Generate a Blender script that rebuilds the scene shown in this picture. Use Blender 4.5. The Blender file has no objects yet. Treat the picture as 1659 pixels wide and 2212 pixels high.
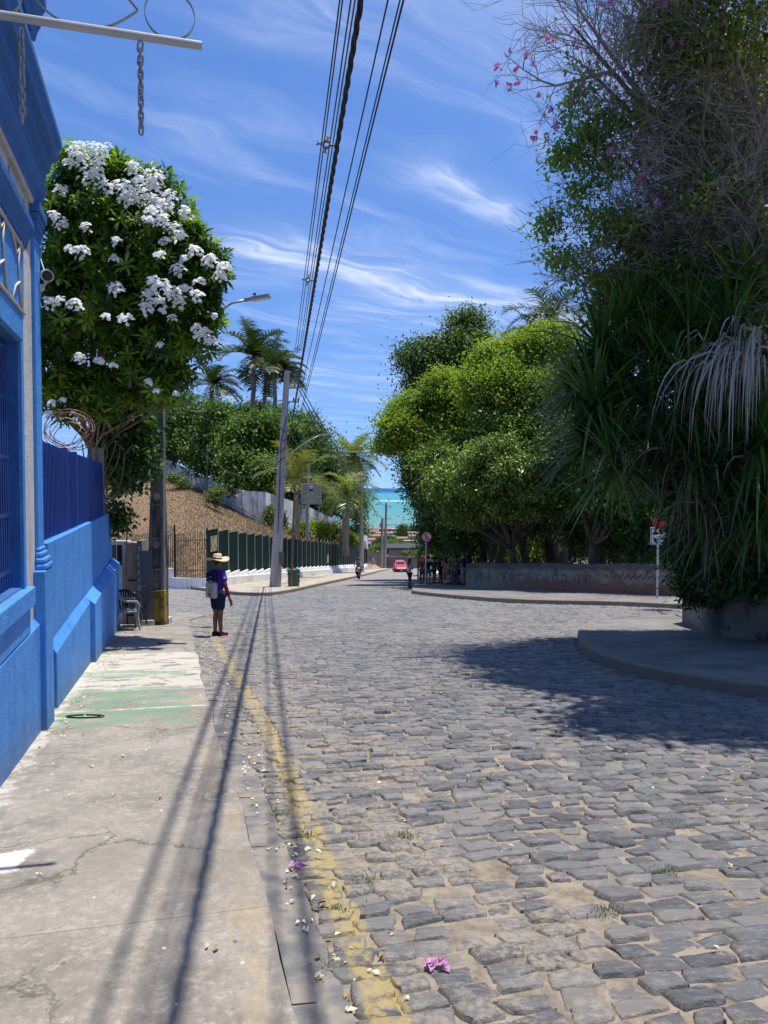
import bpy, math, random
import numpy as np
from mathutils import Vector, Matrix
# ---------------------------------------------------------------- camera, sky, sun
R = math.radians
FOC, CX, CY = 1660.0, 829.5, 1106.0
PITCH = math.atan(53 / 1660)
EYE = 1.6
scn = bpy.context.scene
col = scn.collection
cd = bpy.data.cameras.new('camera')
cam = bpy.data.objects.new('camera', cd)
col.objects.link(cam)
scn.camera = cam
cam.location = (0, 0, EYE)
cam.rotation_euler = (R(90) - PITCH, 0, 0)
cd.sensor_fit = 'VERTICAL'
cd.sensor_height = 24
cd.lens = 24 * FOC / 2212
cd.clip_start = 0.05
cd.clip_end = 60000
SUNV = Vector((0.17, 0.06, 1.0)).normalized()
sun_el = math.asin(SUNV.z)
sun_az = math.atan2(SUNV.x, SUNV.y)
sd = bpy.data.lights.new('sun', 'SUN')
sd.energy = 5.0
sd.angle = R(0.5)
sd.color = (1.0, 0.955, 0.88)
sun = bpy.data.objects.new('sun', sd)
col.objects.link(sun)
sun.location = (0, 0, 60)
sun.rotation_euler = (-SUNV).to_track_quat('-Z', 'Y').to_euler()
scn.view_settings.view_transform = 'Standard'
scn.view_settings.look = 'None'
scn.view_settings.gamma = 1
scn.view_settings.exposure = 0.28


class NT:
    """small helper to write node trees"""
    def __init__(s, tree):
        s.t = tree; s.n = tree.nodes; s.l = tree.links; s.n.clear()
    def new(s, typ, **kw):
        nd = s.n.new(typ)
        for k, v in kw.items():
            setattr(nd, k, v)
        return nd
    def put(s, sock, v):
        if v is None: return
        if hasattr(v, 'is_linked') or isinstance(v, bpy.types.NodeSocket):
            s.l.new(v, sock)
        elif isinstance(v, (int, float)):
            sock.default_value = v
        else:
            v = tuple(v)
            try:
                if len(v) == 3 and len(sock.default_value) == 4: v = v + (1,)
            except TypeError: pass
            sock.default_value = v
    def m(s, op, a, b=None, c=None, clamp=False):
        nd = s.new('ShaderNodeMath', operation=op, use_clamp=clamp)
        s.put(nd.inputs[0], a); s.put(nd.inputs[1], b)
        if c is not None: s.put(nd.inputs[2], c)
        return nd.outputs[0]
    def vm(s, op, a, b=None):
        nd = s.new('ShaderNodeVectorMath', operation=op)
        s.put(nd.inputs[0], a); s.put(nd.inputs[1], b)
        return nd.outputs[0]
    def mix(s, f, a, b, mode='MIX'):
        nd = s.new('ShaderNodeMix', data_type='RGBA', blend_type=mode)
        s.put(nd.inputs[0], f); s.put(nd.inputs[6], a); s.put(nd.inputs[7], b)
        return nd.outputs[2]
    def coord(s, which='Object'):
        return s.new('ShaderNodeTexCoord').outputs[which]
    def map(s, v, scale=(1, 1, 1), loc=(0, 0, 0), rot=(0, 0, 0)):
        nd = s.new('ShaderNodeMapping')
        s.put(nd.inputs[0], v); nd.inputs['Location'].default_value = loc
        nd.inputs['Rotation'].default_value = rot; nd.inputs['Scale'].default_value = scale
        return nd.outputs[0]
    def noise(s, v, scale=5, detail=4, rough=0.55, dist=0):
        nd = s.new('ShaderNodeTexNoise')
        s.put(nd.inputs['Vector'], v); nd.inputs['Scale'].default_value = scale
        nd.inputs['Detail'].default_value = detail; nd.inputs['Roughness'].default_value = rough
        nd.inputs['Distortion'].default_value = dist
        return nd.outputs[0]
    def vor(s, v, scale=5, feat='F1', out=0):
        nd = s.new('ShaderNodeTexVoronoi', feature=feat)
        s.put(nd.inputs['Vector'], v); nd.inputs['Scale'].default_value = scale
        return nd.outputs[out]
    def step(s, v, a, b):
        nd = s.new('ShaderNodeMapRange'); nd.interpolation_type = 'SMOOTHSTEP'
        s.put(nd.inputs[0], v); s.put(nd.inputs[1], a); s.put(nd.inputs[2], b)
        return nd.outputs[0]
    def sep(s, v):
        nd = s.new('ShaderNodeSeparateXYZ'); s.put(nd.inputs[0], v); return nd.outputs
    def comb(s, x, y, z):
        nd = s.new('ShaderNodeCombineXYZ')
        s.put(nd.inputs[0], x); s.put(nd.inputs[1], y); s.put(nd.inputs[2], z); return nd.outputs[0]
    def attr(s, name):
        return s.new('ShaderNodeAttribute', attribute_name=name).outputs['Fac']
    def bump(s, h, strength=0.4, dist=0.02):
        nd = s.new('ShaderNodeBump'); nd.inputs['Strength'].default_value = strength
        nd.inputs['Distance'].default_value = dist; s.put(nd.inputs['Height'], h); return nd.outputs[0]
    def bsdf(s, color, rough=0.8, normal=None, metal=0, spec=0.5, transl=0.0, tcol=None, alpha=None):
        p = s.new('ShaderNodeBsdfPrincipled')
        s.put(p.inputs['Base Color'], color); s.put(p.inputs['Roughness'], rough)
        s.put(p.inputs['Metallic'], metal); s.put(p.inputs['Specular IOR Level'], spec)
        if normal is not None: s.put(p.inputs['Normal'], normal)
        res = p.outputs[0]
        if transl:
            t = s.new('ShaderNodeBsdfTranslucent'); s.put(t.inputs[0], tcol if tcol is not None else color)
            mx = s.new('ShaderNodeMixShader'); mx.inputs[0].default_value = transl
            s.l.new(res, mx.inputs[1]); s.l.new(t.outputs[0], mx.inputs[2]); res = mx.outputs[0]
        o = s.new('ShaderNodeOutputMaterial'); s.l.new(res, o.inputs[0]); return p


world = bpy.data.worlds.new("World")
scn.world = world
world.use_nodes = True
w = NT(world.node_tree)
sky = w.new('ShaderNodeTexSky', sky_type='NISHITA', sun_disc=False)
sky.sun_elevation = sun_el; sky.sun_rotation = sun_az
sky.air_density = 1.0; sky.dust_density = 0.3; sky.ozone_density = 3.0; sky.altitude = 0
gv = w.coord('Generated')
w.put(sky.inputs['Vector'], w.vm('NORMALIZE', w.vm('ADD', w.vm('MULTIPLY', gv, (1, 1, 0.85)), (0, 0, 0.16)))) if 'Vector' in sky.inputs else None
x, y, z = w.sep(gv)
zz = w.m('MAXIMUM', z, 0.03)
pa = w.m('DIVIDE', x, zz); pb = w.m('DIVIDE', y, zz)
pv = w.comb(pa, pb, 0.0)
wob = w.m('MULTIPLY', w.m('SUBTRACT', w.noise(pv, 1.3, 3, 0.5), 0.5), 0.55)
al = w.m('ADD', w.m('MULTIPLY', pa, 0.73), w.m('MULTIPLY', pb, 0.68))
ac = w.m('ADD', w.m('ADD', w.m('MULTIPLY', pa, -0.68), w.m('MULTIPLY', pb, 0.73)), wob)
st = w.comb(w.m('MULTIPLY', al, 0.55), w.m('MULTIPLY', ac, 3.2), 0.3)
streak = w.step(w.noise(st, 1.6, 8, 0.62, 0.6), 0.42, 0.78)
def band(c, wd, a0, a1, k):
    d = w.m('DIVIDE', w.m('SUBTRACT', ac, c), wd)
    g = w.m('EXPONENT', w.m('MULTIPLY', w.m('MULTIPLY', d, d), -1.0))
    return w.m('MULTIPLY', w.m('MULTIPLY', g, w.m('MULTIPLY', w.step(al, a0, a0 + 0.5), w.m('SUBTRACT', 1.0, w.step(al, a1, a1 + 0.9)))), k)
bands = w.m('ADD', band(2.66, 0.22, 1.4, 3.8, 1.35), band(1.72, 0.13, 1.5, 2.6, 1.05))
bands = w.m('ADD', bands, w.m('ADD', band(3.25, 0.35, 2.4, 4.2, 0.9), band(1.25, 0.16, 0.3, 1.6, 0.6)))
bands = w.m('ADD', bands, w.m('ADD', band(5.4, 0.9, 3.5, 7.5, 0.35), band(0.85, 0.25, -0.2, 1.4, 0.55)))
cl = w.m('MULTIPLY', w.m('ADD', w.m('MULTIPLY', streak, 0.85), 0.12), bands)
wisp = w.m('MULTIPLY', w.step(w.noise(w.comb(w.m('MULTIPLY', al, 0.5), w.m('MULTIPLY', ac, 1.5), 4.0), 1.5, 7, 0.6, 0.8), 0.44, 0.85), 0.40)
cloud = w.m('ADD', cl, wisp, clamp=True)
hs = w.new('ShaderNodeHueSaturation'); hs.inputs['Saturation'].default_value = 1.22; hs.inputs['Value'].default_value = 1.24; hs.inputs['Hue'].default_value = 0.510
w.l.new(sky.outputs[0], hs.inputs['Color'])
skc = w.mix(w.m('MULTIPLY', cloud, 0.62), hs.outputs[0], (8.0, 8.3, 8.8))
bg = w.new('ShaderNodeBackground'); w.put(bg.inputs[0], skc); bg.inputs[1].default_value = 0.125
wo = w.new('ShaderNodeOutputWorld'); w.l.new(bg.outputs[0], wo.inputs[0])

# ---------------------------------------------------------------- frames
ANG = math.atan2(0.2738, 0.9618)          # the street runs 15.9 degrees to the left of the view
UX, UY = -0.2738, 0.9618
SL = 0.094                                # the hill falls 9.4 percent
OFF = {}
def gz(x, y):
    return -SL * y
def ray(px, py):
    a = (px - CX) / FOC; b = (CY - py) / FOC
    yy = b * math.sin(PITCH) + math.cos(PITCH); zz = b * math.cos(PITCH) - math.sin(PITCH)
    return a / yy, zz / yy
def P(px, py, Y):
    a, b = ray(px, py)
    return Vector((a * Y, Y, EYE + b * Y))
def S(s, w, h=0.0):                       # street frame to world, h above the ground
    xx = s * UX + w * UY; yy = s * UY - w * UX
    return Vector((xx, yy, gz(xx, yy) + h))
def sz(s, w):
    return gz(0, s * UY - w * UX)
def unit(v):
    return v / (np.linalg.norm(v, axis=-1, keepdims=True) + 1e-9)
def inpoly(X, Y, poly):
    c = np.zeros(len(X), bool); n = len(poly)
    for i in range(n):
        x1, y1 = poly[i]; x2, y2 = poly[(i + 1) % n]
        if y1 == y2: continue
        k = ((y1 > Y) != (y2 > Y)) & (X < (x2 - x1) * (Y - y1) / (y2 - y1) + x1)
        c ^= k
    return c

# ---------------------------------------------------------------- object helpers
def tag(o, label=None, cat=None, group=None, kind=None):
    if label: o['label'] = label
    if cat: o['category'] = cat
    if group: o['group'] = group
    if kind: o['kind'] = kind
    return o
def thing(name, label, cat, loc, group=None, frame=None, rz=0.0):
    """Empty at the base. frame None: parts are written in world axes; 'street': in (w, s, z); 'local': in its own axes."""
    o = bpy.data.objects.new(name, None); col.objects.link(o)
    o.empty_display_size = 0.2
    loc = Vector(loc); o.location = loc
    if frame == 'street':
        o.rotation_euler = (0, 0, ANG)
        OFF[o.name] = Vector((loc.x * UY - loc.y * UX, loc.x * UX + loc.y * UY, loc.z))
    elif frame == 'local':
        o.rotation_euler = (0, 0, rz); OFF[o.name] = Vector((0, 0, 0))
    else:
        OFF[o.name] = loc
    return tag(o, label, cat, group)
def link(me, name, m, parent):
    o = bpy.data.objects.new(name, me); col.objects.link(o)
    if m is not None:
        for q in (m if isinstance(m, (list, tuple)) else [m]): me.materials.append(q)
    if parent is not None:
        o.parent = parent; OFF[o.name] = OFF[parent.name]
    return o
def copytree(o, parent=None):
    c = o.copy(); col.objects.link(c)
    if parent is not None: c.parent = parent
    if o.name in OFF: OFF[c.name] = OFF[o.name]
    for ch in [q for q in bpy.data.objects if q.parent == o]: copytree(ch, c)
    return c
def quads(name, V, F, m, parent=None, rnd=None, smooth=False, base=None, mi=None):
    """V (n,3) F (k,4) numpy arrays; rnd per-face values"""
    V = np.asarray(V, dtype=np.float32).reshape(-1, 3); F = np.asarray(F, dtype=np.int32)
    off = None
    if parent is not None: off = OFF[parent.name]
    elif base is not None: off = Vector(base)
    if off is not None: V = V - np.array(off, dtype=np.float32)
    me = bpy.data.meshes.new(name); k = F.shape[1]
    me.vertices.add(len(V)); me.vertices.foreach_set('co', V.ravel())
    me.loops.add(F.size); me.loops.foreach_set('vertex_index', F.ravel())
    me.polygons.add(len(F)); me.polygons.foreach_set('loop_start', np.arange(0, F.size, k, dtype=np.int32))
    if smooth: me.polygons.foreach_set('use_smooth', np.ones(len(F), bool))
    if mi is not None: me.polygons.foreach_set('material_index', np.asarray(mi, dtype=np.int32))
    if rnd is not None:
        a = me.attributes.new('rnd', 'FLOAT', 'FACE'); a.data.foreach_set('value', np.asarray(rnd, dtype=np.float32))
    me.update(calc_edges=True)
    o = link(me, name, m, parent)
    if parent is None and off is not None:
        o.location = off
    if o.name not in OFF: OFF[o.name] = off if off is not None else Vector((0, 0, 0))
    return o
class MB:
    def __init__(s): s.v = []; s.f = []; s.mi = []; s.cur = 0
    def add(s, vs, fs):
        k = len(s.v); s.v += [tuple(q) for q in vs]; s.f += [tuple(i + k for i in f) for f in fs]; s.mi += [s.cur] * len(fs)
    def box(s, x0, x1, y0, y1, z0, z1, M=None):
        vs = [Vector((x, y, z)) for z in (z0, z1) for y in (y0, y1) for x in (x0, x1)]
        if M is not None: vs = [M @ q for q in vs]
        s.add(vs, [(0, 2, 3, 1), (4, 5, 7, 6), (0, 1, 5, 4), (2, 6, 7, 3), (0, 4, 6, 2), (1, 3, 7, 5)])
    def slab(s, x0, x1, y0, y1, zt, th, zf):      # box whose top follows zf(x,y)+zt
        vs = [(x, y, zf(x, y) + z) for z in (zt - th, zt) for y in (y0, y1) for x in (x0, x1)]
        s.add(vs, [(0, 2, 3, 1), (4, 5, 7, 6), (0, 1, 5, 4), (2, 6, 7, 3), (0, 4, 6, 2), (1, 3, 7, 5)])
    def tube(s, pts, r, n=8, cap=True):
        pts = [Vector(p) for p in pts]; k = len(pts)
        if not isinstance(r, (list, tuple)): r = [r] * k
        t0 = (pts[1] - pts[0]).normalized()
        up = Vector((0, 0, 1)) if abs(t0.z) < 0.9 else Vector((1, 0, 0))
        a = t0.cross(up).normalized(); vs = []
        for i in range(k):
            t = (pts[min(i + 1, k - 1)] - pts[max(i - 1, 0)]).normalized()
            a = (a - t * a.dot(t)).normalized(); b = t.cross(a)
            for j in range(n):
                q = 2 * math.pi * j / n
                vs.append(pts[i] + (a * math.cos(q) + b * math.sin(q)) * r[i])
        fs = [(i * n + j, i * n + (j + 1) % n, (i + 1) * n + (j + 1) % n, (i + 1) * n + j) for i in range(k - 1) for j in range(n)]
        if cap: fs += [tuple(range(n - 1, -1, -1)), tuple((k - 1) * n + j for j in range(n))]
        s.add(vs, fs)
    def lathe(s, prof, c=(0, 0, 0), n=24, sx=1, sy=1, M=None, fn=None):
        vs = []
        for (rr, zz_) in prof:
            for j in range(n):
                q = 2 * math.pi * j / n
                p = Vector((c[0] + rr * math.cos(q) * sx, c[1] + rr * math.sin(q) * sy, c[2] + zz_))
                if fn: p = fn(p, q, rr)
                if M is not None: p = M @ p
                vs.append(p)
        k = len(prof)
        fs = [(i * n + j, i * n + (j + 1) % n, (i + 1) * n + (j + 1) % n, (i + 1) * n + j) for i in range(k - 1) for j in range(n)]
        s.add(vs, fs)
    def ball(s, c, rx, ry, rz, n=12, k=8):
        s.lathe([(math.sin(math.pi * i / k) * 1.0 + 1e-4, -math.cos(math.pi * i / k) * rz) for i in range(k + 1)], c, n, rx, ry)
    def ring(s, c, r, w_, t, ax, ay, n=32, a0=0, a1=2 * math.pi):
        """flat band bent on a circle in plane ax, ay; width w_ across, thickness t"""
        ax = Vector(ax); ay = Vector(ay); az = ax.cross(ay).normalized(); c = Vector(c)
        vs = []
        for i in range(n + 1):
            q = a0 + (a1 - a0) * i / n
            d = ax * math.cos(q) + ay * math.sin(q)
            for (dr, dz) in ((0, -w_ / 2), (t, -w_ / 2), (t, w_ / 2), (0, w_ / 2)):
                vs.append(c + d * (r + dr) + az * dz)
        fs = [(4 * i + j, 4 * i + (j + 1) % 4, 4 * i + 4 + (j + 1) % 4, 4 * i + 4 + j) for i in range(n) for j in range(4)]
        fs += [(0, 1, 2, 3), (4 * n + 3, 4 * n + 2, 4 * n + 1, 4 * n)]
        s.add(vs, fs)
    def prism(s, poly, z0, z1, M=None):           # poly in xy, extruded in z
        n = len(poly); vs = [Vector((p[0], p[1], z0)) for p in poly] + [Vector((p[0], p[1], z1)) for p in poly]
        if M is not None: vs = [M @ q for q in vs]
        s.add(vs, [tuple(range(n - 1, -1, -1)), tuple(range(n, 2 * n))] + [(i, (i + 1) % n, n + (i + 1) % n, n + i) for i in range(n)])
    def build(s, name, m, parent=None, smooth=False, base=None, bevel=0, label=None):
        off = OFF[parent.name] if parent is not None else (Vector(base) if base is not None else Vector((0, 0, 0)))
        me = bpy.data.meshes.new(name)
        me.from_pydata([(v[0] - off.x, v[1] - off.y, v[2] - off.z) for v in s.v], [], s.f)
        if smooth: me.polygons.foreach_set('use_smooth', [True] * len(me.polygons))
        me.update()
        o = link(me, name, m, parent)
        if any(s.mi): me.polygons.foreach_set('material_index', s.mi)
        if parent is None: o.location = off; OFF[o.name] = off
        if bevel:
            b = o.modifiers.new('bevel', 'BEVEL'); b.width = bevel; b.segments = 2; b.limit_method = 'ANGLE'
        if label: o['label'] = label
        return o
def text(name, body, size, m, parent, M, ext=0.004, align='CENTER'):
    """letters as a mesh; M places the text plane in the parent's frame axes"""
    cu = bpy.data.curves.new(name, 'FONT'); cu.body = body; cu.size = size; cu.extrude = ext; cu.align_x = align
    cu.resolution_u = 2
    to = bpy.data.objects.new('tmp', cu); col.objects.link(to)
    bpy.context.view_layer.update()
    me = bpy.data.meshes.new_from_object(to.evaluated_get(bpy.context.evaluated_depsgraph_get()))
    bpy.data.objects.remove(to); me.name = name
    me.transform(Matrix.Translation(-OFF[parent.name]) @ M)
    me.materials.clear()
    return link(me, name, m, parent)

# ---------------------------------------------------------------- materials
def mat(name, c, rough=0.8, c2=None, scale=6, lo=0.35, hi=0.7, bump=0.0, bscale=60, metal=0, spec=0.4, detail=5, stretch=(1, 1, 1), transl=0, bdist=0.01, emit=None):
    mm = bpy.data.materials.new(name); mm.use_nodes = True; t = NT(mm.node_tree)
    v = t.map(t.coord(), stretch)
    if c2 is None: c2 = tuple(q * 0.8 for q in c)
    cc = t.mix(t.step(t.noise(v, scale, detail, 0.6), lo, hi), c, c2)
    nr = t.bump(t.noise(v, bscale, 5, 0.6), bump, bdist) if bump else None
    p = t.bsdf(cc, rough, nr, metal, spec, transl)
    if emit:
        p.inputs['Emission Color'].default_value = tuple(emit[:3]) + (1,); p.inputs['Emission Strength'].default_value = emit[3]
    return mm
def leafmat(name, cols, rough=0.45, transl=0.3, spec=0.5, tint=(1.3, 1.45, 0.6)):
    mm = bpy.data.materials.new(name); mm.use_nodes = True; t = NT(mm.node_tree)
    r = t.attr('rnd'); cr = t.new('ShaderNodeValToRGB')
    e = cr.color_ramp.elements
    e[0].position = 0; e[0].color = tuple(cols[0]) + (1,); e[1].position = 1; e[1].color = tuple(cols[-1]) + (1,)
    for i in range(1, len(cols) - 1):
        q = e.new(i / (len(cols) - 1)); q.color = tuple(cols[i]) + (1,)
    t.put(cr.inputs[0], r)
    tc = t.mix(1.0, cr.outputs[0], tint, 'MULTIPLY')
    t.bsdf(cr.outputs[0], rough, None, 0, spec, transl, tc)
    return mm
# ================================================================ THE SETTING
rng = np.random.default_rng(7)
random.seed(5)
ISLAND = [(7.2, 5.4), (5.2, 7.4), (4.37, 8.66), (3.72, 9.6), (3.38, 10.6), (3.28, 11.8), (3.4, 13.1), (3.7, 14.6), (4.2, 16.4), (5.0, 18.2), (6.3, 19.6), (8.5, 20.3), (40, 20.4), (40, 5.0)]
FARPAV = [(1.28, 35.6), (1.6, 34.2), (2.3, 32.3), (3.3, 30.0), (4.5, 27.9), (6.0, 26.9), (7.6, 26.4), (8.7, 25.4), (9.6, 24.3), (11.5, 23.6), (40, 23.2), (40, 33), (9.5, 37), (4.6, 45), (6.5, 80), (8.6, 130), (6.8, 130), (4.6, 96), (3.2, 70), (2.1, 50), (1.4, 38)]
LEFTPAV = [(-30, 66.5), (-21, 56.5), (-12.7, 45.0), (-9.6, 39.5), (-7.8, 36.2), (-6.6, 34.0), (-5.7, 33.1), (-5.0, 33.4), (-4.6, 35.2), (-4.3, 38.5), (-3.6, 50), (-2.6, 64), (-1.6, 80), (-.3, 105), (1.0, 127), (0.2, 131), (-6, 131), (-3.0, 118), (-8.8, 46), (-9.2, 42), (-10.2, 42.5), (-14.5, 50), (-32, 70)]
LW, LW2 = 0.43, 0.62     # street edge of the near left pavement

def earth(name):
    mm = bpy.data.materials.new(name); mm.use_nodes = True; t = NT(mm.node_tree); v = t.coord()
    a = t.mix(t.step(t.noise(v, 0.25, 6, 0.6), 0.4, 0.6), (0.10, 0.075, 0.045), (0.05, 0.075, 0.02))
    a = t.mix(t.step(t.noise(v, 3, 5, 0.7), 0.4, 0.7), a, (0.16, 0.12, 0.07))
    t.bsdf(a, 0.95, t.bump(t.noise(v, 8, 5), 0.6, 0.1)); return mm
# ---- the ground: one sheet from the hill top down to the sea bed
def ground_h(x, y):
    h = -SL * np.clip(y, -60, 132)
    d = np.clip(y - 132, 0, None)
    h = h - 37.6 * (1 - np.exp(-d / 95.0)) * 1.0
    h = h + np.where(y > 880, -6.0 * np.clip((y - 880) / 200, 0, 1), 0)
    return h
ys = np.concatenate([np.linspace(-60, 140, 41), np.linspace(150, 900, 50), np.geomspace(930, 1500, 8), [40000]])
xs = np.concatenate([-np.geomspace(30000, 60, 18), np.linspace(-50, 50, 21), np.geomspace(60, 30000, 18)])
GX, GY = np.meshgrid(xs, ys)
V = np.stack([GX, GY, ground_h(GX, GY) - 0.05], -1).reshape(-1, 3)
nx = len(xs); idx = np.arange((len(ys) - 1) * nx).reshape(len(ys) - 1, nx)[:, :-1].ravel()
F = np.stack([idx, idx + 1, idx + nx + 1, idx + nx], 1)
tag(quads('ground', V, F, earth('earth'), smooth=True), 'sloping earth falling away towards the sea', kind='structure')

# ---- the sea
mm = bpy.data.materials.new('sea'); mm.use_nodes = True; t = NT(mm.node_tree); v = t.coord()
x, y, z = t.sep(v)
n1 = t.noise(t.map(v, (0.0006, 0.004, 1)), 1.0, 4, 0.6)
yy = t.m('ADD', y, t.m('MULTIPLY', t.m('SUBTRACT', n1, 0.5), 900))
c = t.mix(t.step(yy, 800, 1700), (0.12, 0.25, 0.225), (0.07, 0.24, 0.245))
c = t.mix(t.step(yy, 1700, 3600), c, (0.055, 0.25, 0.28))
c = t.mix(t.step(yy, 5200, 9500), c, (0.012, 0.085, 0.24))
c = t.mix(t.m('MULTIPLY', t.step(t.noise(t.map(v, (0.0012, 0.006, 1)), 1.0, 5, 0.6), 0.5, 0.7), 0.35), c, (0.02, 0.20, 0.28))
foamy = t.m('MULTIPLY', t.step(y, 2680, 2740), t.m('SUBTRACT', 1.0, t.step(y, 2990, 3080)))
foam = t.m('MULTIPLY', t.step(t.noise(t.map(v, (0.004, 0.014, 1)), 1.0, 5, 0.6), 0.46, 0.56), foamy)
foam = t.m('MULTIPLY', foam, t.step(x, -60, 40))
c = t.mix(foam, c, (0.85, 0.88, 0.88))
t.bsdf(c, 0.55, t.bump(t.noise(t.map(v, (0.05, 0.2, 1)), 1.0, 3), 0.2, 1.0), spec=0.12)
V = [(-40000, 840, -48.4), (40000, 840, -48.4), (40000, 45000, -48.4), (-40000, 45000, -48.4)]
tag(quads('sea', V, [(0, 1, 2, 3)], mm), 'turquoise sea with a white line of surf on the reef', kind='structure')

# ---- cobbled road: bedding sheet
mm = bpy.data.materials.new('road_bedding'); mm.use_nodes = True; t = NT(mm.node_tree); v = t.coord()
x, y, z = t.sep(v)
sand = t.mix(t.step(t.noise(v, 9, 8, 0.7), 0.35, 0.7), (0.33, 0.28, 0.215), (0.17, 0.14, 0.11))
sand = t.mix(t.step(t.noise(v, 2.2, 6, 0.65), 0.55, 0.72), sand, (0.16, 0.13, 0.08))
sand = t.mix(t.m('MULTIPLY', t.step(t.noise(v, 1.1, 6, 0.7), 0.62, 0.7), 0.7), sand, (0.09, 0.12, 0.035))
sand = t.mix(t.m('MULTIPLY', t.step(t.vor(v, 90), 0.25, 0.1), .6), sand, (0.45, 0.39, 0.31))
br = t.new('ShaderNodeTexBrick'); t.put(br.inputs['Vector'], t.map(v, (1, 1, 1), rot=(0, 0, -0.28)))
br.inputs['Scale'].default_value = 1; br.inputs['Brick Width'].default_value = 0.24; br.inputs['Row Height'].default_value = 0.13
br.inputs['Mortar Size'].default_value = 0.012; br.inputs['Color1'].default_value = (0.15, 0.15, 0.16, 1); br.inputs['Color2'].default_value = (0.24, 0.235, 0.23, 1)
br.inputs['Mortar'].default_value = (0.40, 0.34, 0.27, 1)
ws_ = t.m('ADD', t.m('MULTIPLY', x, UY), t.m('MULTIPLY', y, -UX))
yl_ = t.m('ABSOLUTE', t.m('SUBTRACT', t.m('ADD', ws_, t.m('MULTIPLY', t.m('SUBTRACT', t.noise(v, 7, 4), 0.5), 0.10)), t.m('ADD', 0.72, t.m('MULTIPLY', t.step(y, 1.5, 8), 0.19))))
ym_ = t.m('MULTIPLY', t.m('MULTIPLY', t.m('SUBTRACT', 1.0, t.step(yl_, 0.05, 0.08)), t.step(t.noise(v, 9, 8, 0.75), 0.44, 0.56)), t.m('SUBTRACT', 1.0, t.step(y, 14.5, 16.5)))
sand = t.mix(t.m('MULTIPLY', ym_, .7), sand, (0.42, 0.32, 0.13))
far = t.mix(t.step(t.noise(v, 0.5, 6, 0.65), 0.45, 0.72), br.outputs[0], (0.29, 0.265, 0.235))
c = t.mix(t.step(y, 43, 46), sand, far)
t.bsdf(c, 0.9, t.bump(t.m('ADD', t.noise(v, 30, 6, 0.7), t.m('MULTIPLY', t.noise(v, 160, 3), 0.5)), 0.7, 0.02), spec=0.2)
xs = np.linspace(-40, 45, 35); ys = np.linspace(-8, 150, 60)
GX, GY = np.meshgrid(xs, ys)
V = np.stack([GX, GY, np.where(GY < 140, -SL * GY, -SL * 140 - (GY - 140) * 0.2)], -1).reshape(-1, 3)
nx = len(xs); idx = np.arange((len(ys) - 1) * nx).reshape(len(ys) - 1, nx)[:, :-1].ravel()
tag(quads('road', V, np.stack([idx, idx + 1, idx + nx + 1, idx + nx], 1), mm), 'sandy bedding of the cobbled street', kind='structure')

# ---- the cobblestones themselves
mm = bpy.data.materials.new('slate_cobble'); mm.use_nodes = True; t = NT(mm.node_tree); v = t.coord()
x, y, z = t.sep(v)
r = t.attr('rnd')
base = t.mix(r, (0.078, 0.078, 0.081), (0.205, 0.198, 0.186))
base = t.mix(t.step(r, 0.80, 0.90), base, (0.20, 0.18, 0.155))
base = t.mix(t.m('MULTIPLY', t.step(r, 0.975, 0.985), 0.4), base, (0.19, 0.14, 0.13))
fn = t.noise(t.map(v, (14, 46, 20), rot=(0, 0, -0.28)), 1.0, 6, 0.65)
base = t.mix(t.m('MULTIPLY', t.step(fn, 0.45, 0.72), 0.55), base, (0.30, 0.30, 0.31))
# dried mortar and dust smeared over the stones, most beside the left gutter
ws = t.m('ADD', t.m('MULTIPLY', x, UY), t.m('MULTIPLY', y, -UX))
near = t.m('SUBTRACT', 1.0, t.step(ws, 0.9, 2.6))
dn = t.noise(v, 1.7, 8, 0.68)
dm = t.step(t.m('ADD', dn, t.m('MULTIPLY', near, 0.15)), 0.56, 0.66)
fine = t.step(t.noise(v, 26, 6, 0.7), 0.38, 0.62)
base = t.mix(t.m('MULTIPLY', t.m('MULTIPLY', dm, fine), 0.8), base, (0.37, 0.31, 0.235))
# worn yellow edge line
yl = t.m('ABSOLUTE', t.m('SUBTRACT', t.m('ADD', ws, t.m('MULTIPLY', t.m('SUBTRACT', t.noise(v, 7, 4), 0.5), 0.10)), t.m('ADD', 0.72, t.m('MULTIPLY', t.step(y, 1.5, 8), 0.19))))
ym = t.m('MULTIPLY', t.m('SUBTRACT', 1.0, t.step(yl, 0.055, 0.085)), t.step(t.noise(v, 9, 8, 0.75), 0.41, 0.54))
ym = t.m('MULTIPLY', ym, t.m('SUBTRACT', 1.0, t.step(y, 14.5, 16.5)))
base = t.mix(t.m('MULTIPLY', ym, 0.8), base, (0.44, 0.33, 0.12))
worn = t.m('MULTIPLY', t.step(y, 7, 20), t.step(t.noise(t.map(v, (1, .5, 1)), 0.8, 7, 0.7), .35, .65))  # glare on the middle of the road painted as paler, polished-looking patches
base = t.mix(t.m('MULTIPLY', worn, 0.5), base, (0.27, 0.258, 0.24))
hh = t.m('ADD', t.m('MULTIPLY', fn, 1.3), t.m('MULTIPLY', t.noise(v, 90, 5, 0.7), 0.4))
t.bsdf(base, t.m('SUBTRACT', 0.70, t.m('MULTIPLY', fn, 0.2)), t.bump(hh, 1.0, 0.015), spec=0.5)
cobble = mm
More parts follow.
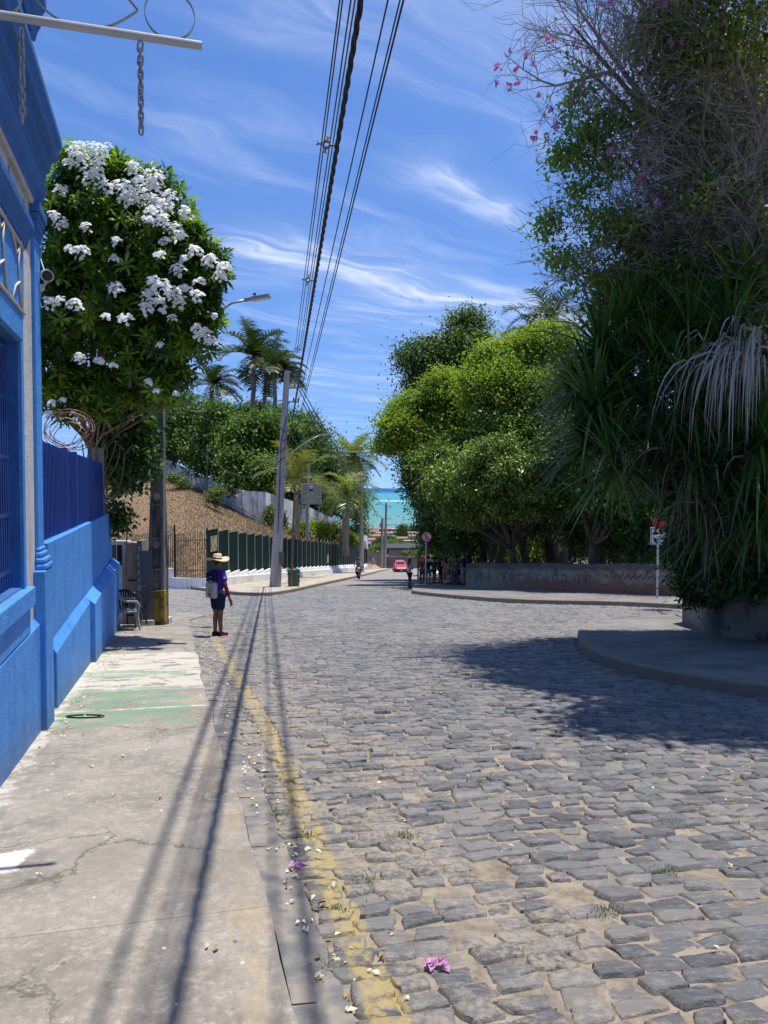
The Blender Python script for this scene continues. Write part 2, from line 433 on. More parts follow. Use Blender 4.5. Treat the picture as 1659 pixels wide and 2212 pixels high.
def cobbles():
    rows = []; s = 0.6
    while s < 47:
        rows.append(s); s += 0.112 * (0.93 + 0.14 * random.random()) * (1.08 if s < 6 else 1.0)
    WS, SS, LL, DD = [], [], [], []
    for s in rows:
        w_ = 0.60 + 0.05 * random.random() - (14 if s > 23.5 else 0); wmax = min(0.85 * s + 9, 32)
        while w_ < wmax:
            L = random.uniform(0.125, 0.215)
            if s < 9 and w_ < 0.9: L = random.uniform(0.13, 0.17)
            WS.append(w_ + L / 2); SS.append(s + random.uniform(-.008, .008)); LL.append(L); DD.append(random.uniform(0.088, 0.108) if w_ < 2.6 and s < 9 else random.uniform(0.097, 0.110))
            w_ += L + (random.uniform(0.014, 0.036) if w_ < 2.6 and s < 9 else random.uniform(0.007, 0.018))
    W = np.array(WS); Sx = np.array(SS); L = np.array(LL); D = np.array(DD)
    bend = np.where(W > 1.2, np.minimum((W - 1.2), 6.0) ** 2 * 0.032 + np.maximum(W - 7.2, 0) * 0.384, 0)
    slope = np.where(W > 1.2, np.minimum(W - 1.2, 6) * 0.064, 0)
    Sb = Sx - bend
    Xw = Sb * UX + W * UY; Yw = Sb * UY - W * UX
    a = Xw / np.maximum(Yw, .1)
    keep = (Yw > 1.3) & (Yw < 45.5) & (Xw > -0.53 * Yw - 1.2) & (Xw < 0.53 * Yw + 2.6)
    keep &= ~inpoly(Xw, Yw, ISLAND) & ~inpoly(Xw, Yw, FARPAV) & ~inpoly(Xw, Yw, LEFTPAV)
    keep &= ~((W < 0.6) & (Sx < 23.4))
    keep &= ~((W < 0.9) & (Sx > 19.8) & (Sx < 23.6) & (W < 0.62))
    # a few lost or buried stones near the gutter
    lost = (rng.random(len(W)) < np.where((W > 0.9) & (W < 3.0) & (Yw < 9), 0.06, 0.012))
    keep &= ~lost
    Xw, Yw, L, D, W, slope = [q[keep] for q in (Xw, Yw, L, D, W, slope)]
    n = len(Xw)
    print('stones', n)
    th = ANG - np.arctan(slope) + rng.normal(0, 0.05, n)
    hgt = rng.normal(0.014, 0.007, n).clip(-0.004, 0.034)
    tx = rng.normal(0, 0.035, n); ty = rng.normal(0, 0.04, n)
    tone = rng.random(n)
    def grid(sel, nu, nv, detail):
        m = sel.sum()
        u = np.array([-1, -.9, -.45, 0, .45, .9, 1]) if nu == 7 else np.array([-1, -.85, .85, 1]); vv = np.array([-1, -.84, -.3, .3, .84, 1]) if nv == 6 else np.array([-1, -.8, .8, 1])
        UU, VV = np.meshgrid(u, vv)                       # nv,nu
        UU = UU[None].repeat(m, 0); VV = VV[None].repeat(m, 0)
        # irregular quadrilateral: corner offsets blended bilinearly
        cj = rng.normal(0, 1, (m, 4, 2)) * np.array([0.015, 0.010])
        a_ = (1 - UU) / 2; b_ = (1 + UU) / 2; c_ = (1 - VV) / 2; d_ = (1 + VV) / 2
        def bl(k): return (cj[:, 0, k][:, None, None] * a_ * c_ + cj[:, 1, k][:, None, None] * b_ * c_ + cj[:, 2, k][:, None, None] * a_ * d_ + cj[:, 3, k][:, None, None] * b_ * d_)
        rx = 1 - 0.03 * VV ** 4; ry = 1 - 0.05 * UU ** 4
        lx = UU * (L[sel] / 2)[:, None, None] * rx + bl(0); ly = VV * (D[sel] / 2)[:, None, None] * ry + bl(1)
        if detail:
            e = rng.normal(0, 1, UU.shape)
            edge = (np.abs(UU) > .99) | (np.abs(VV) > .99)
            lx = lx + e * 0.004 * edge; ly = ly + rng.normal(0, 1, UU.shape) * 0.0035 * edge
        lz = hgt[sel][:, None, None] + tx[sel][:, None, None] * lx + ty[sel][:, None, None] * ly
        r2 = np.maximum(np.abs(UU), np.abs(VV))
        lz = lz - 0.006 * np.clip(r2 - 0.84, 0, 1) / .16 + 0.003
        if detail: lz = lz + rng.normal(0, 0.0021, lz.shape)
        ct, sn = np.cos(th[sel])[:, None, None], np.sin(th[sel])[:, None, None]
        X = Xw[sel][:, None, None] + lx * ct - ly * sn; Y = Yw[sel][:, None, None] + lx * sn + ly * ct
        Z = -SL * Y + lz
        top = np.stack([X, Y, Z], -1).reshape(m, nu * nv, 3)
        # border loop
        b = [(0, j) for j in range(nu)] + [(i, nu - 1) for i in range(1, nv)] + [(nv - 1, j) for j in range(nu - 2, -1, -1)] + [(i, 0) for i in range(nv - 2, 0, -1)]
        bi = np.array([i * nu + j for i, j in b]); nb = len(bi)
        sk = top[:, bi].copy(); cen = top.mean(1, keepdims=True)
        sk[:, :, :2] = cen[:, :, :2] + (sk[:, :, :2] - cen[:, :, :2]) * 1.06
        sk[:, :, 2] = -SL * sk[:, :, 1] - 0.02
        V_ = np.concatenate([top, sk], 1); nvt = V_.shape[1]
        fi = [(i * nu + j, i * nu + j + 1, (i + 1) * nu + j + 1, (i + 1) * nu + j) for i in range(nv - 1) for j in range(nu - 1)]
        o_ = nu * nv
        fi += [(int(bi[k]), o_ + k, o_ + (k + 1) % nb, int(bi[(k + 1) % nb])) for k in range(nb)]
        fi = np.array(fi)
        F_ = (fi[None] + (np.arange(m) * nvt)[:, None, None]).reshape(-1, 4)
        return V_.reshape(-1, 3), F_, np.repeat(tone[sel], len(fi))
    nearm = Yw < 8.5; midm = (Yw >= 8.5)
    Vs, Fs, Rs, o_ = [], [], [], 0
    for sel, nu, nv, dt in ((nearm, 7, 6, True), (midm, 4, 4, False)):
        V_, F_, R_ = grid(sel, nu, nv, dt)
        Vs.append(V_); Fs.append(F_ + o_); Rs.append(R_); o_ += len(V_)
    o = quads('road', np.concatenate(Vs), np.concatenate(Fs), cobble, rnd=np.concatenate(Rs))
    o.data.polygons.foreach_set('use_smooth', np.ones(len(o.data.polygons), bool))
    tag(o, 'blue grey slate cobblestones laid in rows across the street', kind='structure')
cobbles()

# ---- left pavement, concrete with flaking green, white and yellow paint (frame w, s)
mm = bpy.data.materials.new('old_concrete'); mm.use_nodes = True; t = NT(mm.node_tree); v = t.coord()
x, y, z = t.sep(v)       # x = w, y = s
c = t.mix(t.step(t.noise(v, 1.3, 8, 0.65), 0.35, 0.68), (0.31, 0.28, 0.235), (0.185, 0.165, 0.14))
c = t.mix(t.m('MULTIPLY', t.step(t.noise(v, 14, 8, 0.8), 0.46, 0.70), 0.75), c, (0.46, 0.41, 0.34))
c = t.mix(t.m('MULTIPLY', t.step(t.noise(v, 42, 6, 0.8), 0.5, 0.68), 0.6), c, (0.12, 0.105, 0.09))
c = t.mix(t.m('MULTIPLY', t.step(t.noise(t.map(v, loc=(9, 4, 0)), 0.8, 6, 0.6), 0.55, 0.7), 0.5), c, (0.19, 0.17, 0.14))
def rng_(val, a, b, e): return t.m('MULTIPLY', t.step(val, a - e, a), t.m('SUBTRACT', 1.0, t.step(val, b, b + e)))
ed = t.m('MULTIPLY', t.m('SUBTRACT', t.noise(v, 3, 6, 0.7), 0.5), 0.35)
ye = t.m('ADD', y, ed)
flake = t.step(t.noise(t.map(v, (1, 1.6, 1)), 2.3, 8, 0.66), 0.545, 0.585)
white = t.m('MULTIPLY', rng_(ye, 9.6, 13.2, 0.15), t.m('SUBTRACT', 1.0, flake))
c = t.mix(t.m('MULTIPLY', white, 0.6), c, (0.60, 0.56, 0.48))
green = t.m('MAXIMUM', rng_(y, 7.55, 8.35, 0.02), t.m('MULTIPLY', rng_(t.m('ADD', y, t.m('MULTIPLY', ed, 0.5)), 8.42, 9.75, 0.03), 1.0))
green = t.m('MAXIMUM', green, t.m('MULTIPLY', rng_(ye, 10.6, 11.3, 0.06), 0.8))
gm = t.m('MULTIPLY', green, t.m('SUBTRACT', 1.0, t.m('MULTIPLY', t.step(t.noise(t.map(v, (1, 1.6, 1), (3, 7, 0)), 2.6, 10, 0.72), 0.50, 0.55), 1.0)))
gm = t.m('MULTIPLY', gm, t.m('SUBTRACT', 1.0, t.step(x, 0.22, 0.30)))
c = t.mix(t.m('MULTIPLY', gm, 0.8), c, (0.17, 0.265, 0.165))
wl = t.m('MULTIPLY', rng_(t.m('ADD', y, t.m('MULTIPLY', t.noise(v, 4, 5), 0.06)), 8.36, 8.42, 0.02), t.m('MULTIPLY', t.step(t.noise(v, 6, 6, .7), .4, .6), .6))
c = t.mix(wl, c, (0.6, 0.58, 0.52))
yel = t.m('MULTIPLY', rng_(t.m('ADD', x, t.m('MULTIPLY', ed, 0.2)), 0.25, 0.40, 0.02), t.step(t.noise(t.map(v, (1.5, .7, 1)), 2.8, 8, 0.7), 0.50, 0.58))
yel = t.m('MULTIPLY', yel, t.m('SUBTRACT', 1.0, t.step(y, 8.5, 9.5)))
c = t.mix(t.m('MULTIPLY', yel, 0.3), c, (0.40, 0.30, 0.15))
wp = t.m('MULTIPLY', rng_(t.m('ADD', y, t.m('MULTIPLY', ed, 0.4)), 4.15, 4.4, 0.03), t.m('SUBTRACT', 1.0, t.step(t.m('ADD', x, ed), -0.75, -0.7)))
c = t.mix(t.m('MULTIPLY', wp, 0.75), c, (0.66, 0.63, 0.57))
wall_d = t.m('MULTIPLY', t.m('SUBTRACT', 1.0, t.step(t.m('ADD', x, t.m('MULTIPLY', ed, 1.3)), -1.06, -0.98)), t.step(t.noise(v, 5, 6, .7), .4, .6))
c = t.mix(t.m('MULTIPLY', wall_d, 0.6), c, (0.62, 0.58, 0.52))
spot = t.m('MULTIPLY', t.m('SUBTRACT', 1.0, t.step(t.vor(t.map(v, (1, .6, 1)), 3.3), 0.055, 0.075)), t.step(t.noise(v, 1.5, 3), 0.45, 0.5))
c = t.mix(t.m('MULTIPLY', spot, 0.8), c, (0.07, 0.19, 0.42))
spot2 = t.m('SUBTRACT', 1.0, t.step(t.vor(t.map(v, (1, .7, 1), (5, 3, 0)), 4.1), 0.04, 0.055))
c = t.mix(t.m('MULTIPLY', spot2, 0.8), c, (0.12, 0.11, 0.11))
spot3 = t.m('SUBTRACT', 1.0, t.step(t.vor(t.map(v, (1, .7, 1), (1, 8, 0)), 5.3), 0.045, 0.06))
c = t.mix(t.m('MULTIPLY', spot3, 0.75), c, (0.68, 0.65, 0.60))
dv = t.vm('ADD', v, t.comb(t.m('MULTIPLY', t.noise(v, 2.6, 6, 0.7), 0.5), t.m('MULTIPLY', t.noise(t.map(v, loc=(4, 4, 4)), 2.6, 6, 0.7), 0.5), 0.0))
ck = t.m('SUBTRACT', 1.0, t.step(t.vor(dv, 0.62, 'DISTANCE_TO_EDGE'), 0.0, 0.006))
ck = t.m('MULTIPLY', ck, t.step(t.noise(v, 0.9, 3), 0.42, 0.55))
c = t.mix(t.m('MULTIPLY', ck, 0.7), c, (0.09, 0.075, 0.06))
jn = t.m('SUBTRACT', 1.0, t.step(t.m('ABSOLUTE', t.m('SUBTRACT', t.m('FRACT', t.m('DIVIDE', t.m('ADD', y, 0.15), 2.37)), 0.5)), 0.0, 0.004))
c = t.mix(t.m('MULTIPLY', jn, 0.6), c, (0.12, 0.10, 0.08))
hh = t.m('SUBTRACT', t.m('ADD', t.noise(v, 40, 8, 0.75), t.m('MULTIPLY', t.noise(v, 3, 6, 0.6), 1.5)), t.m('MULTIPLY', ck, 1.2))
t.bsdf(c, 0.88, t.bump(hh, 0.55, 0.012), spec=0.3)
old_concrete = mm
def street_sheet(name, poly, h, th, m, label, n_sub=None):
    b = MB()
    k = len(poly)
    vs = [(p[0], p[1], sz(p[1], p[0]) + h) for p in poly] + [(p[0], p[1], sz(p[1], p[0]) + h - th) for p in poly]
    b.add(vs, [tuple(range(k)), tuple(range(2 * k - 1, k - 1, -1))] + [(i, k + i, k + (i + 1) % k, (i + 1) % k) for i in range(k)])
    o = b.build(name, m); o.rotation_euler = (0, 0, ANG)
    return tag(o, label, kind='structure')
# kerb line wobbles a little
kerb = [(LW + 0.012 * math.sin(s * 1.7) + 0.010 * math.sin(s * 4.1) + (0.012 * max(0, s - 9)), s) for s in np.arange(-3, 20.6, 0.33)]
poly = [(-5.2, -3)] + [(kerb[0][0], -3)] + kerb[1:] + [(1.05, 22.0), (0.6, 23.1), (-9, 25.0), (-9, 17.2), (-5.2, 17.2)]
street_sheet('pavement', poly, 0.040, 0.2, old_concrete, 'worn concrete footpath with flaking green paint beside the blue wall')
# dark slate kerb slabs, flush, one after another
b = MB(); s = -2.0
while s < 20.0:
    L = random.uniform(0.32, 0.55); wk = LW + 0.012 * max(0, s - 9) + 0.012 * math.sin(s * 1.7) + 0.010 * math.sin(s * 4.1)
    w0 = wk + 0.003 + random.uniform(0, .003); w1 = wk + 0.095 + random.uniform(-.008, .008); hh_ = 0.020 + random.uniform(0, 0.010)
    wk2 = LW + 0.012 * max(0, s + L - 9) + 0.012 * math.sin((s + L) * 1.7) + 0.010 * math.sin((s + L) * 4.1) - wk; a0, a1, b0_, b1_ = w0, w1, w0 + wk2, w1 + wk2
    b.add([(w0, s, sz(s, w0) - .03), (w1, s + random.uniform(-.015, .015), sz(s, w1) - .03), (b1_, s + L, sz(s + L, w1) - .03), (b0_, s + L, sz(s + L, w0) - .03),
           (w0, s, sz(s, w0) + hh_), (w1, s, sz(s, w1) + hh_ - .006), (b1_, s + L, sz(s + L, w1) + hh_ - .006), (b0_, s + L, sz(s + L, w0) + hh_)],
          [(4, 5, 6, 7), (0, 1, 5, 4), (1, 2, 6, 5), (2, 3, 7, 6), (3, 0, 4, 7)])
    s += L + random.uniform(0.003, 0.009)
ks = mat('kerb_slate', (0.13, 0.13, 0.13), 0.8, (0.25, 0.22, 0.18), 5, 0.38, 0.60, 0.6, 40)
b.add([(LW - .02, -2.5, sz(-2.5, LW) + .017), (LW + .15, -2.5, sz(-2.5, LW + .15) + .014), (LW + .30, 20.2, sz(20.2, LW + .30) + .014), (LW + .08, 20.2, sz(20.2, LW + .08) + .017)], [(0, 1, 2, 3)])
o = b.build('kerb', ks); o.rotation_euler = (0, 0, ANG); tag(o, 'flush dark slate kerb slabs along the footpath', kind='structure')

# ---- raised pavements across the street
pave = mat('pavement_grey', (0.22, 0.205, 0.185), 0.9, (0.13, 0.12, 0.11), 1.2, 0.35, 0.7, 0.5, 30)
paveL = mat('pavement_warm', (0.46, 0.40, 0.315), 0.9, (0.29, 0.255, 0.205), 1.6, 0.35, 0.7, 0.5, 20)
kerbm = mat('kerb_painted', (0.20, 0.175, 0.14), 0.9, (0.28, 0.22, 0.09), 2.5, 0.5, 0.72, 0.6, 25)
def raised(name, poly, h, m, label):
    from mathutils.geometry import tessellate_polygon
    b = MB(); k = len(poly)
    # outward offset copy for the kerb face
    top = [(p[0], p[1], gz(*p) + h) for p in poly]; bot = [(p[0], p[1], gz(*p) - 0.1) for p in poly]
    tri = tessellate_polygon([[Vector((p[0], p[1], 0)) for p in poly]])
    vs = top + bot; b.add(vs, [])
    b.cur = 0; b.f += [tuple(f) for f in tri]; b.mi += [0] * len(tri)
    b.f += [(i, (i + 1) % k, k + (i + 1) % k, k + i) for i in range(k)]; b.mi += [1] * k
    o = b.build(name, [m, kerbm])
    bm_ = o.data
    return tag(o, label, kind='structure')
def smoothpoly(poly, a, b_, it=2):
    """round off vertices a..b_ (Chaikin)"""
    for _ in range(it):
        out = [poly[a]]
        for i in range(a, b_):
            p, q = poly[i], poly[i + 1]
            out += [(p[0] * .75 + q[0] * .25, p[1] * .75 + q[1] * .25), (p[0] * .25 + q[0] * .75, p[1] * .25 + q[1] * .75)]
        out.append(poly[b_])
        poly = poly[:a] + out + poly[b_ + 1:]; b_ = a + len(out) - 1
    return poly, b_
isl, e_ = smoothpoly(ISLAND, 0, 11)
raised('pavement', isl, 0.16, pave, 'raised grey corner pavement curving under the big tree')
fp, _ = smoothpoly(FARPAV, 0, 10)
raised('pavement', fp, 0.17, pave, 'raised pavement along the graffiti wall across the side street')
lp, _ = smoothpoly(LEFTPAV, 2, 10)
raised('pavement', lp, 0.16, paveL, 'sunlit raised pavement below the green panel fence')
def kerbstrip(poly, a, b_, h, wd, label):
    """kerb stones standing 6 mm proud of the pavement behind them"""
    b = MB(); pts = [Vector((p[0], p[1], 0)) for p in poly[a:b_ + 1]]
    nrm = []
    for i in range(len(pts)):
        t_ = (pts[min(i + 1, len(pts) - 1)] - pts[max(i - 1, 0)]).normalized(); nrm.append(Vector((-t_.y, t_.x, 0)))
    n = len(pts); vs = []
    cen = sum(pts, Vector()) / n
    sgn = 1
    inside = inpoly(np.array([(pts[n // 2] + nrm[n // 2] * .05).x]), np.array([(pts[n // 2] + nrm[n // 2] * .05).y]), poly)[0]
    if not inside: sgn = -1
    for p, q in zip(pts, nrm):
        o1 = p - q * sgn * 0.015; o2 = p + q * sgn * wd; jit = random.uniform(-.006, .006)
        vs += [(o1.x, o1.y, gz(0, o1.y) - .1), (o1.x, o1.y, gz(0, o1.y) + h - .012 + jit), (o1.x + q.x * sgn * .02, o1.y + q.y * sgn * .02, gz(0, o1.y) + h + .006 + jit), (o2.x, o2.y, gz(0, o2.y) + h + .006 + jit), (o2.x, o2.y, gz(0, o2.y) + h - .02)]
    fs = [(5 * i + j, 5 * i + j + 1, 5 * i + 5 + j + 1, 5 * i + 5 + j) for i in range(n - 1) for j in range(4)]
    b.add(vs, fs); o = b.build('kerb', kerbm); tag(o, label, kind='structure')
kerbstrip(isl, 1, e_, 0.16, 0.16, 'faded yellow kerb curving round the corner pavement')
kerbstrip(fp, 0, 36, 0.17, 0.15, 'kerb of the pavement below the graffiti wall')
kerbstrip(lp, 1, 40, 0.16, 0.15, 'kerb of the pavement below the green fence')

# ---- dry grass bank behind the fence: ruled between the fence line and the foot of the white wall
grassm = bpy.data.materials.new('dry_grass'); grassm.use_nodes = True; t = NT(grassm.node_tree); v = t.coord()
c = t.mix(t.step(t.noise(v, 0.35, 6, 0.6), 0.4, 0.65), (0.38, 0.245, 0.155), (0.31, 0.21, 0.12))
c = t.mix(t.m('MULTIPLY', t.step(t.noise(v, 3.5, 8, 0.75), 0.45, 0.75), 0.7), c, (0.46, 0.32, 0.18))
c = t.mix(t.m('MULTIPLY', t.step(t.noise(t.map(v, (1, 1, 1), (7, 3, 1)), 0.22, 5, 0.6), 0.50, 0.66), 0.6), c, (0.17, 0.17, 0.06))
c = t.mix(t.m('MULTIPLY', t.step(t.noise(v, 9, 6, 0.8), 0.55, 0.75), 0.6), c, (0.14, 0.085, 0.045))
t.bsdf(c, 0.95, t.bump(t.noise(v, 7, 8, 0.8), 1.0, 0.25), spec=0.1)
FB = [(150, 75, .3), (250, 62, .3), (357, 50.5, .3), (400, 43.2, .4), (446, 41.4, .4), (500, 47.5, .4), (560, 54.5, .4), (620, 63, .4), (680, 76, .4), (730, 92, .4), (770, 112, .4), (800, 130, .4)]
FT = [(150, 1040, 118), (240, 1042, 112), (330, 1030, 108), (400, 1042, 102), (440, 1062, 95), (480, 1087, 88), (530, 1115, 79), (560, 1130, 75), (600, 1137, 78), (650, 1146, 88), (700, 1152, 102), (790, 1170, 135)]
def top_pt(i): p = P(FT[i][0], FT[i][1], FT[i][2]); return p
def bot_pt(i):
    px, Y, h = FB[i]; a, b_ = ray(px, 1240); return Vector((a * Y, Y, gz(0, Y) + h))
tp = [top_pt(i) for i in range(12)]; bp = [bot_pt(i) for i in range(12)]
def interp(L, u):
    u = u * (len(L) - 1); i = min(int(u), len(L) - 2); f = u - i; return L[i].lerp(L[i + 1], f)
NU, NV = 90, 40
V = []
for j in range(NV + 1):
    for i in range(NU + 1):
        u = i / NU; tt = j / NV; a = interp(bp, u); b_ = interp(tp, u); p = a.lerp(b_, tt); p.z += 0.9 * math.sin(math.pi * tt) * (1 - u) + 0.06 * math.sin(i * 1.3 + j * 2.1)
        V.append(p)
for i in range(NU + 1):     # shoulder behind the wall, where the wood stands
    a = interp(tp, i / NU); V.append(a + Vector((-14, 22, 3.5)))
for i in range(NU + 1):
    a = interp(tp, i / NU); V.append(a + Vector((-60, 90, 2)))
F = [(j * (NU + 1) + i, j * (NU + 1) + i + 1, (j + 1) * (NU + 1) + i + 1, (j + 1) * (NU + 1) + i) for j in range(NV + 2) for i in range(NU)]
hill = quads('hillside', V, F, grassm, smooth=True); tag(hill, 'dry brown grass bank rising behind the fence', kind='structure')
# grass tufts over the bank
def blades(n, pts, h, wd, seed, lean=0.5):
    r_ = np.random.default_rng(seed)
    a = r_.uniform(0, 2 * np.pi, n); dirx = np.stack([np.cos(a), np.sin(a), np.zeros(n)], 1)
    hh_ = h * r_.uniform(.5, 1.3, n)[:, None]
    l = r_.uniform(0, lean, n)[:, None]
    b2 = r_.uniform(0, 2 * np.pi, n); tip = np.stack([np.cos(b2) * l[:, 0], np.sin(b2) * l[:, 0], np.ones(n)], 1) * hh_
    mid = tip * .5; mid[:, 2] += hh_[:, 0] * .12
    V_ = np.stack([pts - dirx * wd / 2, pts + dirx * wd / 2, pts + mid + dirx * wd * .4, pts + mid - dirx * wd * .4, pts + tip + dirx * wd * .1, pts + tip - dirx * wd * .1], 1)
    f = np.arange(n)[:, None] * 6
    F_ = np.stack([np.concatenate([f, f + 1, f + 2, f + 3], 1), np.concatenate([f + 3, f + 2, f + 4, f + 5], 1)], 1).reshape(-1, 4)
    return V_.reshape(-1, 3), F_, np.repeat(r_.random(n), 2)
n = 42000
uu = rng.random(n); tt = rng.random(n) ** 0.8
A = np.array([interp(bp, u) for u in uu]); B = np.array([interp(tp, u) for u in uu])
pts = A + (B - A) * tt[:, None]; pts[:, 2] += 0.9 * np.sin(np.pi * tt) * (1 - uu) - .03
V_, F_, R_ = blades(n, pts, 0.17, 0.07, 3, 1.5)
gm_ = leafmat('straw', [(0.19, 0.13, 0.085), (0.34, 0.245, 0.16), (0.44, 0.335, 0.23), (0.28, 0.25, 0.12)], 0.8, 0.25, 0.1, (1, 1, .9))
tag(quads('dry_grass', V_, F_, gm_, rnd=R_), 'dry straw coloured grass covering the bank', 'grass', kind='stuff')
# ================================================================ BLUE HOUSE (axes w, s, z)
def paint(name, c, c2, b=0.5, rough=0.6, dirt=True):
    mm = bpy.data.materials.new(name); mm.use_nodes = True; t = NT(mm.node_tree); v = t.coord()
    k = t.mix(t.step(t.noise(v, 2.2, 7, 0.65), 0.4, 0.7), c, c2)
    k = t.mix(t.m('MULTIPLY', t.step(t.noise(t.map(v, (6, 6, .8)), 1.5, 6, 0.7), 0.58, 0.75), 0.35), k, tuple(min(1, q * 1.5 + .03) for q in c))
    if dirt:
        k = t.mix(t.m('MULTIPLY', t.step(t.noise(v, 17, 6, 0.7), 0.66, 0.72), 0.7), k, (0.05, 0.08, 0.12))
    k = t.mix(t.m('MULTIPLY', t.step(t.noise(t.map(v, (3, 3, .5), (2, 5, 1)), 1.3, 7, 0.7), 0.48, 0.68), 0.45), k, tuple(q * .5 for q in c))
    k = t.mix(t.m('MULTIPLY', t.m('SUBTRACT', 1.0, t.step(t.vor(t.map(v, (1, 1, 1.4)), 6.5), 0.05, 0.08)), t.step(t.noise(v, 2, 4), .52, .6)), k, (0.50, 0.50, 0.48))
    x_, y_, z_ = t.sep(v)
    gh = t.m('ADD', t.m('ADD', z_, t.m('MULTIPLY', y_, 0.0904)), t.m('MULTIPLY', t.m('SUBTRACT', t.noise(t.map(v, (4, 4, 2)), 1.5, 7, .75), .5), -.9))
    k = t.mix(t.m('MULTIPLY', t.m('SUBTRACT', 1.0, t.step(gh, 0.02, 0.42)), 0.5), k, (0.13, 0.15, 0.15))
    t.bsdf(k, rough, t.bump(t.m('ADD', t.noise(v, 45, 6, 0.7), t.m('MULTIPLY', t.noise(v, 9, 4), 1.4)), b * 1.7, 0.016), spec=0.35); return mm
BLUE = paint('sky_blue_render', (0.075, 0.30, 0.72), (0.06, 0.25, 0.64))
BLUE2 = paint('mid_blue_render', (0.035, 0.15, 0.42), (0.03, 0.13, 0.36))
WHITE = paint('white_render', (0.66, 0.62, 0.57), (0.58, 0.54, 0.49))
CREAM = mat('cream_moulding', (0.60, 0.53, 0.42), 0.8, (0.45, 0.39, 0.30), 6, bump=0.4)
BARS = mat('blue_enamel_bars', (0.02, 0.07, 0.26), 0.45, (0.015, 0.05, 0.20), 4)
DBLUE = mat('deep_blue_enamel', (0.012, 0.045, 0.25), 0.4, (0.02, 0.07, 0.34), 2, stretch=(1, 3, 1))
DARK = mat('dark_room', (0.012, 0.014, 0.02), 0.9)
zb = sz(-3, -1.2)
house = thing('blue_house', 'bright blue and white colonial house with barred window at the left edge', 'house', S(2.0, -1.3) + Vector((0, 0, 0)), frame='street')
b = MB(); W0 = -1.15
WS0, WS1, WZ0, WZ1 = 4.6, 6.92, 0.76, 2.80
b.box(-1.5, W0, -3, WS0, -1.2, 5.2); b.box(-1.5, W0, WS1, 7.93, -1.2, 5.2)
b.box(-1.5, W0, WS0, WS1, -1.2, WZ0); b.box(-1.5, W0, WS0, WS1, WZ1, 5.2)
b.box(-6, -1.5, -3, -2.8, -1.2, 5.2); b.box(-6, -1.5, 7.7, 7.93, -1.2, 5.2); b.box(-6, -5.8, -2.8, 7.7, -1.2, 5.2)
b.build('wall', WHITE, house)
b = MB(); b.box(-6, -1.5, -2.8, 7.7, 5.2, 5.35); b.build('roof', BLUE2, house)
b = MB(); b.box(-1.72, -1.70, WS0 - .3, WS1 + .1, WZ0 - .3, WZ1 + .3); b.build('room_dark_sheet', DARK, house)  # near-black sheet painted in for the unlit room behind the grille
# plinth with sloping top
b = MB(); b.prism([(-1.3, -1.4), (-1.10, -1.4), (-1.10, 0.36), (-1.15, 0.42), (-1.3, 0.42)], 0, 10.5, Matrix(((1, 0, 0, 0), (0, 0, 1, -3), (0, 1, 0, 0), (0, 0, 0, 1))))
b.build('plinth', BLUE, house)
# window surround
b = MB()
b.box(-1.149, -1.125, WS1 + .0, WS1 + .10, WZ0 - .0, 3.4); b.box(-1.149, -1.11, WS0 - .13, WS0, WZ0, 3.4)
b.box(-1.149, -1.108, WS0, WS1, WZ1, 3.0)
b.build('window_surround', BLUE, house, bevel=.004)
b = MB(); b.box(-1.149, -1.07, WS0 - .2, WS1 + .18, WZ0 - .16, WZ0 - .002); b.box(-1.149, -1.10, WS0 - .13, WS1 + .10, WZ0 - .38, WZ0 - .162)
b.build('window_sill', BLUE, house, bevel=.01)
# reveal of the window
b = MB(); b.box(-1.5, -1.151, WS1 - .012, WS1 - .001, WZ0, WZ1); b.box(-1.5, -1.151, WS0, WS1 - .014, WZ1 - .012, WZ1 - .001); b.box(-1.5, -1.151, WS0, WS1 - .014, WZ0 + .001, WZ0 + .012)
b.build('reveal', BLUE2, house)
b = MB(); s = WS0 + 0.06
while s < WS1 - .03:
    b.tube([(-1.235, s, WZ0 + .013), (-1.235, s, WZ1 - .013)], 0.009, 6); s += 0.088
for z_ in (0.90, 1.36, 1.83, 2.3, 2.7):
    b.box(-1.243, -1.227, WS0, WS1 - .014, z_, z_ + .03)
b.build('window_bars', BARS, house, label='blue painted window grille')
# plaster tracery in the fanlight over the window
b = MB(); b.box(-1.149, -1.118, WS0 - .2, WS1 + .10, 3.0, 3.62)
b.build('fanlight_panel', BLUE, house)
b = MB()
for k in range(3):
    c0 = Vector((-1.108, 6.90 - .62 * k, 3.05))
    b.tube([c0 + Vector((0, 0, 0)), c0 + Vector((0, -.12, .20)), c0 + Vector((0, -.16, .32)), c0 + Vector((0, -.1, .50))], .009, 6)
    b.tube([c0 + Vector((0, -.12, .2)), c0 + Vector((0, -.30, .12)), c0 + Vector((0, -.42, 0))], .009, 6)
    b.tube([c0 + Vector((0, -.02, .55)), c0 + Vector((0, -.22, .40)), c0 + Vector((0, -.42, .50))], .009, 6)
b.tube([(-1.108, 6.97, 3.56), (-1.108, 4.6, 3.56)], .016, 6); b.tube([(-1.108, 6.97, 3.03), (-1.108, 4.6, 3.03)], .014, 6)
b.build('tracery', CREAM, house, smooth=True)
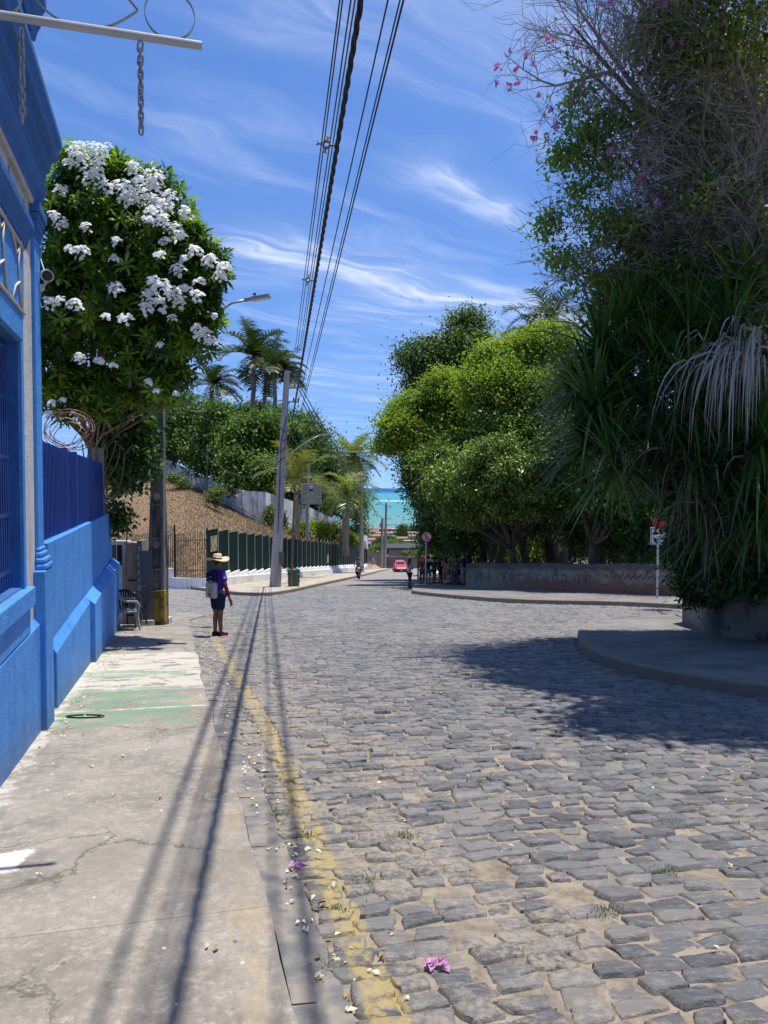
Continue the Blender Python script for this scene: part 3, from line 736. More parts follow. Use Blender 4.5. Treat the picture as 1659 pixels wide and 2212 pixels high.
# horizontal mouldings
def band_(name, prof, s0, s1, m):
    b = MB(); n = len(prof)
    vs = [(p[0], s0, p[1]) for p in prof] + [(p[0], s1, p[1]) for p in prof]
    b.add(vs, [tuple(range(n)), tuple(range(2 * n - 1, n - 1, -1))] + [(i, n + i, n + (i + 1) % n, (i + 1) % n) for i in range(n)])
    return b.build(name, m, house)
band_('string_course', [(-1.2, 3.64), (-1.12, 3.64), (-1.11, 3.70), (-1.09, 3.74), (-1.06, 3.80), (-1.06, 3.86), (-1.2, 3.88)], -3, 7.24, BLUE2)
band_('frieze_moulding', [(-1.2, 4.14), (-1.12, 4.14), (-1.105, 4.17), (-1.2, 4.18)], -3, 7.6, CREAM)
band_('architrave', [(-1.2, 4.182), (-1.12, 4.182), (-1.11, 4.26), (-1.08, 4.32), (-1.06, 4.40), (-1.06, 4.44), (-1.2, 4.46)], -3, 7.98, BLUE2)
band_('cream_line', [(-1.2, 4.462), (-1.10, 4.462), (-1.09, 4.52), (-1.2, 4.53)], -3, 7.9, CREAM)
band_('cornice', [(-1.2, 4.532), (-1.09, 4.532), (-1.08, 4.60), (-1.04, 4.64), (-1.02, 4.72), (-0.97, 4.74), (-0.96, 4.82), (-0.93, 4.88), (-0.93, 4.94), (-1.2, 4.96)], -3, 8.1, BLUE2)
band_('parapet', [(-1.5, 4.97), (-1.14, 4.97), (-1.14, 5.72), (-1.5, 5.72)], -3, 7.7, BLUE2)
band_('upper_cornice', [(-1.5, 5.722), (-1.12, 5.722), (-1.10, 5.80), (-1.07, 5.86), (-1.05, 5.98), (-1.02, 6.02), (-1.02, 6.12), (-1.5, 6.14)], -3, 7.85, BLUE2)
b = MB(); b.box(-1.4, -1.10, 5.6, 7.55, 6.15, 7.2); b.box(-1.45, -1.02, 5.5, 7.65, 7.201, 7.4); b.build('pediment_block', BLUE2, house, bevel=.01)
b = MB(); b.box(-1.149, -1.14, 6.6, 7.28, 3.93, 4.10)
b.build('frieze_tile', mat('glazed_tile', (0.10, 0.13, 0.14), 0.25, (0.25, 0.28, 0.2), 14), house, label='small glazed tile panel')
# pilaster: upper shaft, moulded base, lower block, capital
b = MB(); b.box(-1.149, -1.118, 7.62, 7.935, 0.9, 3.88); b.build('pilaster_shaft', BLUE, house, bevel=.004)
b = MB()
for z0, z1, e in ((3.882, 3.95, .015), (3.952, 4.02, .03), (4.022, 4.08, .04), (4.082, 4.178, .06)):
    b.box(-1.149, -1.118 + e, 7.62 - e, 7.935 + e, z0, z1)
b.build('pilaster_capital', BLUE2, house, bevel=.008)
b = MB()
for z0, z1, e in ((0.845, 0.90, .075), (0.902, 0.955, .062), (0.957, 1.01, .035), (1.012, 1.05, .018)):
    b.box(-1.149, -1.118 + e, 7.62 - e * .5, 7.935 + e * .4, z0, z1)
b.build('pilaster_base_moulding', BLUE, house, bevel=.022)
b = MB(); b.box(-1.149, -1.048, 7.50, 7.96, -1.3, 0.843); b.build('pilaster_pedestal', BLUE, house, bevel=.008)

# ---------------- boundary wall beyond the house, two tiers
bw = thing('boundary_wall', 'two tier light blue painted street wall beyond the house, carrying the bars', 'wall', S(8.0, -1.3), frame='street')
b = MB(); TZ = 1.6 - 0.575
b.box(-1.6, -1.175, 8.60, 11.55, -1.6, TZ); b.box(-1.6, -1.185, 11.552, 16.3, -1.8, TZ - .0); b.box(-1.6, -1.20, 16.302, 18.9, -2.2, TZ)
b.build('upper_wall', BLUE, bw, bevel=.01)
b = MB(); b.box(-1.6, -1.20, 7.94, 8.598, -1.5, TZ - .03); b.build('return_wall', BLUE2, bw, bevel=.006)
def sill_(b, s0, s1, wf, wb, z0, z1):
    b.prism([(wb, -2.4), (wf, -2.4), (wf, z0), (wb, z1)], s0, s1, Matrix(((1, 0, 0, 0), (0, 0, 1, 0), (0, 1, 0, 0), (0, 0, 0, 1))))
b = MB(); sill_(b, 8.604, 12.3, -1.10, -1.174, -0.13, -0.02); b.build('lower_wall', BLUE, bw, bevel=.008)
b = MB(); sill_(b, 12.32, 18.9, -1.03, -1.18, -0.16, -0.04); b.build('lower_wall', BLUE, bw, bevel=.008)
gf = thing('bar_fence', 'dense deep blue bar fence standing on the light blue street wall', 'fence', S(8.4, -1.3, 1.6), frame='street')
def barfence():
    s = 8.42; k = 0
    b = MB(); posts = []
    while s < 16.9:
        b.box(-1.262, -1.238, s - .016, s + .016, TZ + .012, 2.09)
        s += 0.105
    b.build('bars', DBLUE, gf, label='tightly spaced square bars')
    b = MB()
    for z_ in (TZ + .06, 2.0): b.box(-1.30, -1.264, 8.4, 16.9, z_, z_ + .04)
    b.build('rail', DBLUE, gf)
    for sp in (8.45, 10.9, 12.0, 14.4, 16.8):
        b = MB(); b.box(-1.33, -1.236, sp, sp + .06, TZ + .012, 2.12); b.build('post', DBLUE, gf)
    b = MB(); b.box(-1.345, -1.332, 8.4, 16.9, TZ + .02, 2.0); b.build('backing_sheet', mat('dark_blue_sheet', (0.004, 0.010, 0.075), 0.6), gf)
barfence()
# rough concrete post at the end of the wall
ROUGH = mat('rough_concrete', (0.24, 0.22, 0.19), 0.95, (0.09, 0.085, 0.08), 4, 0.4, 0.65, 0.8, 18)
b = MB(); c0 = S(17.15, -1.36); c0.z = TZ - .1
b.tube([c0 + Vector((0, 0, 0)), c0 + Vector((0, 0, .6)), c0 + Vector((.01, 0, 1.0)), c0 + Vector((0, 0.02, 1.5))], [.16, .145, .13, .13], 4)
tag(b.build('gate_post', ROUGH, base=c0), 'rough unpainted concrete gate post at the end of the blue wall', 'post')

# razor wire coil
WIRE = mat('rusty_wire', (0.16, 0.075, 0.045), 0.55, (0.28, 0.17, 0.12), 20, metal=0.5)
cc = P(150, 932, 11.0)
b = MB(); rr = random.Random(4)
for k in range(7):
    ctr = cc + Vector((rr.uniform(-.05, .05), rr.uniform(-.1, .1), rr.uniform(-.05, .05))); r_ = 0.24 + rr.uniform(-.05, .09)
    tl = rr.uniform(-.35, .35); t2 = rr.uniform(-.5, .5)
    M_ = Matrix.Rotation(tl, 3, 'Z') @ Matrix.Rotation(t2, 3, 'X')
    pts = [ctr + M_ @ Vector((math.cos(q) * r_ * 1.12, .05 * math.sin(3 * q), math.sin(q) * r_ * .92)) for q in np.linspace(0, 2 * math.pi * .97, 26)]
    b.tube(pts, .0065, 4)
    for q in pts[::2]:
        d = Vector((rr.uniform(-1, 1), rr.uniform(-1, 1), rr.uniform(-1, 1))).normalized() * .028
        b.tube([q - d, q + d], .004, 3)
tag(b.build('razor_wire_coil', WIRE, base=cc - Vector((0, 0, .3))), 'rusty coil of barbed wire hung above the blue bars', 'wire')

# security camera
sc_ = thing('security_camera', 'white bullet security camera on the corner pilaster', 'camera', P(93, 605, 7.35))
CAMW = mat('camera_white', (0.55, 0.56, 0.56), 0.4); BLK = mat('black_plastic', (0.012, 0.012, 0.014), 0.4); GLS = mat('lens_glass', (0.02, 0.02, 0.025), 0.08)
p0 = P(101, 597, 7.35); d = Vector((.45, -.85, -.28)).normalized()
b = MB(); b.tube([p0 - d * .10, p0 + d * .05], .052, 20); b.build('housing', CAMW, sc_, bevel=.004)
b = MB(); b.tube([p0 + d * .0 + Vector((0, 0, .008)), p0 + d * .075 + Vector((0, 0, .008))], .058, 20); b.build('sunshade', CAMW, sc_)
b = MB(); b.tube([p0 + d * .076 + Vector((0, 0, .008)), p0 + d * .080 + Vector((0, 0, .008))], .046, 20); b.build('led_ring', BLK, sc_)
b = MB(); b.tube([p0 + d * .081 + Vector((0, 0, .008)), p0 + d * .086 + Vector((0, 0, .008))], .02, 14); b.build('lens', GLS, sc_)
b = MB(); b.tube([p0 - d * .03 + Vector((0, 0, -.05)), p0 + Vector((-.05, .02, -.10)), P(88, 622, 7.5)], .014, 8); b.tube([P(89, 622, 7.45), P(84, 622, 7.5)], .035, 14); b.build('bracket', CAMW, sc_)
b = MB(); b.tube([p0 - d * .1, P(88, 560, 7.6), P(90, 520, 7.6), P(87, 470, 7.6)], .006, 6); b.tube([P(89, 622, 7.5), P(86, 650, 7.5), P(90, 665, 7.5), P(104, 655, 7.5)], .006, 6)
b.build('cable', mat('light_blue_cable', (0.25, 0.42, 0.62), 0.5), sc_)

# ---------------- hanging sign bracket over the pavement
GALV = mat('painted_steel', (0.44, 0.45, 0.42), 0.4, (0.36, 0.37, 0.35), 3)
def SWP(s, w_, zc): q = S(s, w_); return Vector((q.x, q.y, zc))
end = P(436, 99, 4.13); sE = end.x * UX + end.y * UY; wE = end.x * UY - end.y * UX; zE = end.z
br_ = thing('sign_bracket', 'grey steel sign bracket with scrolls sticking out from the blue house', 'bracket', SWP(sE, -1.15, zE), frame='street')
b = MB(); b.tube([(-1.16, sE, zE), (wE, sE, zE)], .0215, 14); b.build('arm', GALV, br_)
def bpx(px, py):      # point of the bracket plane s = sE seen at a pixel
    a, c_ = ray(px, py)
    # x = sE*UX + w*UY, y = sE*UY - w*UX, x = a*y
    w_ = (a * sE * UY - sE * UX) / (UY + a * UX); yy = sE * UY - w_ * UX
    return w_, EYE + c_ * yy
cw, cz = bpx(367, 33)
b = MB(); b.ring((cw, sE, cz + .002), .124, .022, .004, (1, 0, 0), (0, 0, 1), 40); b.build('ring', GALV, br_)
def bandcurve(pix, name):
    b = MB(); pts = [bpx(*q) for q in pix]; ps = []
    for i in range(len(pts) - 1):
        for f in np.linspace(0, 1, 7)[:-1]:
            p_ = [np.array(pts[max(0, min(len(pts) - 1, i + k))]) for k in (-1, 0, 1, 2)]
            ps.append(.5 * ((2 * p_[1]) + (p_[2] - p_[0]) * f + (2 * p_[0] - 5 * p_[1] + 4 * p_[2] - p_[3]) * f * f + (3 * p_[1] - p_[0] - 3 * p_[2] + p_[3]) * f ** 3))
    ps.append(np.array(pts[-1])); vs = []
    for i, q in enumerate(ps):
        t_ = ps[min(i + 1, len(ps) - 1)] - ps[max(i - 1, 0)]; t_ = t_ / np.linalg.norm(t_); nn = np.array([-t_[1], t_[0]]) * .002
        for sg, so in ((-1, -.011), (1, -.011), (1, .011), (-1, .011)): vs.append((q[0] + nn[0] * sg, sE + so, q[1] + nn[1] * sg))
    fs = [(4 * i + j, 4 * i + (j + 1) % 4, 4 * i + 4 + (j + 1) % 4, 4 * i + 4 + j) for i in range(len(ps) - 1) for j in range(4)]
    b.add(vs, fs); b.build(name, GALV, br_)
bandcurve([(60, -25), (85, 8), (120, 38), (165, 58), (200, 62), (240, 55), (275, 38), (298, 22)], 'scroll')
bandcurve([(298, 22), (270, -10), (240, -35), (200, -55)], 'scroll')
bandcurve([(-40, 30), (0, 36), (25, 30), (42, 12), (50, -20)], 'scroll')
RUST = mat('rust', (0.30, 0.12, 0.05), 0.9)
def chain(px, py0, py1, nlink, label, rot0):
    w_, z0 = bpx(px, py0); _, z1 = bpx(px, py1)
    base_ = SWP(sE, w_, z0 - .02)
    ch = thing('hanging_chain', label, 'chain', base_, 'chains hanging from the sign bracket', 'local', ANG)
    Lk = 0.052; pitch = (z0 - z1 - Lk) / (nlink - 1); me = None
    for k in range(nlink):
        if me is None:
            b = MB(); r_ = .0115; h_ = Lk / 2 - r_; pts = []
            for q in np.linspace(0, math.pi, 8): pts.append((r_ * math.cos(q), 0, h_ + r_ * math.sin(q)))
            for q in np.linspace(math.pi, 2 * math.pi, 8): pts.append((r_ * math.cos(q), 0, -h_ + r_ * math.sin(q)))
            pts.append(pts[0]); b.tube(pts, .0058, 8, False); o = b.build('link', CHM, ch, smooth=True); me = o.data
        else:
            o = bpy.data.objects.new('link', me); col.objects.link(o); o.parent = ch
        o.location = (0, 0, -Lk / 2 + .02 - pitch * k)
        o.rotation_euler = (random.uniform(-.12, .12), random.uniform(-.1, .1), rot0 + (math.pi / 2) * (k % 2) + random.uniform(-.25, .25) + .05 * k)
CHM = mat('galvanised_chain', (0.36, 0.37, 0.39), 0.45, (0.25, 0.26, 0.28), 30, metal=0.2)
chain(303, 90, 291, 13, 'galvanised chain hanging near the free end of the sign bracket, against the sky', 0.2)
chain(46, 60, 266, 13, 'galvanised chain hanging nearest the wall, in front of the blue cornice', 0.9)

# ================================================================ NEAR CONCRETE POLE
CONC = mat('weathered_concrete', (0.20, 0.185, 0.165), 0.9, (0.06, 0.055, 0.05), 2.2, 0.4, 0.65, 0.6, 14, stretch=(3, 3, .6))
pb_ = P(338, 1350, 18.3)
gp = pb_.copy(); gp.z = gz(0, 18.3) + .03
pole1 = thing('concrete_pole', 'weathered double T concrete pole with yellow painted foot beside the plastic chairs', 'pole', gp)
topz = P(352, 868, 18.3).z; Hh = topz - gp.z
b = MB()
def wdt(f): return (0.42 * (1 - f) + 0.22 * f) / 2
cxp = lambda f: gp.x + 0.115 * f
secs = [0, .13, .26, .40, .55, .70, .85, 1.0]
for sg in (-1, 1):   # flanges
    vs = []; n = 9
    for i in range(n):
        f = i / (n - 1); x_ = cxp(f) + sg * (wdt(f) - .03); z_ = gp.z + Hh * f - (.25 if i == 0 else 0)
        for dx, dy in ((-.035, -.13), (.035, -.13), (.035, .13), (-.035, .13)): vs.append((x_ + dx * (1 if f < .9 else .8), 18.3 + dy * (1 - .35 * f), z_))
    b.add(vs, [(4 * i + j, 4 * i + (j + 1) % 4, 4 * i + 4 + (j + 1) % 4, 4 * i + 4 + j) for i in range(n - 1) for j in range(4)] + [(32, 33, 34, 35)])
b.build('flange', CONC, pole1)
b = MB()
for i in range(len(secs) - 1):    # web panels, recessed, ribs between
    f0, f1 = secs[i], secs[i + 1]; z0, z1 = gp.z + Hh * f0, gp.z + Hh * f1
    x0, x1 = cxp(f0), cxp(f1); w0, w1 = wdt(f0) - .064, wdt(f1) - .064
    b.add([(x0 - w0, 18.26, z0), (x0 + w0, 18.26, z0), (x1 + w1, 18.26, z1), (x1 - w1, 18.26, z1), (x0 - w0, 18.34, z0), (x0 + w0, 18.34, z0), (x1 + w1, 18.34, z1), (x1 - w1, 18.34, z1)], [(0, 1, 2, 3), (7, 6, 5, 4)])
    b.add([(x1 - w1, 18.19, z1 - .07), (x1 + w1, 18.19, z1 - .07), (x1 + w1, 18.19, z1 - .02), (x1 - w1, 18.19, z1 - .02), (x1 - w1, 18.4, z1 + .04), (x1 + w1, 18.4, z1 + .04)], [(0, 1, 2, 3), (3, 2, 5, 4)])
b.build('web', CONC, pole1)
for f in (.155, .345, .56):
    z_ = gp.z + Hh * f + .1; b = MB(); b.tube([(cxp(f) - .01, 18.257, z_), (cxp(f) - .01, 18.252, z_)], .085, 18)
    b.build('hole_plug', mat('plug', (0.26, 0.26, 0.26) if f < .5 else (0.5, 0.40, 0.28), 0.8), pole1)
YEL = mat('yellow_dirty_paint', (0.36, 0.23, 0.03), 0.8, (0.10, 0.08, 0.05), 5, 0.42, 0.62, 0.4, 30)
b = MB(); x_ = gp.x
for sg in (-1, 1): b.box(x_ + sg * .195 - .05, x_ + sg * .195 + .05, 18.14, 18.44, gp.z - .1, gp.z + .80)
b.box(x_ - .144, x_ + .144, 18.20, 18.24, gp.z - .1, gp.z + .78); b.box(x_ - .24, x_ + .24, 18.13, 18.45, gp.z + .801, gp.z + .85)
b.build('painted_foot', YEL, pole1, bevel=.01)
LAMPM = mat('lamp_grey', (0.36, 0.37, 0.38), 0.4, metal=0.3)
def lamp_arm(parent, pts, hd0, hd1, r=.03, cell=True):
    b = MB(); b.tube(pts, r, 8); b.build('lamp_arm', LAMPM, parent, smooth=True)
    h0, h1 = Vector(hd0), Vector(hd1); d = (h1 - h0); L = d.length; d.normalize()
    M_ = Matrix.Translation(h0) @ d.to_track_quat('X', 'Z').to_matrix().to_4x4()
    b = MB(); b.prism([(0, -.055), (L * .25, -.06), (L * .35, -.13), (L * .95, -.13), (L, -.10), (L, .10), (L * .95, .13), (L * .35, .13), (L * .25, .06), (0, .055)], -.03, .045, M_)
    o = b.build('lamp_head', LAMPM, parent, bevel=.012)
    b = MB(); b.box(L * .4, L * .92, -.1, .1, -.040, -.031, M_); b.build('lens', mat('lamp_lens', (0.55, 0.55, 0.5), 0.3), o)
    if cell:
        b = MB(); b.tube([M_ @ Vector((L * .42, 0, .046)), M_ @ Vector((L * .42, 0, .13))], .035, 10); b.build('photocell', BLK, o)
top1 = Vector((gp.x + .16, 18.3, topz))
lamp_arm(pole1, [top1 + Vector((0, 0, -.5)), top1 + Vector((.02, 0, .6)), P(405, 720, 18.3), P(440, 700, 18.3), P(470, 676, 18.3), P(500, 655, 18.3), P(535, 647, 18.3)], P(528, 649, 18.3), P(584, 640, 18.3), .028)
b = MB(); b.tube([gp + Vector((.245, .1, 0)), gp + Vector((.25, .1, 1.6)), gp + Vector((.20, .1, 3.6)), gp + Vector((.22, .1, topz - gp.z - .3))], .02, 6); b.build('conduit', CONC, pole1)

# ================================================================ CABINETS, CHAIRS, BEACONS beside the pole
def onp(px, Y, h=0.03): a, _ = ray(px, 1300); return Vector((a * Y, Y, gz(0, Y) + h))
FR = mat('fridge_white', (0.50, 0.52, 0.50), 0.4, (0.40, 0.42, 0.41), 4); PLY = mat('plywood', (0.33, 0.24, 0.18), 0.7, (0.25, 0.18, 0.135), 3, stretch=(6, 6, .6))
base_ = onp(257, 18.7)
fr = thing('drinks_cooler', 'tall pale metal drinks cooler with dark glass top behind the plastic chairs', 'cooler', base_)
b = MB(); b.box(base_.x - .17, base_.x + .20, 18.6, 19.1, base_.z, base_.z + 2.02); b.build('cabinet', FR, fr, bevel=.02)
b = MB(); b.box(base_.x - .13, base_.x + .12, 18.575, 18.598, base_.z + 1.45, base_.z + 1.93); b.build('glass', GLS, fr)
b = MB(); b.box(base_.x - .15, base_.x + .14, 18.57, 18.597, base_.z + .12, base_.z + 1.42); b.box(base_.x - .005, base_.x + .015, 18.56, 18.574, base_.z + 1.45, base_.z + 1.93); b.build('door', FR, fr, bevel=.008)
b = MB(); b.box(base_.x - .135, base_.x - .09, 18.555, 18.569, base_.z + .7, base_.z + 1.2); b.build('sticker', mat('sticker_dark', (0.10, 0.04, 0.07), 0.5), fr)
base_ = onp(285, 18.5)
pw = thing('plywood_cabinet', 'tall brown plywood cabinet standing right of the drinks cooler', 'cabinet', base_)
b = MB(); b.box(base_.x - .14, base_.x + .13, 18.5, 19.0, base_.z, base_.z + 1.98); b.build('panel', PLY, pw, bevel=.01)
b = MB(); b.box(base_.x - .12, base_.x + .10, 18.485, 18.499, base_.z + 1.05, base_.z + 1.09); b.build('hinge', BLK, pw); b = MB(); b.box(base_.x - .12, base_.x + .10, 18.485, 18.499, base_.z + .2, base_.z + .24); b.build('hinge', BLK, pw)
base_ = onp(302, 18.45)
pn = thing('notice_board', 'narrow grey board covered with small paper notices right of the plywood cabinet', 'board', base_)
b = MB(); b.box(base_.x - .06, base_.x + .06, 18.45, 18.95, base_.z, base_.z + 2.03); b.build('board', mat('board_grey', (0.25, 0.23, 0.21), 0.8), pn)
PAPER = mat('paper', (0.55, 0.53, 0.48), 0.8)
for k in range(9):
    b = MB(); z_ = base_.z + .25 + k * .19; w_ = .03 + .02 * (k % 2); b.box(base_.x - w_, base_.x + w_ - .004, 18.44, 18.448, z_, z_ + .11 + .03 * (k % 3 == 0)); b.build('notice', PAPER, pn)
base_ = onp(318, 18.1)
gpn = thing('folding_panel', 'dark grey two leaf folding panel leaning beside the concrete pole', 'panel', base_)
GRP = mat('grey_panel', (0.10, 0.10, 0.11), 0.5, (0.14, 0.14, 0.15), 2)
M_ = Matrix.Translation(base_ + Vector((.02, 0, .12))) @ Matrix.Rotation(R(-2.2), 4, 'Y')
b = MB(); b.box(-.13, .12, 0, .05, .02, .82, M_); b.build('lower_leaf', GRP, gpn, bevel=.005)
b = MB(); b.box(-.14, .15, 0, .05, .83, 1.66, M_); b.build('upper_leaf', GRP, gpn, bevel=.005)
b = MB(); b.box(base_.x - .12, base_.x + .16, 18.02, 18.3, base_.z, base_.z + .14); b.build('foot_block', mat('pale_green_block', (0.45, 0.48, 0.42), 0.8), gpn, bevel=.01)
b = MB(); bb = onp(360, 18.6); b.box(bb.x - .08, bb.x + .08, 18.5, 18.8, bb.z, bb.z + .16); tag(b.build('kerb_block', mat('pale_block', (0.48, 0.50, 0.44), 0.8), base=bb, bevel=.015), 'small pale green block at the right foot of the pole', 'block')
# warning lights on a bar
b0 = P(269, 1112, 18.4)
bl = thing('warning_light_bar', 'bar with one lit red beacon and one amber beacon above the cooler', 'beacon', b0)
b = MB(); b.box(b0.x - .29, b0.x + .29, 18.36, 18.44, b0.z - .03, b0.z + .01, Matrix.Identity(4)); b.build('bar', ROUGH, bl)
for px, c_, e_ in ((257, (0.8, 0.05, 0.02), (1, .06, .02, 2.2)), (285, (0.45, 0.13, 0.02), None)):
    q = P(px, 1106, 18.4); b = MB(); b.lathe([(.06, 0), (.055, .10), (.045, .125), (.001, .13)], (q.x, q.y, b0.z + .025), 14)
    b.build('beacon_dome', mat('beacon_glass', c_, 0.2, emit=e_), bl, smooth=True, label='lit red beacon' if e_ else 'unlit amber beacon')
    b = MB(); b.tube([(q.x, q.y, b0.z + .011), (q.x, q.y, b0.z + .03)], .07, 14); b.build('beacon_base', BLK, bl)
b = MB(); b.tube([b0 + Vector((.05, 0, -.03)), b0 + Vector((.03, 0, -1.9)), b0 + Vector((.05, -.02, -2.6))], .015, 6); b.build('post', ROUGH, bl)

def plastic_chair(name, label, loc, rz, m):
    ch = thing(name, label, 'chair', loc, 'plastic chairs by the pole', 'local', rz)   # faces -y
    b = MB(); b.prism([(-.23, -.24), (.23, -.24), (.21, .2), (-.21, .2)], .40, .43); b.build('seat', m, ch, bevel=.015)
    for sx in (-1, 1):
        for y0, y1 in ((-.20, -.26), (.17, .27)):
            b = MB(); b.tube([(sx * .205, y0, .41), (sx * .235, (y0 + y1) / 2, .2), (sx * .25, y1, 0)], [.034, .028, .022], 4); b.build('leg', m, ch)
        b = MB(); b.tube([(sx * .235, -.22, .41), (sx * .265, -.245, .55), (sx * .27, -.2, .64), (sx * .27, .02, .66), (sx * .25, .2, .74), (sx * .2, .27, .82)], [.025, .028, .03, .026, .026, .03], 6); b.build('armrest', m, ch, smooth=True)
    b = MB(); b.tube([(-.21, .26, .80), (-.12, .295, .86), (0, .305, .88), (.12, .295, .86), (.21, .26, .80)], .03, 6)
    for k in range(6):
        x_ = -.15 + .06 * k; b.box(x_ - .015, x_ + .015, -.008, .008, 0, .43, Matrix.Translation((0, .20, .43)) @ Matrix.Rotation(R(-13), 4, 'X'))
    for sx in (-1, 1): b.tube([(sx * .2, .2, .42), (sx * .21, .26, .80)], .022, 6)
    b.build('backrest', m, ch)
    return ch
CH1 = mat('grey_plastic', (0.26, 0.27, 0.27), 0.45, (0.20, 0.21, 0.21), 4); CH2 = mat('dark_plastic', (0.02, 0.022, 0.03), 0.4)
plastic_chair('plastic_chair', 'light grey plastic armchair in front of the coolers', onp(272, 16.9, .05), R(115), CH1)
plastic_chair('plastic_chair', 'black plastic armchair half hidden behind the grey chair', onp(283, 17.7, .05), R(170), CH2)
# ================================================================ POLES, CABLES, SIGNS, FENCE
CONC2 = mat('pale_concrete', (0.36, 0.345, 0.32), 0.9, (0.21, 0.20, 0.185), 1.6, 0.4, 0.7, 0.5, 14, stretch=(2, 2, .35))
def groundpt(px, Y, h): a, _ = ray(px, 1240); return Vector((a * Y, Y, gz(0, Y) + h))
def round_pole(label, pxb, pxt, pyt, Y, h0, r0, r1, name='utility_pole', n=14):
    base_ = groundpt(pxb, Y, h0); top = P(pxt, pyt, Y)
    th_ = thing(name, label, 'pole', base_)
    b = MB(); b.tube([base_ - Vector((0, 0, .2)), base_.lerp(top, .5), top], [r0, (r0 + r1) / 2, r1], n); b.build('pole', CONC2, th_)
    return th_, base_, top
def crossarm(th_, c, L=.9):
    b = MB(); b.box(c.x - .05, c.x + L, c.y - .05, c.y + .05, c.z - .04, c.z + .04); b.build('crossarm', LAMPM, th_)
    for k in range(2):
        b = MB(); q = (c.x + L * (.55 + .4 * k), c.y, c.z + .04); b.lathe([(.03, 0), (.06, .03), (.035, .06), (.06, .09), (.035, .12), (.05, .15), (.001, .17)], q, 8); b.build('insulator', mat('insulator_brown', (0.12, 0.06, 0.04), 0.3), th_)
# big pole at the bend
pl2, pb2, pt2 = round_pole('tall pale concrete utility pole on the corner of the left pavement', 594, 620, 801, 40.3, .16, .31, .14)
crossarm(pl2, P(620, 838, 40.3), .75); crossarm(pl2, P(620, 868, 40.3), .62)
lamp_arm(pl2, [P(614, 990, 40.2), P(640, 970, 40.2), P(670, 950, 40.2), P(690, 941, 40.2)], P(688, 941, 40.2), P(714, 937, 40.2), .03)
b = MB()
for k, (py, rr_) in enumerate(((930, .26), (950, .27), (975, .25), (1000, .24))):
    c = P(612 - k * 1.5, py, 40.3); pts = [c + Vector((math.cos(q) * rr_, math.sin(q) * rr_, .12 * math.sin(q * 2 + k) + .05 * k)) for q in np.linspace(0, 6.0, 14)]; b.tube(pts, .018, 5)
b.tube([P(619, 900, 40.1), P(606, 960, 40.0), P(604, 1060, 40.0), P(600, 1150, 40.0)], .02, 5)
b.build('wire_wrapping', BLK, pl2)
b = MB(); c = P(600, 1205, 40.3); b.box(c.x + .12, c.x + .34, c.y - .30, c.y - .2, c.z - .35, c.z + .35); b.build('meter_hatch', mat('hatch', (0.1, 0.1, 0.1), 0.7), pl2)
pl3, pb3, pt3 = round_pole('grey utility pole behind the motorcyclist, before the sea', 781, 780, 1017, 91, .16, .30, .15)
crossarm(pl3, P(779, 1040, 91), 1.0)
lamp_arm(pl3, [P(783, 1111, 91), P(800, 1098, 91), P(812, 1091, 91)], P(811, 1091, 91), P(823, 1088, 91), .04)
b = MB()
for k in range(3):
    c = P(786, 1066, 91); b.tube([c + Vector((math.cos(q) * .7, 0, math.sin(q) * .35 - k * .12)) for q in np.linspace(0, 6.28, 16)], .025, 4)
b.build('cable_loops', BLK, pl3)
pl4, pb4, pt4 = round_pole('slim far utility pole with a lamp arm reaching right, at the road bend', 831, 834.5, 1086, 128, .16, .30, .16)
crossarm(pl4, P(834, 1095, 128), 1.0); crossarm(pl4, P(834, 1121, 128), .8)
lamp_arm(pl4, [P(832, 1136, 128), P(855, 1131.5, 128), P(880, 1131, 128)], P(878, 1131, 128), P(893, 1132, 128), .06)
round_pole('short thick concrete pole just left of the far lamp pole', 824, 826, 1120, 127, .16, .26, .2)
# rusty thin pole beside the drum
th_ = thing('rusty_pole', 'thin leaning rusty steel pole standing in front of the green drum', 'pole', groundpt(629, 40.6, .16))
b = MB(); b.tube([groundpt(629, 40.6, .1), P(633, 1150, 40.6), P(637, 1045, 40.6)], [.075, .06, .05], 8); b.build('pole', mat('rusted', (0.20, 0.11, 0.07), 0.85, (0.12, 0.09, 0.08), 5), th_)
b = MB(); q = P(637, 1080, 40.6); b.tube([q, q + Vector((.2, 0, .3))], .02, 5); b.build('bracket', LAMPM, th_)
# green drum, a litter bin
dr0 = groundpt(634.5, 41.2, .16)
dr = thing('green_drum', 'dented green steel drum used as a litter bin behind the rusty pole', 'bin', dr0)
GRD = mat('green_drum_paint', (0.03, 0.12, 0.085), 0.5, (0.02, 0.075, 0.06), 4)
b = MB(); b.lathe([(.001, 0), (.30, 0), (.305, .28), (.325, .29), (.325, .31), (.31, .32), (.325, .60), (.345, .61), (.345, .63), (.33, .64), (.345, .90), (.36, .91), (.33, .91), (.32, .2), (.001, .1)], dr0, 28); b.build('drum', GRD, dr, smooth=True)
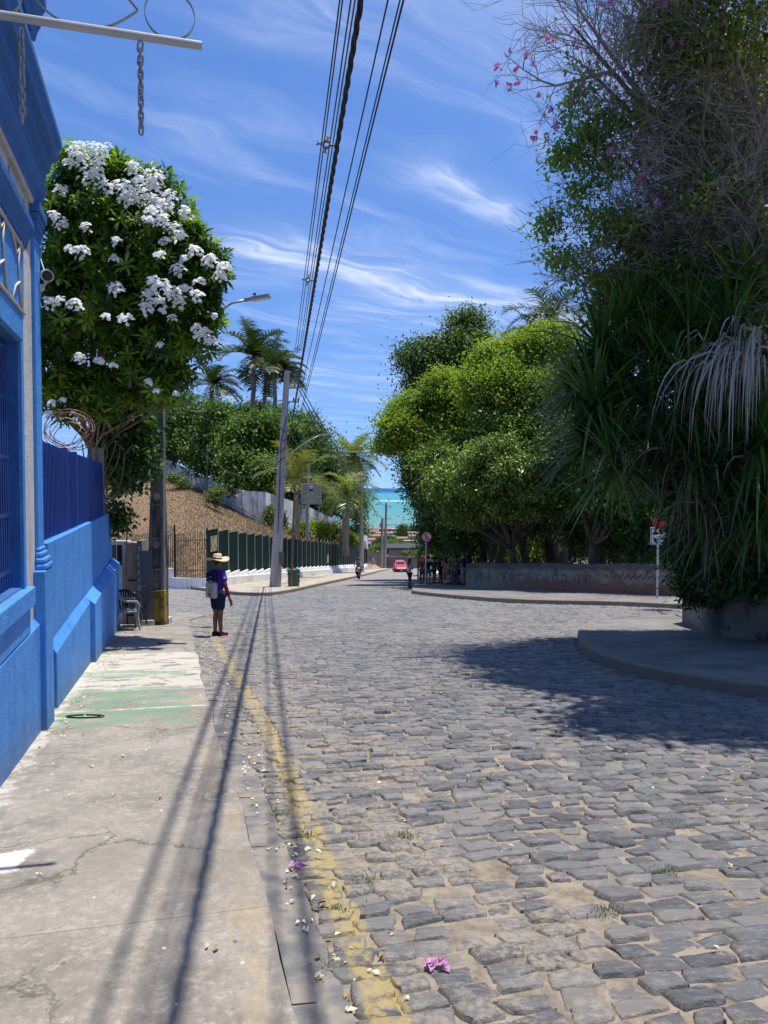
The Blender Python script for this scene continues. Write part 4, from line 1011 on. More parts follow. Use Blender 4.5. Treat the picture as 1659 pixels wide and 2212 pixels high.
# church sign
sp_, sb, st_ = round_pole('concrete pole carrying the grey church sign behind the fence', 661, 667, 1003, 72, 1.0, .20, .13)
SGN = mat('sign_grey', (0.30, 0.31, 0.245), 0.7, (0.26, 0.265, 0.21), 3)
sg0 = P(672, 1067, 71.7)
sg = thing('church_sign', 'square grey green church direction sign with white lettering and church symbol', 'sign', sg0 - Vector((0, 0, .95)))
b = MB(); b.box(sg0.x - .96, sg0.x + .96, 71.68, 71.74, sg0.z - .96, sg0.z + .96); b.build('panel', SGN, sg, bevel=.02)
LET = mat('sign_white', (0.75, 0.75, 0.72), 0.6); LBK = mat('sign_black', (0.012, 0.012, 0.012), 0.6)
b = MB()
for (x0, x1, z0, z1) in ((-.93, .93, .91, .93), (-.93, .93, -.93, -.91), (-.93, -.91, -.909, .909), (.91, .93, -.909, .909)): b.box(sg0.x + x0, sg0.x + x1, 71.66, 71.679, sg0.z + z0, sg0.z + z1)
b.build('border', LET, sg)
b = MB(); b.box(sg0.x - .27, sg0.x + .31, 71.66, 71.679, sg0.z + .2, sg0.z + .78); b.build('symbol_square', LET, sg)
b = MB(); q = sg0 + Vector((.02, 0, .24))
for x0, x1, z1 in ((-.24, -.14, .36), (.14, .24, .36), (-.13, .13, .12)): b.box(q.x + x0, q.x + x1, 71.645, 71.659, q.z, q.z + z1)
for sx in (-.19, .19): b.prism([(sx - .05, .36), (sx + .05, .36), (sx, .5)], 0, .014, Matrix.Translation((q.x, 71.659, q.z)) @ Matrix.Rotation(R(90), 4, 'X'))
b.prism([(-.13, .12), (.13, .12), (.13, .18), (.05, .19), (0, .3), (-.05, .19), (-.13, .18)], 0, .014, Matrix.Translation((q.x, 71.6585, q.z)) @ Matrix.Rotation(R(90), 4, 'X'))
b.build('church_symbol', LBK, sg)
for k, tx_ in enumerate(('Igreja', 'de N. Sra. da', 'Graça e', 'Seminário')):
    text('lettering', tx_, .27, LET, sg, Matrix.Translation((sg0.x, 71.672, sg0.z + .0 - .245 * k - .04)) @ Matrix.Rotation(R(90), 4, 'X'), .006)
# no parking sign
ns0 = groundpt(919, 41.6, .17)
ns = thing('no_parking_sign', 'round no parking sign with crossed out letter E on a white post beside the crowd', 'sign', ns0)
b = MB(); b.tube([ns0, P(921, 1150, 41.6)], .04, 10); b.build('post', mat('white_post', (0.5, 0.48, 0.44), 0.6, (0.35, 0.3, 0.26), 8), ns)
c = P(921.5, 1159.5, 41.55)
def disc(b, r0, r1, y0, y1):
    n = 40; vs = []
    for q in np.linspace(0, 2 * math.pi, n, endpoint=False):
        for r_, y_ in ((r0, y0), (r1, y0), (r1, y1), (r0, y1)): vs.append((c.x + r_ * math.cos(q), y_, c.z + r_ * math.sin(q)))
    b.add(vs, [(4 * i + j, 4 * ((i + 1) % n) + j, 4 * ((i + 1) % n) + (j + 1) % 4, 4 * i + (j + 1) % 4) for i in range(n) for j in range(4)])
b = MB(); disc(b, .001, .27, 41.52, 41.54); b.build('plate', LET, ns)
REDP = mat('sign_red', (0.62, 0.03, 0.03), 0.5)
b = MB(); disc(b, .225, .285, 41.50, 41.55); b.build('red_rim', REDP, ns)
text('letter_e', 'E', .44, LBK, ns, Matrix.Translation((c.x, 41.515, c.z - .155)) @ Matrix.Rotation(R(90), 4, 'X'), .004)
b = MB(); b.box(-.235, .235, 41.500, 41.508, -.024, .024, Matrix.Translation((c.x, 0, c.z)) @ Matrix.Rotation(R(45), 4, 'Y')); b.build('red_bar', REDP, ns)
# white sign half hidden by leaves on the right
ws0 = groundpt(1420, 28.6, .17)
wsn = thing('street_sign', 'small white rectangular sign on a white post half hidden by leaves', 'sign', ws0)
b = MB(); b.tube([ws0, P(1422, 1130, 28.6)], .04, 10); b.build('post', mat('grey_post', (0.52, 0.50, 0.47), 0.6, (0.12, 0.11, 0.1), 3, .55, .6), wsn)
c = P(1424, 1158, 28.5); b = MB(); b.box(c.x - .32, c.x + .32, 28.50, 28.53, c.z - .32, c.z + .32); b.build('plate', LET, wsn, bevel=.01)
b = MB()
for (x0, x1, z0, z1) in ((-.30, .30, .285, .30), (-.30, .30, -.30, -.285), (-.30, -.285, -.284, .284), (.285, .30, -.284, .284)): b.box(c.x + x0, c.x + x1, 28.487, 28.499, c.z + z0, c.z + z1)
b.build('border', LBK, wsn)
text('lettering', 'DE', .18, LBK, wsn, Matrix.Translation((c.x + .02, 28.495, c.z - .14)) @ Matrix.Rotation(R(90), 4, 'X'), .004)
b = MB(); b.box(c.x - .22, c.x + .22, 28.488, 28.4995, c.z - .235, c.z - .215); b.build('line', LBK, wsn)
c = P(1424, 1128, 28.5); b = MB()
n = 8; b.prism([(.27 * math.cos(math.pi / 8 + k * math.pi / 4), .27 * math.sin(math.pi / 8 + k * math.pi / 4)) for k in range(8)], 0, .02, Matrix.Translation((c.x, 28.49, c.z)) @ Matrix.Rotation(R(90), 4, 'X')); b.build('red_plate', REDP, wsn)

# ---------------- cables
CAB = mat('black_cable', (0.012, 0.012, 0.014), 0.6); CABG = mat('grey_cable', (0.05, 0.05, 0.055), 0.6)
def cable(label, near, far, r, m=None, sag=0.0, back=0.9, group='overhead cables', pts=None):
    if pts is None:
        A = P(*near); B = P(*far); A = A + (A - B) * (back * 14 / (B.y - A.y)) if back else A
        pts = []
        for f in np.linspace(0, 1, 40):
            q = A.lerp(B, f); q.z -= sag * 4 * f * (1 - f); pts.append(q)
    b = MB(); b.tube(pts, r, 6); return tag(b.build('overhead_cable', m or CAB, base=pts[-1]), label, 'cable', group)
gA = 'thin cables held by spacers'
nA = [(734, 10.6), (740, 10.9), (758, 10.6), (767, 10.3)]; fA = [(637.0, 759), (642, 757), (646, 762), (650, 758)]
nm = ['leftmost', 'second', 'third', 'rightmost']
for k in range(4):
    cable(['leftmost of the four thin cables running through the spacers', 'second from left of the four thin spacer cables', 'third from left of the four thin spacer cables', 'rightmost of the four thin spacer cables, next to the twisted cable'][k], (nA[k][0], 0, nA[k][1]), (fA[k][0], fA[k][1], 38.5), .012, CABG, 0.0, group=gA)
cable('thin black cable between the twisted cable and the pair at right', (838, 0, 9.4), (634, 918, 40.0), .011)
cable('left cable of the close pair at the right of the bundle', (864, 0, 9.0), (640, 925, 40.0), .010)
cable('right cable of the close pair at the right of the bundle', (871.5, 0, 9.0), (648, 905, 40.5), .013)
# twisted bundle
A = P(780, 0, 8.2); B = P(624, 955, 40.1); A = A + (A - B) * (.9 * 14 / (B.y - A.y))
tw = thing('twisted_cable', 'thick twisted black power cable running overhead down the street', 'cable', B)
L = (B - A).length; d = (B - A).normalized(); u_ = d.cross(Vector((0, 0, 1))).normalized(); v_ = u_.cross(d)
for k in range(3):
    b = MB(); pts = []
    for i in range(520):
        f = i / 519; q = A.lerp(B, f); ph = f * L / 0.95 * 2 * math.pi + k * 2.094
        pts.append(q + (u_ * math.cos(ph) + v_ * math.sin(ph)) * .020)
    b.tube(pts, .018, 6); b.build('strand', CAB, tw, smooth=True)
# spacers
def spacer(px, py, Y, sc_, label):
    c = P(px, py, Y); s_ = thing('cable_spacer', label, 'spacer', c, 'plastic spacers on the thin cables')
    b = MB(); r_ = .13
    b.ring(c, r_ * .45, .05, .03, (1, 0, 0), (0, 0.25, .97), 16)
    for a_ in (80, 172, 262, 352):
        d_ = Vector((math.cos(R(a_)), .25 * math.sin(R(a_)), math.sin(R(a_)))); q = c + d_ * r_ * .5
        e_ = Vector((-d_.z, 0, d_.x)); b.tube([q, q + d_ * r_ * .7, q + d_ * r_ * 1.0 + e_ * .04], [.028, .02, .012], 6); b.tube([q + d_ * r_ * .7, q + d_ * r_ * .95 - e_ * .05], [.02, .01], 6)
    b.build('spacer_body', mat('spacer_grey', (0.13, 0.11, 0.12), 0.5), s_)
def cY(px, py, k):
    A = P(nA[k][0], 0, nA[k][1]); B = P(fA[k][0], fA[k][1], 38.5)
    best = min(np.linspace(0, 1, 400), key=lambda f: abs((lambda q: 1106 - 0)(0)) if False else abs(((A.lerp(B, f).z - EYE) / A.lerp(B, f).y) - ray(px, py)[1])); return A.lerp(B, best).y
spacer(705, 312, cY(705, 312, 1), 1, 'nearest and largest grey spacer high on the thin cables')
spacer(665, 605, cY(665, 605, 1), 1, 'middle grey spacer on the thin cables, level with the street lamp')
spacer(643, 754, cY(643, 754, 1), 1, 'small grey spacer on the thin cables just above the tall pole')
for k, (a_, b__) in enumerate((((651, 838), (777, 1040)), ((646, 842), (778, 1046)), ((654, 870), (781, 1062)))):
    A = P(a_[0], a_[1], 40.3); B = P(b__[0], b__[1], 91)
    pts = [A.lerp(B, f) - Vector((0, 0, (.35 + .25 * k) * 4 * f * (1 - f))) for f in np.linspace(0, 1, 20)]
    cable('%s of the cables running from the corner pole down to the far pole' % ('top one', 'middle one', 'lowest one')[k], None, None, .03, CABG, pts=pts, group='cables between the far poles')
for k, (px, py, Y) in enumerate(((687, 905, 49), (730, 968, 66))): spacer(px, py, Y, 1, ('far spacer above the second street lamp', 'farthest spacer left of the coconut palm')[k])
for k, (a_, b__, s0) in enumerate((((786, 1040), (834, 1094), .5), ((786, 1062), (834, 1120), .9))):
    A = P(a_[0], a_[1], 91); B = P(b__[0], b__[1], 128); cable('%s cable between the two farthest poles, against the sea' % ('upper', 'lower')[k], None, None, .04, CABG, pts=[A.lerp(B, f) - Vector((0, 0, s0 * 4 * f * (1 - f))) for f in np.linspace(0, 1, 16)], group='cables between the far poles')
A = P(781, 1040, 91); B = P(900, 1068, 75)
cable('single wire crossing from the far pole to the trees at right', None, None, .025, CABG, pts=[A.lerp(B, f) - Vector((0, 0, .3 * 4 * f * (1 - f))) for f in np.linspace(0, 1, 14)])
A = P(352, 880, 18.3); B = P(612, 975, 40.2)
cable('sagging wire from the near pole to the tall corner pole', None, None, .012, CABG, pts=[A.lerp(B, f) - Vector((0, 0, 1.5 * 4 * f * (1 - f))) for f in np.linspace(0, 1, 24)])
for k in range(2):
    A = P(614, 990 + 10 * k, 40.3); B = P(700, 1110 + 6 * k, 70)
    cable(('upper' if k == 0 else 'lower') + ' drooping wire between the tall pole and the fence palms', None, None, .02, CABG, pts=[A.lerp(B, f) - Vector((0, 0, 1.6 * 4 * f * (1 - f))) for f in np.linspace(0, 1, 16)])

# ---------------- green panel fence on its stepped white wall
F0 = Vector((-9.36, 40.6, 0)); FD = Vector((.092, 1, 0)).normalized(); FN = Vector((FD.y, -FD.x, 0))   # FN points to the road
WW = bpy.data.materials.new('whitewash'); WW.use_nodes = True; t = NT(WW.node_tree); v = t.coord()
c = t.mix(t.step(t.noise(v, 1.5, 7, 0.65), 0.4, 0.7), (0.82, 0.81, 0.78), (0.66, 0.65, 0.62))
c = t.mix(t.m('MULTIPLY', t.step(t.noise(t.map(v, (2.5, 2.5, .7)), 1.2, 7, 0.7), 0.52, 0.72), 0.65), c, (0.22, 0.21, 0.19))
t.bsdf(c, 0.9, t.bump(t.noise(v, 20, 5), .3, .02))
GRN = mat('green_sheet', (0.003, 0.032, 0.026), 0.75, (0.004, 0.024, 0.020), 1.5, spec=.15, stretch=(3, 3, .5))
BKM = mat('black_iron', (0.015, 0.02, 0.02), 0.5)
PL_ = 1.95; NP = 38
fence = thing('panel_fence', 'long dark green sheet panel fence stepping downhill', 'fence', F0 + Vector((0, 0, gz(0, F0.y))))
swall = thing('low_white_wall', 'low whitewashed wall with stepped top under the green fence', 'wall', F0 + Vector((.3, 0, gz(0, F0.y))))
def fbox(b, d0, d1, n0, n1, z00, z01, z10, z11):
    """along fence d0..d1, across n0..n1, bottom/top heights at both ends"""
    vs = []
    for d_, zb_, zt_ in ((d0, z00, z01), (d1, z10, z11)):
        for n_, z_ in ((n0, zb_), (n1, zb_), (n1, zt_), (n0, zt_)): q = F0 + FD * d_ + FN * n_; vs.append((q.x, q.y, z_))
    b.add(vs, [(0, 1, 2, 3), (7, 6, 5, 4)] + [(j, 4 + j, 4 + (j + 1) % 4, (j + 1) % 4) for j in range(4)])
g_ = lambda d_: gz(0, F0.y + d_ * FD.y)
for k in range(NP):
    d0, d1 = k * PL_, (k + 1) * PL_; zt_ = g_(d0) + 3.15; zb_ = g_(d1) + .72
    b = MB(); fbox(b, d0 + .03, d1 - .03, -.03, -.02, zb_, zt_, zb_, zt_)
    for j in range(1, 8): dd = d0 + .03 + j * (PL_ - .06) / 8; fbox(b, dd - .012, dd + .012, -.019, -.006, zb_, zt_, zb_, zt_)
    b.build('panel', GRN, fence)
    b = MB(); q = F0 + FD * d0; b.tube([(q.x, q.y, g_(d0) + .6), (q.x, q.y, zt_ + .1)], .022, 6); b.build('post', LAMPM if k else BKM, fence)
    b = MB(); fbox(b, d0 + .004, d1 - .004, -.14, .10, g_(d0) + .3, g_(d0) + .78, g_(d0) + .3 - .05, g_(d0) + .78 + .02); b.build('step_block', WW, swall)
for k in range(10):
    d0, d1 = k * PL_ * 3.8, (k + 1) * PL_ * 3.8 - .012
    b = MB(); fbox(b, d0, d1, .101, .35, g_(d0) - .2, g_(d0) + .62, g_(d1) - .2, g_(d1) + .62); b.build('lower_course', WW, swall)
# posters on the fence
for k, (d_, nm_) in enumerate(((0.55, 'first green panel'), (17.0, 'middle of the green fence'), (38.2, 'far part of the green fence'))):
    q = F0 + FD * (d_ + .5); z_ = g_(0) + 2.35 if k == 0 else g_(d_) + 1.6
    b = MB(); fbox(b, d_, d_ + 1.15, .0, .012, z_ - .4, z_ + .45, z_ - .4, z_ + .45)
    o = b.build('poster', mat('camouflage_poster', (0.20, 0.19, 0.09), 0.6, (0.42, 0.38, 0.2), 3.2, .45, .55), base=q + Vector((0, 0, z_ - g_(0) * 0)))
    tag(o, 'green and yellow poster hung on the %s' % nm_, 'poster', 'posters on the fence')
# little flags
flagm = [mat('flag_white', (0.72, 0.68, 0.72), 0.8, transl=.3), mat('flag_yellow', (0.70, 0.66, 0.15), 0.8, transl=.3)]
protos = {}
for k in range(24):
    c_ = k % 2; q = F0 + FD * (k * PL_ + .02); z_ = g_(k * PL_) + 3.15 + .1
    if c_ not in protos:
        b = MB(); b.tube([(0, 0, 0), (0, 0, .42)], .012, 5); o = b.build('flag', BKM)
        fb = MB(); fb.add([(0, 0, .40), (.0, 0, .12), (-.09, .02, .05), (-.17, -.02, .0), (-.14, 0, .14), (-.07, .02, .33)], [(0, 1, 2, 5), (5, 2, 3, 4)])
        f_ = fb.build('cloth', flagm[c_], o); protos[c_] = o
    else: o = copytree(protos[c_])
    o.location = (q.x, q.y, z_); o.rotation_euler = (0, 0, random.uniform(-.5, .5))
    if k == 0: tag(o, 'white flag on the black corner post at the start of the green fence', 'flag', 'flags on the fence posts')
    else: tag(o, 'small %s flag tied to a post of the green panel fence' % ('white' if c_ == 0 else 'yellow'), 'flag', 'flags on the fence posts')
# bar fence round the corner
cf = thing('curved_bar_fence', 'black iron bar fence curving round the corner beside the green panels', 'fence', F0 + Vector((0, 0, gz(0, F0.y) + .5)))
A = F0 + FD * -.02; arc = []
for f in np.linspace(0, 1, 18):
    q = A.lerp(Vector((-11.55, 42.3, 0)), f) + Vector((0, -.55 * math.sin(math.pi * f), 0)); arc.append(Vector((q.x, q.y, gz(0, q.y) + .75 + .05 * (1 - f))))
b = MB()
for q in arc[1:-1]: b.tube([q - Vector((0, 0, .25)), q + Vector((0, 0, 2.25))], .018, 5)
b.build('bars', BKM, cf)
for dz in (.25, 1.85): b = MB(); b.tube([q + Vector((0, 0, dz)) for q in arc], .022, 5); b.build('rail', BKM, cf)
for q, h_ in ((arc[0], 2.45), (arc[-1], 2.75)): b = MB(); b.tube([q - Vector((0, 0, .2)), q + Vector((0, 0, h_))], .055, 8); b.build('post', BKM, cf)
# continues along the side street
cf2 = thing('side_bar_fence', 'thin black bar fence along the side street behind the near pole', 'fence', arc[-1])
A = arc[-1] + Vector((-.15, .1, .45)); B = groundpt(235, 60, 1.1); b = MB()
for k in range(46): q = A.lerp(B, k / 45); b.tube([q, q + Vector((0, 0, 2.1))], .018, 4)
b.build('bars', BKM, cf2)
for dz in (.3, 1.75): b = MB(); b.tube([A + Vector((0, 0, dz)), B + Vector((0, 0, dz))], .025, 4); b.build('rail', BKM, cf2)
# low white wall of the side street
b = MB(); pts = [arc[0], arc[6], arc[11], arc[-1], groundpt(300, 52, .0), groundpt(230, 61, 0)]
for i in range(len(pts) - 1):
    p, q = pts[i], pts[i + 1]; n_ = Vector((q.y - p.y, p.x - q.x, 0)).normalized() * -.22
    if n_.y > 0: n_ = -n_
    h_ = .62 if i < 3 else 1.1
    vs = []
    for a_ in (p, q):
        for o_, z_ in ((Vector((0, 0, 0)), -.3), (n_, -.3), (n_, h_), (Vector((0, 0, 0)), h_)): vs.append((a_.x + o_.x, a_.y + o_.y, gz(0, a_.y) + z_))
    b.add(vs, [(0, 1, 2, 3), (7, 6, 5, 4)] + [(j, 4 + j, 4 + (j + 1) % 4, (j + 1) % 4) for j in range(4)])
tag(b.build('side_street_wall', WW, base=arc[2] - Vector((0, 0, .7))), 'low whitewashed wall under the bar fence of the side street', 'wall')

# ---------------- stained white wall climbing the bank
wp_ = [(150, 985, 1045, 118), (240, 990, 1045, 112), (330, 984, 1035, 108), (380, 1000, 1042, 104), (430, 1025, 1062, 96), (480, 1046, 1090, 88), (530, 1060, 1117, 79), (575, 1063, 1134, 75), (610, 1075, 1140, 79), (660, 1092, 1150, 90), (710, 1115, 1160, 105), (760, 1140, 1175, 124), (795, 1158, 1182, 140)]
SW_ = bpy.data.materials.new('stained_whitewash'); SW_.use_nodes = True; t = NT(SW_.node_tree); v = t.coord()
c = t.mix(t.step(t.noise(v, 0.5, 7, 0.7), 0.42, 0.62), (0.82, 0.80, 0.77), (0.60, 0.58, 0.56))
c = t.mix(t.m('MULTIPLY', t.step(t.noise(t.map(v, (.45, .45, .16)), 1.0, 9, 0.74), 0.47, 0.60), 0.85), c, (0.09, 0.085, 0.08))
t.bsdf(c, 0.95, t.bump(t.noise(v, 6, 5), .4, .05))
wv, wf = [], []
for px, y0, y1, Y in wp_:
    a_ = P(px, y1 + 8, Y); c_ = P(px, y0, Y)
    wv += [(a_.x, Y, a_.z - 1), (a_.x, Y, c_.z), (a_.x - .3, Y + .35, c_.z + .02), (a_.x - .3, Y + .35, a_.z - 1)]
for i in range(len(wp_) - 1): wf += [(4 * i + j, 4 * i + j + 1, 4 * i + 5 + j, 4 * i + 4 + j) for j in range(3)]
b = MB(); b.add(wv, wf); tag(b.build('stained_wall', SW_, base=P(575, 1134, 75)), 'high whitewashed wall with black stains climbing the grass bank', 'wall')
# stair rail on the bank
hr = thing('stair_railing', 'thin steel hand rail following the white wall up the bank', 'railing', P(530, 1110, 77))
b = MB(); rp = [P(400, 1008 + 22, 99), P(440, 1050, 93), P(480, 1072, 86), P(530, 1100, 77.5), P(563, 1118, 74), P(620, 1128, 78), P(690, 1160, 95)]
for q in rp[:]: b.tube([q - Vector((0, 0, .9)), q], .04, 4)
b.tube(rp, .035, 4); b.tube([q - Vector((0, 0, .4)) for q in rp], .025, 4); b.build('rail', LAMPM, hr)
# dark pole in front of the white wall
round_pole('thin dark pole standing before the stained white wall on the bank', 445, 449, 958, 90, 6.5, .12, .10, 'thin_pole', 8)

# ---------------- retaining block under the big tree, graffiti wall
STN = bpy.data.materials.new('mouldy_render'); STN.use_nodes = True; t = NT(STN.node_tree); v = t.coord()
c = t.mix(t.step(t.noise(v, 1.3, 7, 0.7), 0.4, 0.65), (0.24, 0.205, 0.17), (0.15, 0.13, 0.11))
c = t.mix(t.m('MULTIPLY', t.step(t.noise(t.map(v, (1, 1, .5)), 1.6, 8, 0.75), 0.5, 0.6), 0.85), c, (0.05, 0.048, 0.045))
t.bsdf(c, 0.95, t.bump(t.noise(v, 12, 7, .7), .7, .04))
b = MB(); poly = [(6.32, 14.8), (6.42, 14.1), (6.75, 13.1), (7.4, 12.0), (9.0, 10.6), (30, 10.0), (30, 19.2), (8.2, 19.0), (6.7, 17.2)]
k = len(poly); vs = [(p[0], p[1], gz(*p) - .1) for p in poly] + [(p[0] + (.06 if i in (0, 1, 2, 3) else 0), p[1] + .02, -1.38 + 1.42) for i, p in enumerate(poly)]
b.add(vs, [tuple(range(k, 2 * k))] + [(i, (i + 1) % k, k + (i + 1) % k, k + i) for i in range(k)])
tag(b.build('retaining_wall', STN, base=(7.2, 13, gz(0, 13)), bevel=.04), 'mould blackened beige retaining wall under the big tree at right', 'wall')
GWL = [(4.25, 39.8), (6.0, 37.4), (8.0, 34.6), (9.7, 32.0), (11.4, 29.9), (14, 28.6), (20, 27.5), (40, 26.5)]
GM = bpy.data.materials.new('old_graffiti_wall'); GM.use_nodes = True; t = NT(GM.node_tree); v = t.coord(); x, y, z = t.sep(v)
c = t.mix(t.step(t.noise(v, 0.9, 7, 0.7), 0.4, 0.65), (0.30, 0.25, 0.195), (0.12, 0.10, 0.08))
hrel = t.m('ADD', z, t.m('MULTIPLY', y, SL))
c = t.mix(t.m('MULTIPLY', t.step(t.m('ADD', hrel, t.m('MULTIPLY', t.m('SUBTRACT', t.noise(v, 2.5, 6, .7), .5), .5)), 1.05, 1.22), .75), c, (0.06, 0.055, 0.05))
bri = t.new('ShaderNodeTexBrick'); t.put(bri.inputs['Vector'], t.comb(t.m('SUBTRACT', x, y), hrel, 0)); bri.inputs['Scale'].default_value = 1; bri.inputs['Brick Width'].default_value = .25; bri.inputs['Row Height'].default_value = .07; bri.inputs['Mortar Size'].default_value = .008
bri.inputs['Color1'].default_value = (0.22, 0.085, 0.05, 1); bri.inputs['Color2'].default_value = (0.28, 0.12, 0.07, 1); bri.inputs['Mortar'].default_value = (0.2, 0.17, 0.14, 1)
lowm = t.m('MULTIPLY', t.step(t.m('ADD', t.m('MULTIPLY', hrel, -1.0), t.m('MULTIPLY', t.noise(v, 1.6, 7, .7), 1.3)), -.05, .03), t.step(x, -3.0, -.8))
c = t.mix(lowm, c, bri.outputs[0])
t.bsdf(c, 0.95, t.bump(t.noise(v, 9, 7, .7), .7, .05)); 
gw = thing('graffiti_wall', 'low old plastered wall with faded lettering and bare brick patches', 'wall', (8, 34.6, gz(0, 34.6)))
b = MB(); vs = []
pts = []
for i in range(len(GWL) - 1):
    for f in np.linspace(0, 1, 8, endpoint=False): pts.append(Vector((*GWL[i], 0)).lerp(Vector((*GWL[i + 1], 0)), f))
for i, q in enumerate(pts):
    d_ = (pts[min(i + 1, len(pts) - 1)] - pts[max(i - 1, 0)]).normalized(); n_ = Vector((-d_.y, d_.x, 0)) * -1
    if n_.y < 0: n_ = -n_
    h_ = 1.40 + random.uniform(-.03, .03); g0 = gz(0, q.y)
    for o_, z_ in ((0, .0), (0, h_ - .06), (.04, h_), (.36, h_ + .01), (.4, 0)): vs.append((q.x + n_.x * o_, q.y + n_.y * o_, g0 + z_))
b.add(vs, [(5 * i + j, 5 * i + j + 1, 5 * i + 6 + j, 5 * i + 5 + j) for i in range(len(pts) - 1) for j in range(4)] + [(0, 1, 2, 3, 4)])
b.build('wall', GM, gw)
GRF = mat('faded_paint', (0.055, 0.048, 0.04), 0.95, (0.20, 0.17, 0.14), 7, .40, .58)
def on_wall(i, f, h):       # point on the face between GWL[i], GWL[i+1]
    p, q = Vector((*GWL[i], 0)), Vector((*GWL[i + 1], 0)); r_ = p.lerp(q, f); d_ = (q - p).normalized(); n_ = Vector((d_.y, -d_.x, 0)); n_ = n_ if n_.y < 0 else -n_
    return Vector((r_.x, r_.y, gz(0, r_.y) + h)) + n_ * .012, d_, n_
run = 0.0
word = 'a Veracidade'
SEG = [(Vector((*GWL[i + 1], 0)) - Vector((*GWL[i], 0))).length for i in range(len(GWL) - 1)]
pos = 1.5
for ch_, adv in zip(word, (.55, .45, .62, .55, .5, .66, .62, .35, .66, .66, .66, .6)):
    if ch_ != ' ':
        dd = pos; i = 0
        while dd > SEG[i]: dd -= SEG[i]; i += 1
        q, d_, n_ = on_wall(i, dd / SEG[i], .58)
        slope_ = (gz(0, GWL[i + 1][1]) - gz(0, GWL[i][1])) / SEG[i]
        X_ = Vector((d_.x, d_.y, slope_)); M_ = Matrix((( X_.x, 0, -n_.x * -1, q.x), (X_.y, 0, n_.y, q.y), (X_.z, 1, 0, q.z), (0, 0, 0, 1)))
        text('painted_letter', ch_, .78, GRF, gw, M_ @ Matrix.Scale(1.12, 4, (1, 0, 0)), .002, 'LEFT')
    pos += adv
b = MB()
for k in range(9):      # scrawl after the word
    dd = 8.9 + k * .28; i = 0
    while dd > SEG[i]: dd -= SEG[i]; i += 1
    q, d_, n_ = on_wall(i, dd / SEG[i], .85); b.tube([q, q + d_ * .1 + Vector((0, 0, .3 * (1 if k % 2 else .5))), q + d_ * .18 + Vector((0, 0, -.05)), q + d_ * .3 + Vector((0, 0, .12))], .018, 4)
b.build('scrawl', GRF, gw)
# wooden posts behind that wall
for k, (px, Y, pyt) in enumerate(((1077, 42, 1130), (903, 60, 1205))):
    b = MB(); q = groundpt(px, Y, 0); b.tube([q, P(px, pyt, Y)], .07, 6); tag(b.build('wooden_post', mat('post_wood', (0.2, 0.15, 0.1), .9), base=q), ('slim wooden post among the tree trunks behind the graffiti wall', 'pale post behind the crowd')[k], 'post')
# ================================================================ VEGETATION
def rdir(r_, n, up=0.0):
    v_ = r_.normal(size=(n, 3)); v_[:, 2] += up; return unit(v_)
def leaf_faces(C, D, N, L, Wd, droop=0.15, shape='rhomb'):
    S_ = unit(np.cross(D, N)); Nn = np.cross(S_, D)
    L = L[:, None]; Wd = Wd[:, None]
    if shape == 'rhomb':
        V_ = np.stack([C, C + D * L * .42 + S_ * Wd * .5 + Nn * L * .06, C + D * L - Nn * L * droop, C + D * L * .42 - S_ * Wd * .5 + Nn * L * .06], 1)
        f = np.arange(len(C))[:, None] * 4 + np.arange(4)[None]
        return V_.reshape(-1, 3), f, 1
    # spoon: two quads, widest near the tip
    V_ = np.stack([C - S_ * Wd * .10, C + S_ * Wd * .10, C + D * L * .62 + S_ * Wd * .5 - Nn * L * droop * .3, C + D * L * .62 - S_ * Wd * .5 - Nn * L * droop * .3,
                   C + D * L * 1.0 + S_ * Wd * .16 - Nn * L * droop, C + D * L * 1.0 - S_ * Wd * .16 - Nn * L * droop], 1)
    f = np.arange(len(C))[:, None] * 6
    F_ = np.stack([f + np.array([[0, 1, 2, 3]]), f + np.array([[3, 2, 4, 5]])], 1).reshape(-1, 4)
    return V_.reshape(-1, 3), F_, 2
def blob(px, py, Y, rx, ry, rd=None):
    """ellipsoid: centre at a pixel and depth, radii in pixels, depth radius in metres"""
    c_ = P(px, py, Y); k = Y / FOC
    return (np.array(c_), np.array([rx * k, rd if rd else rx * k * .8, ry * k]))
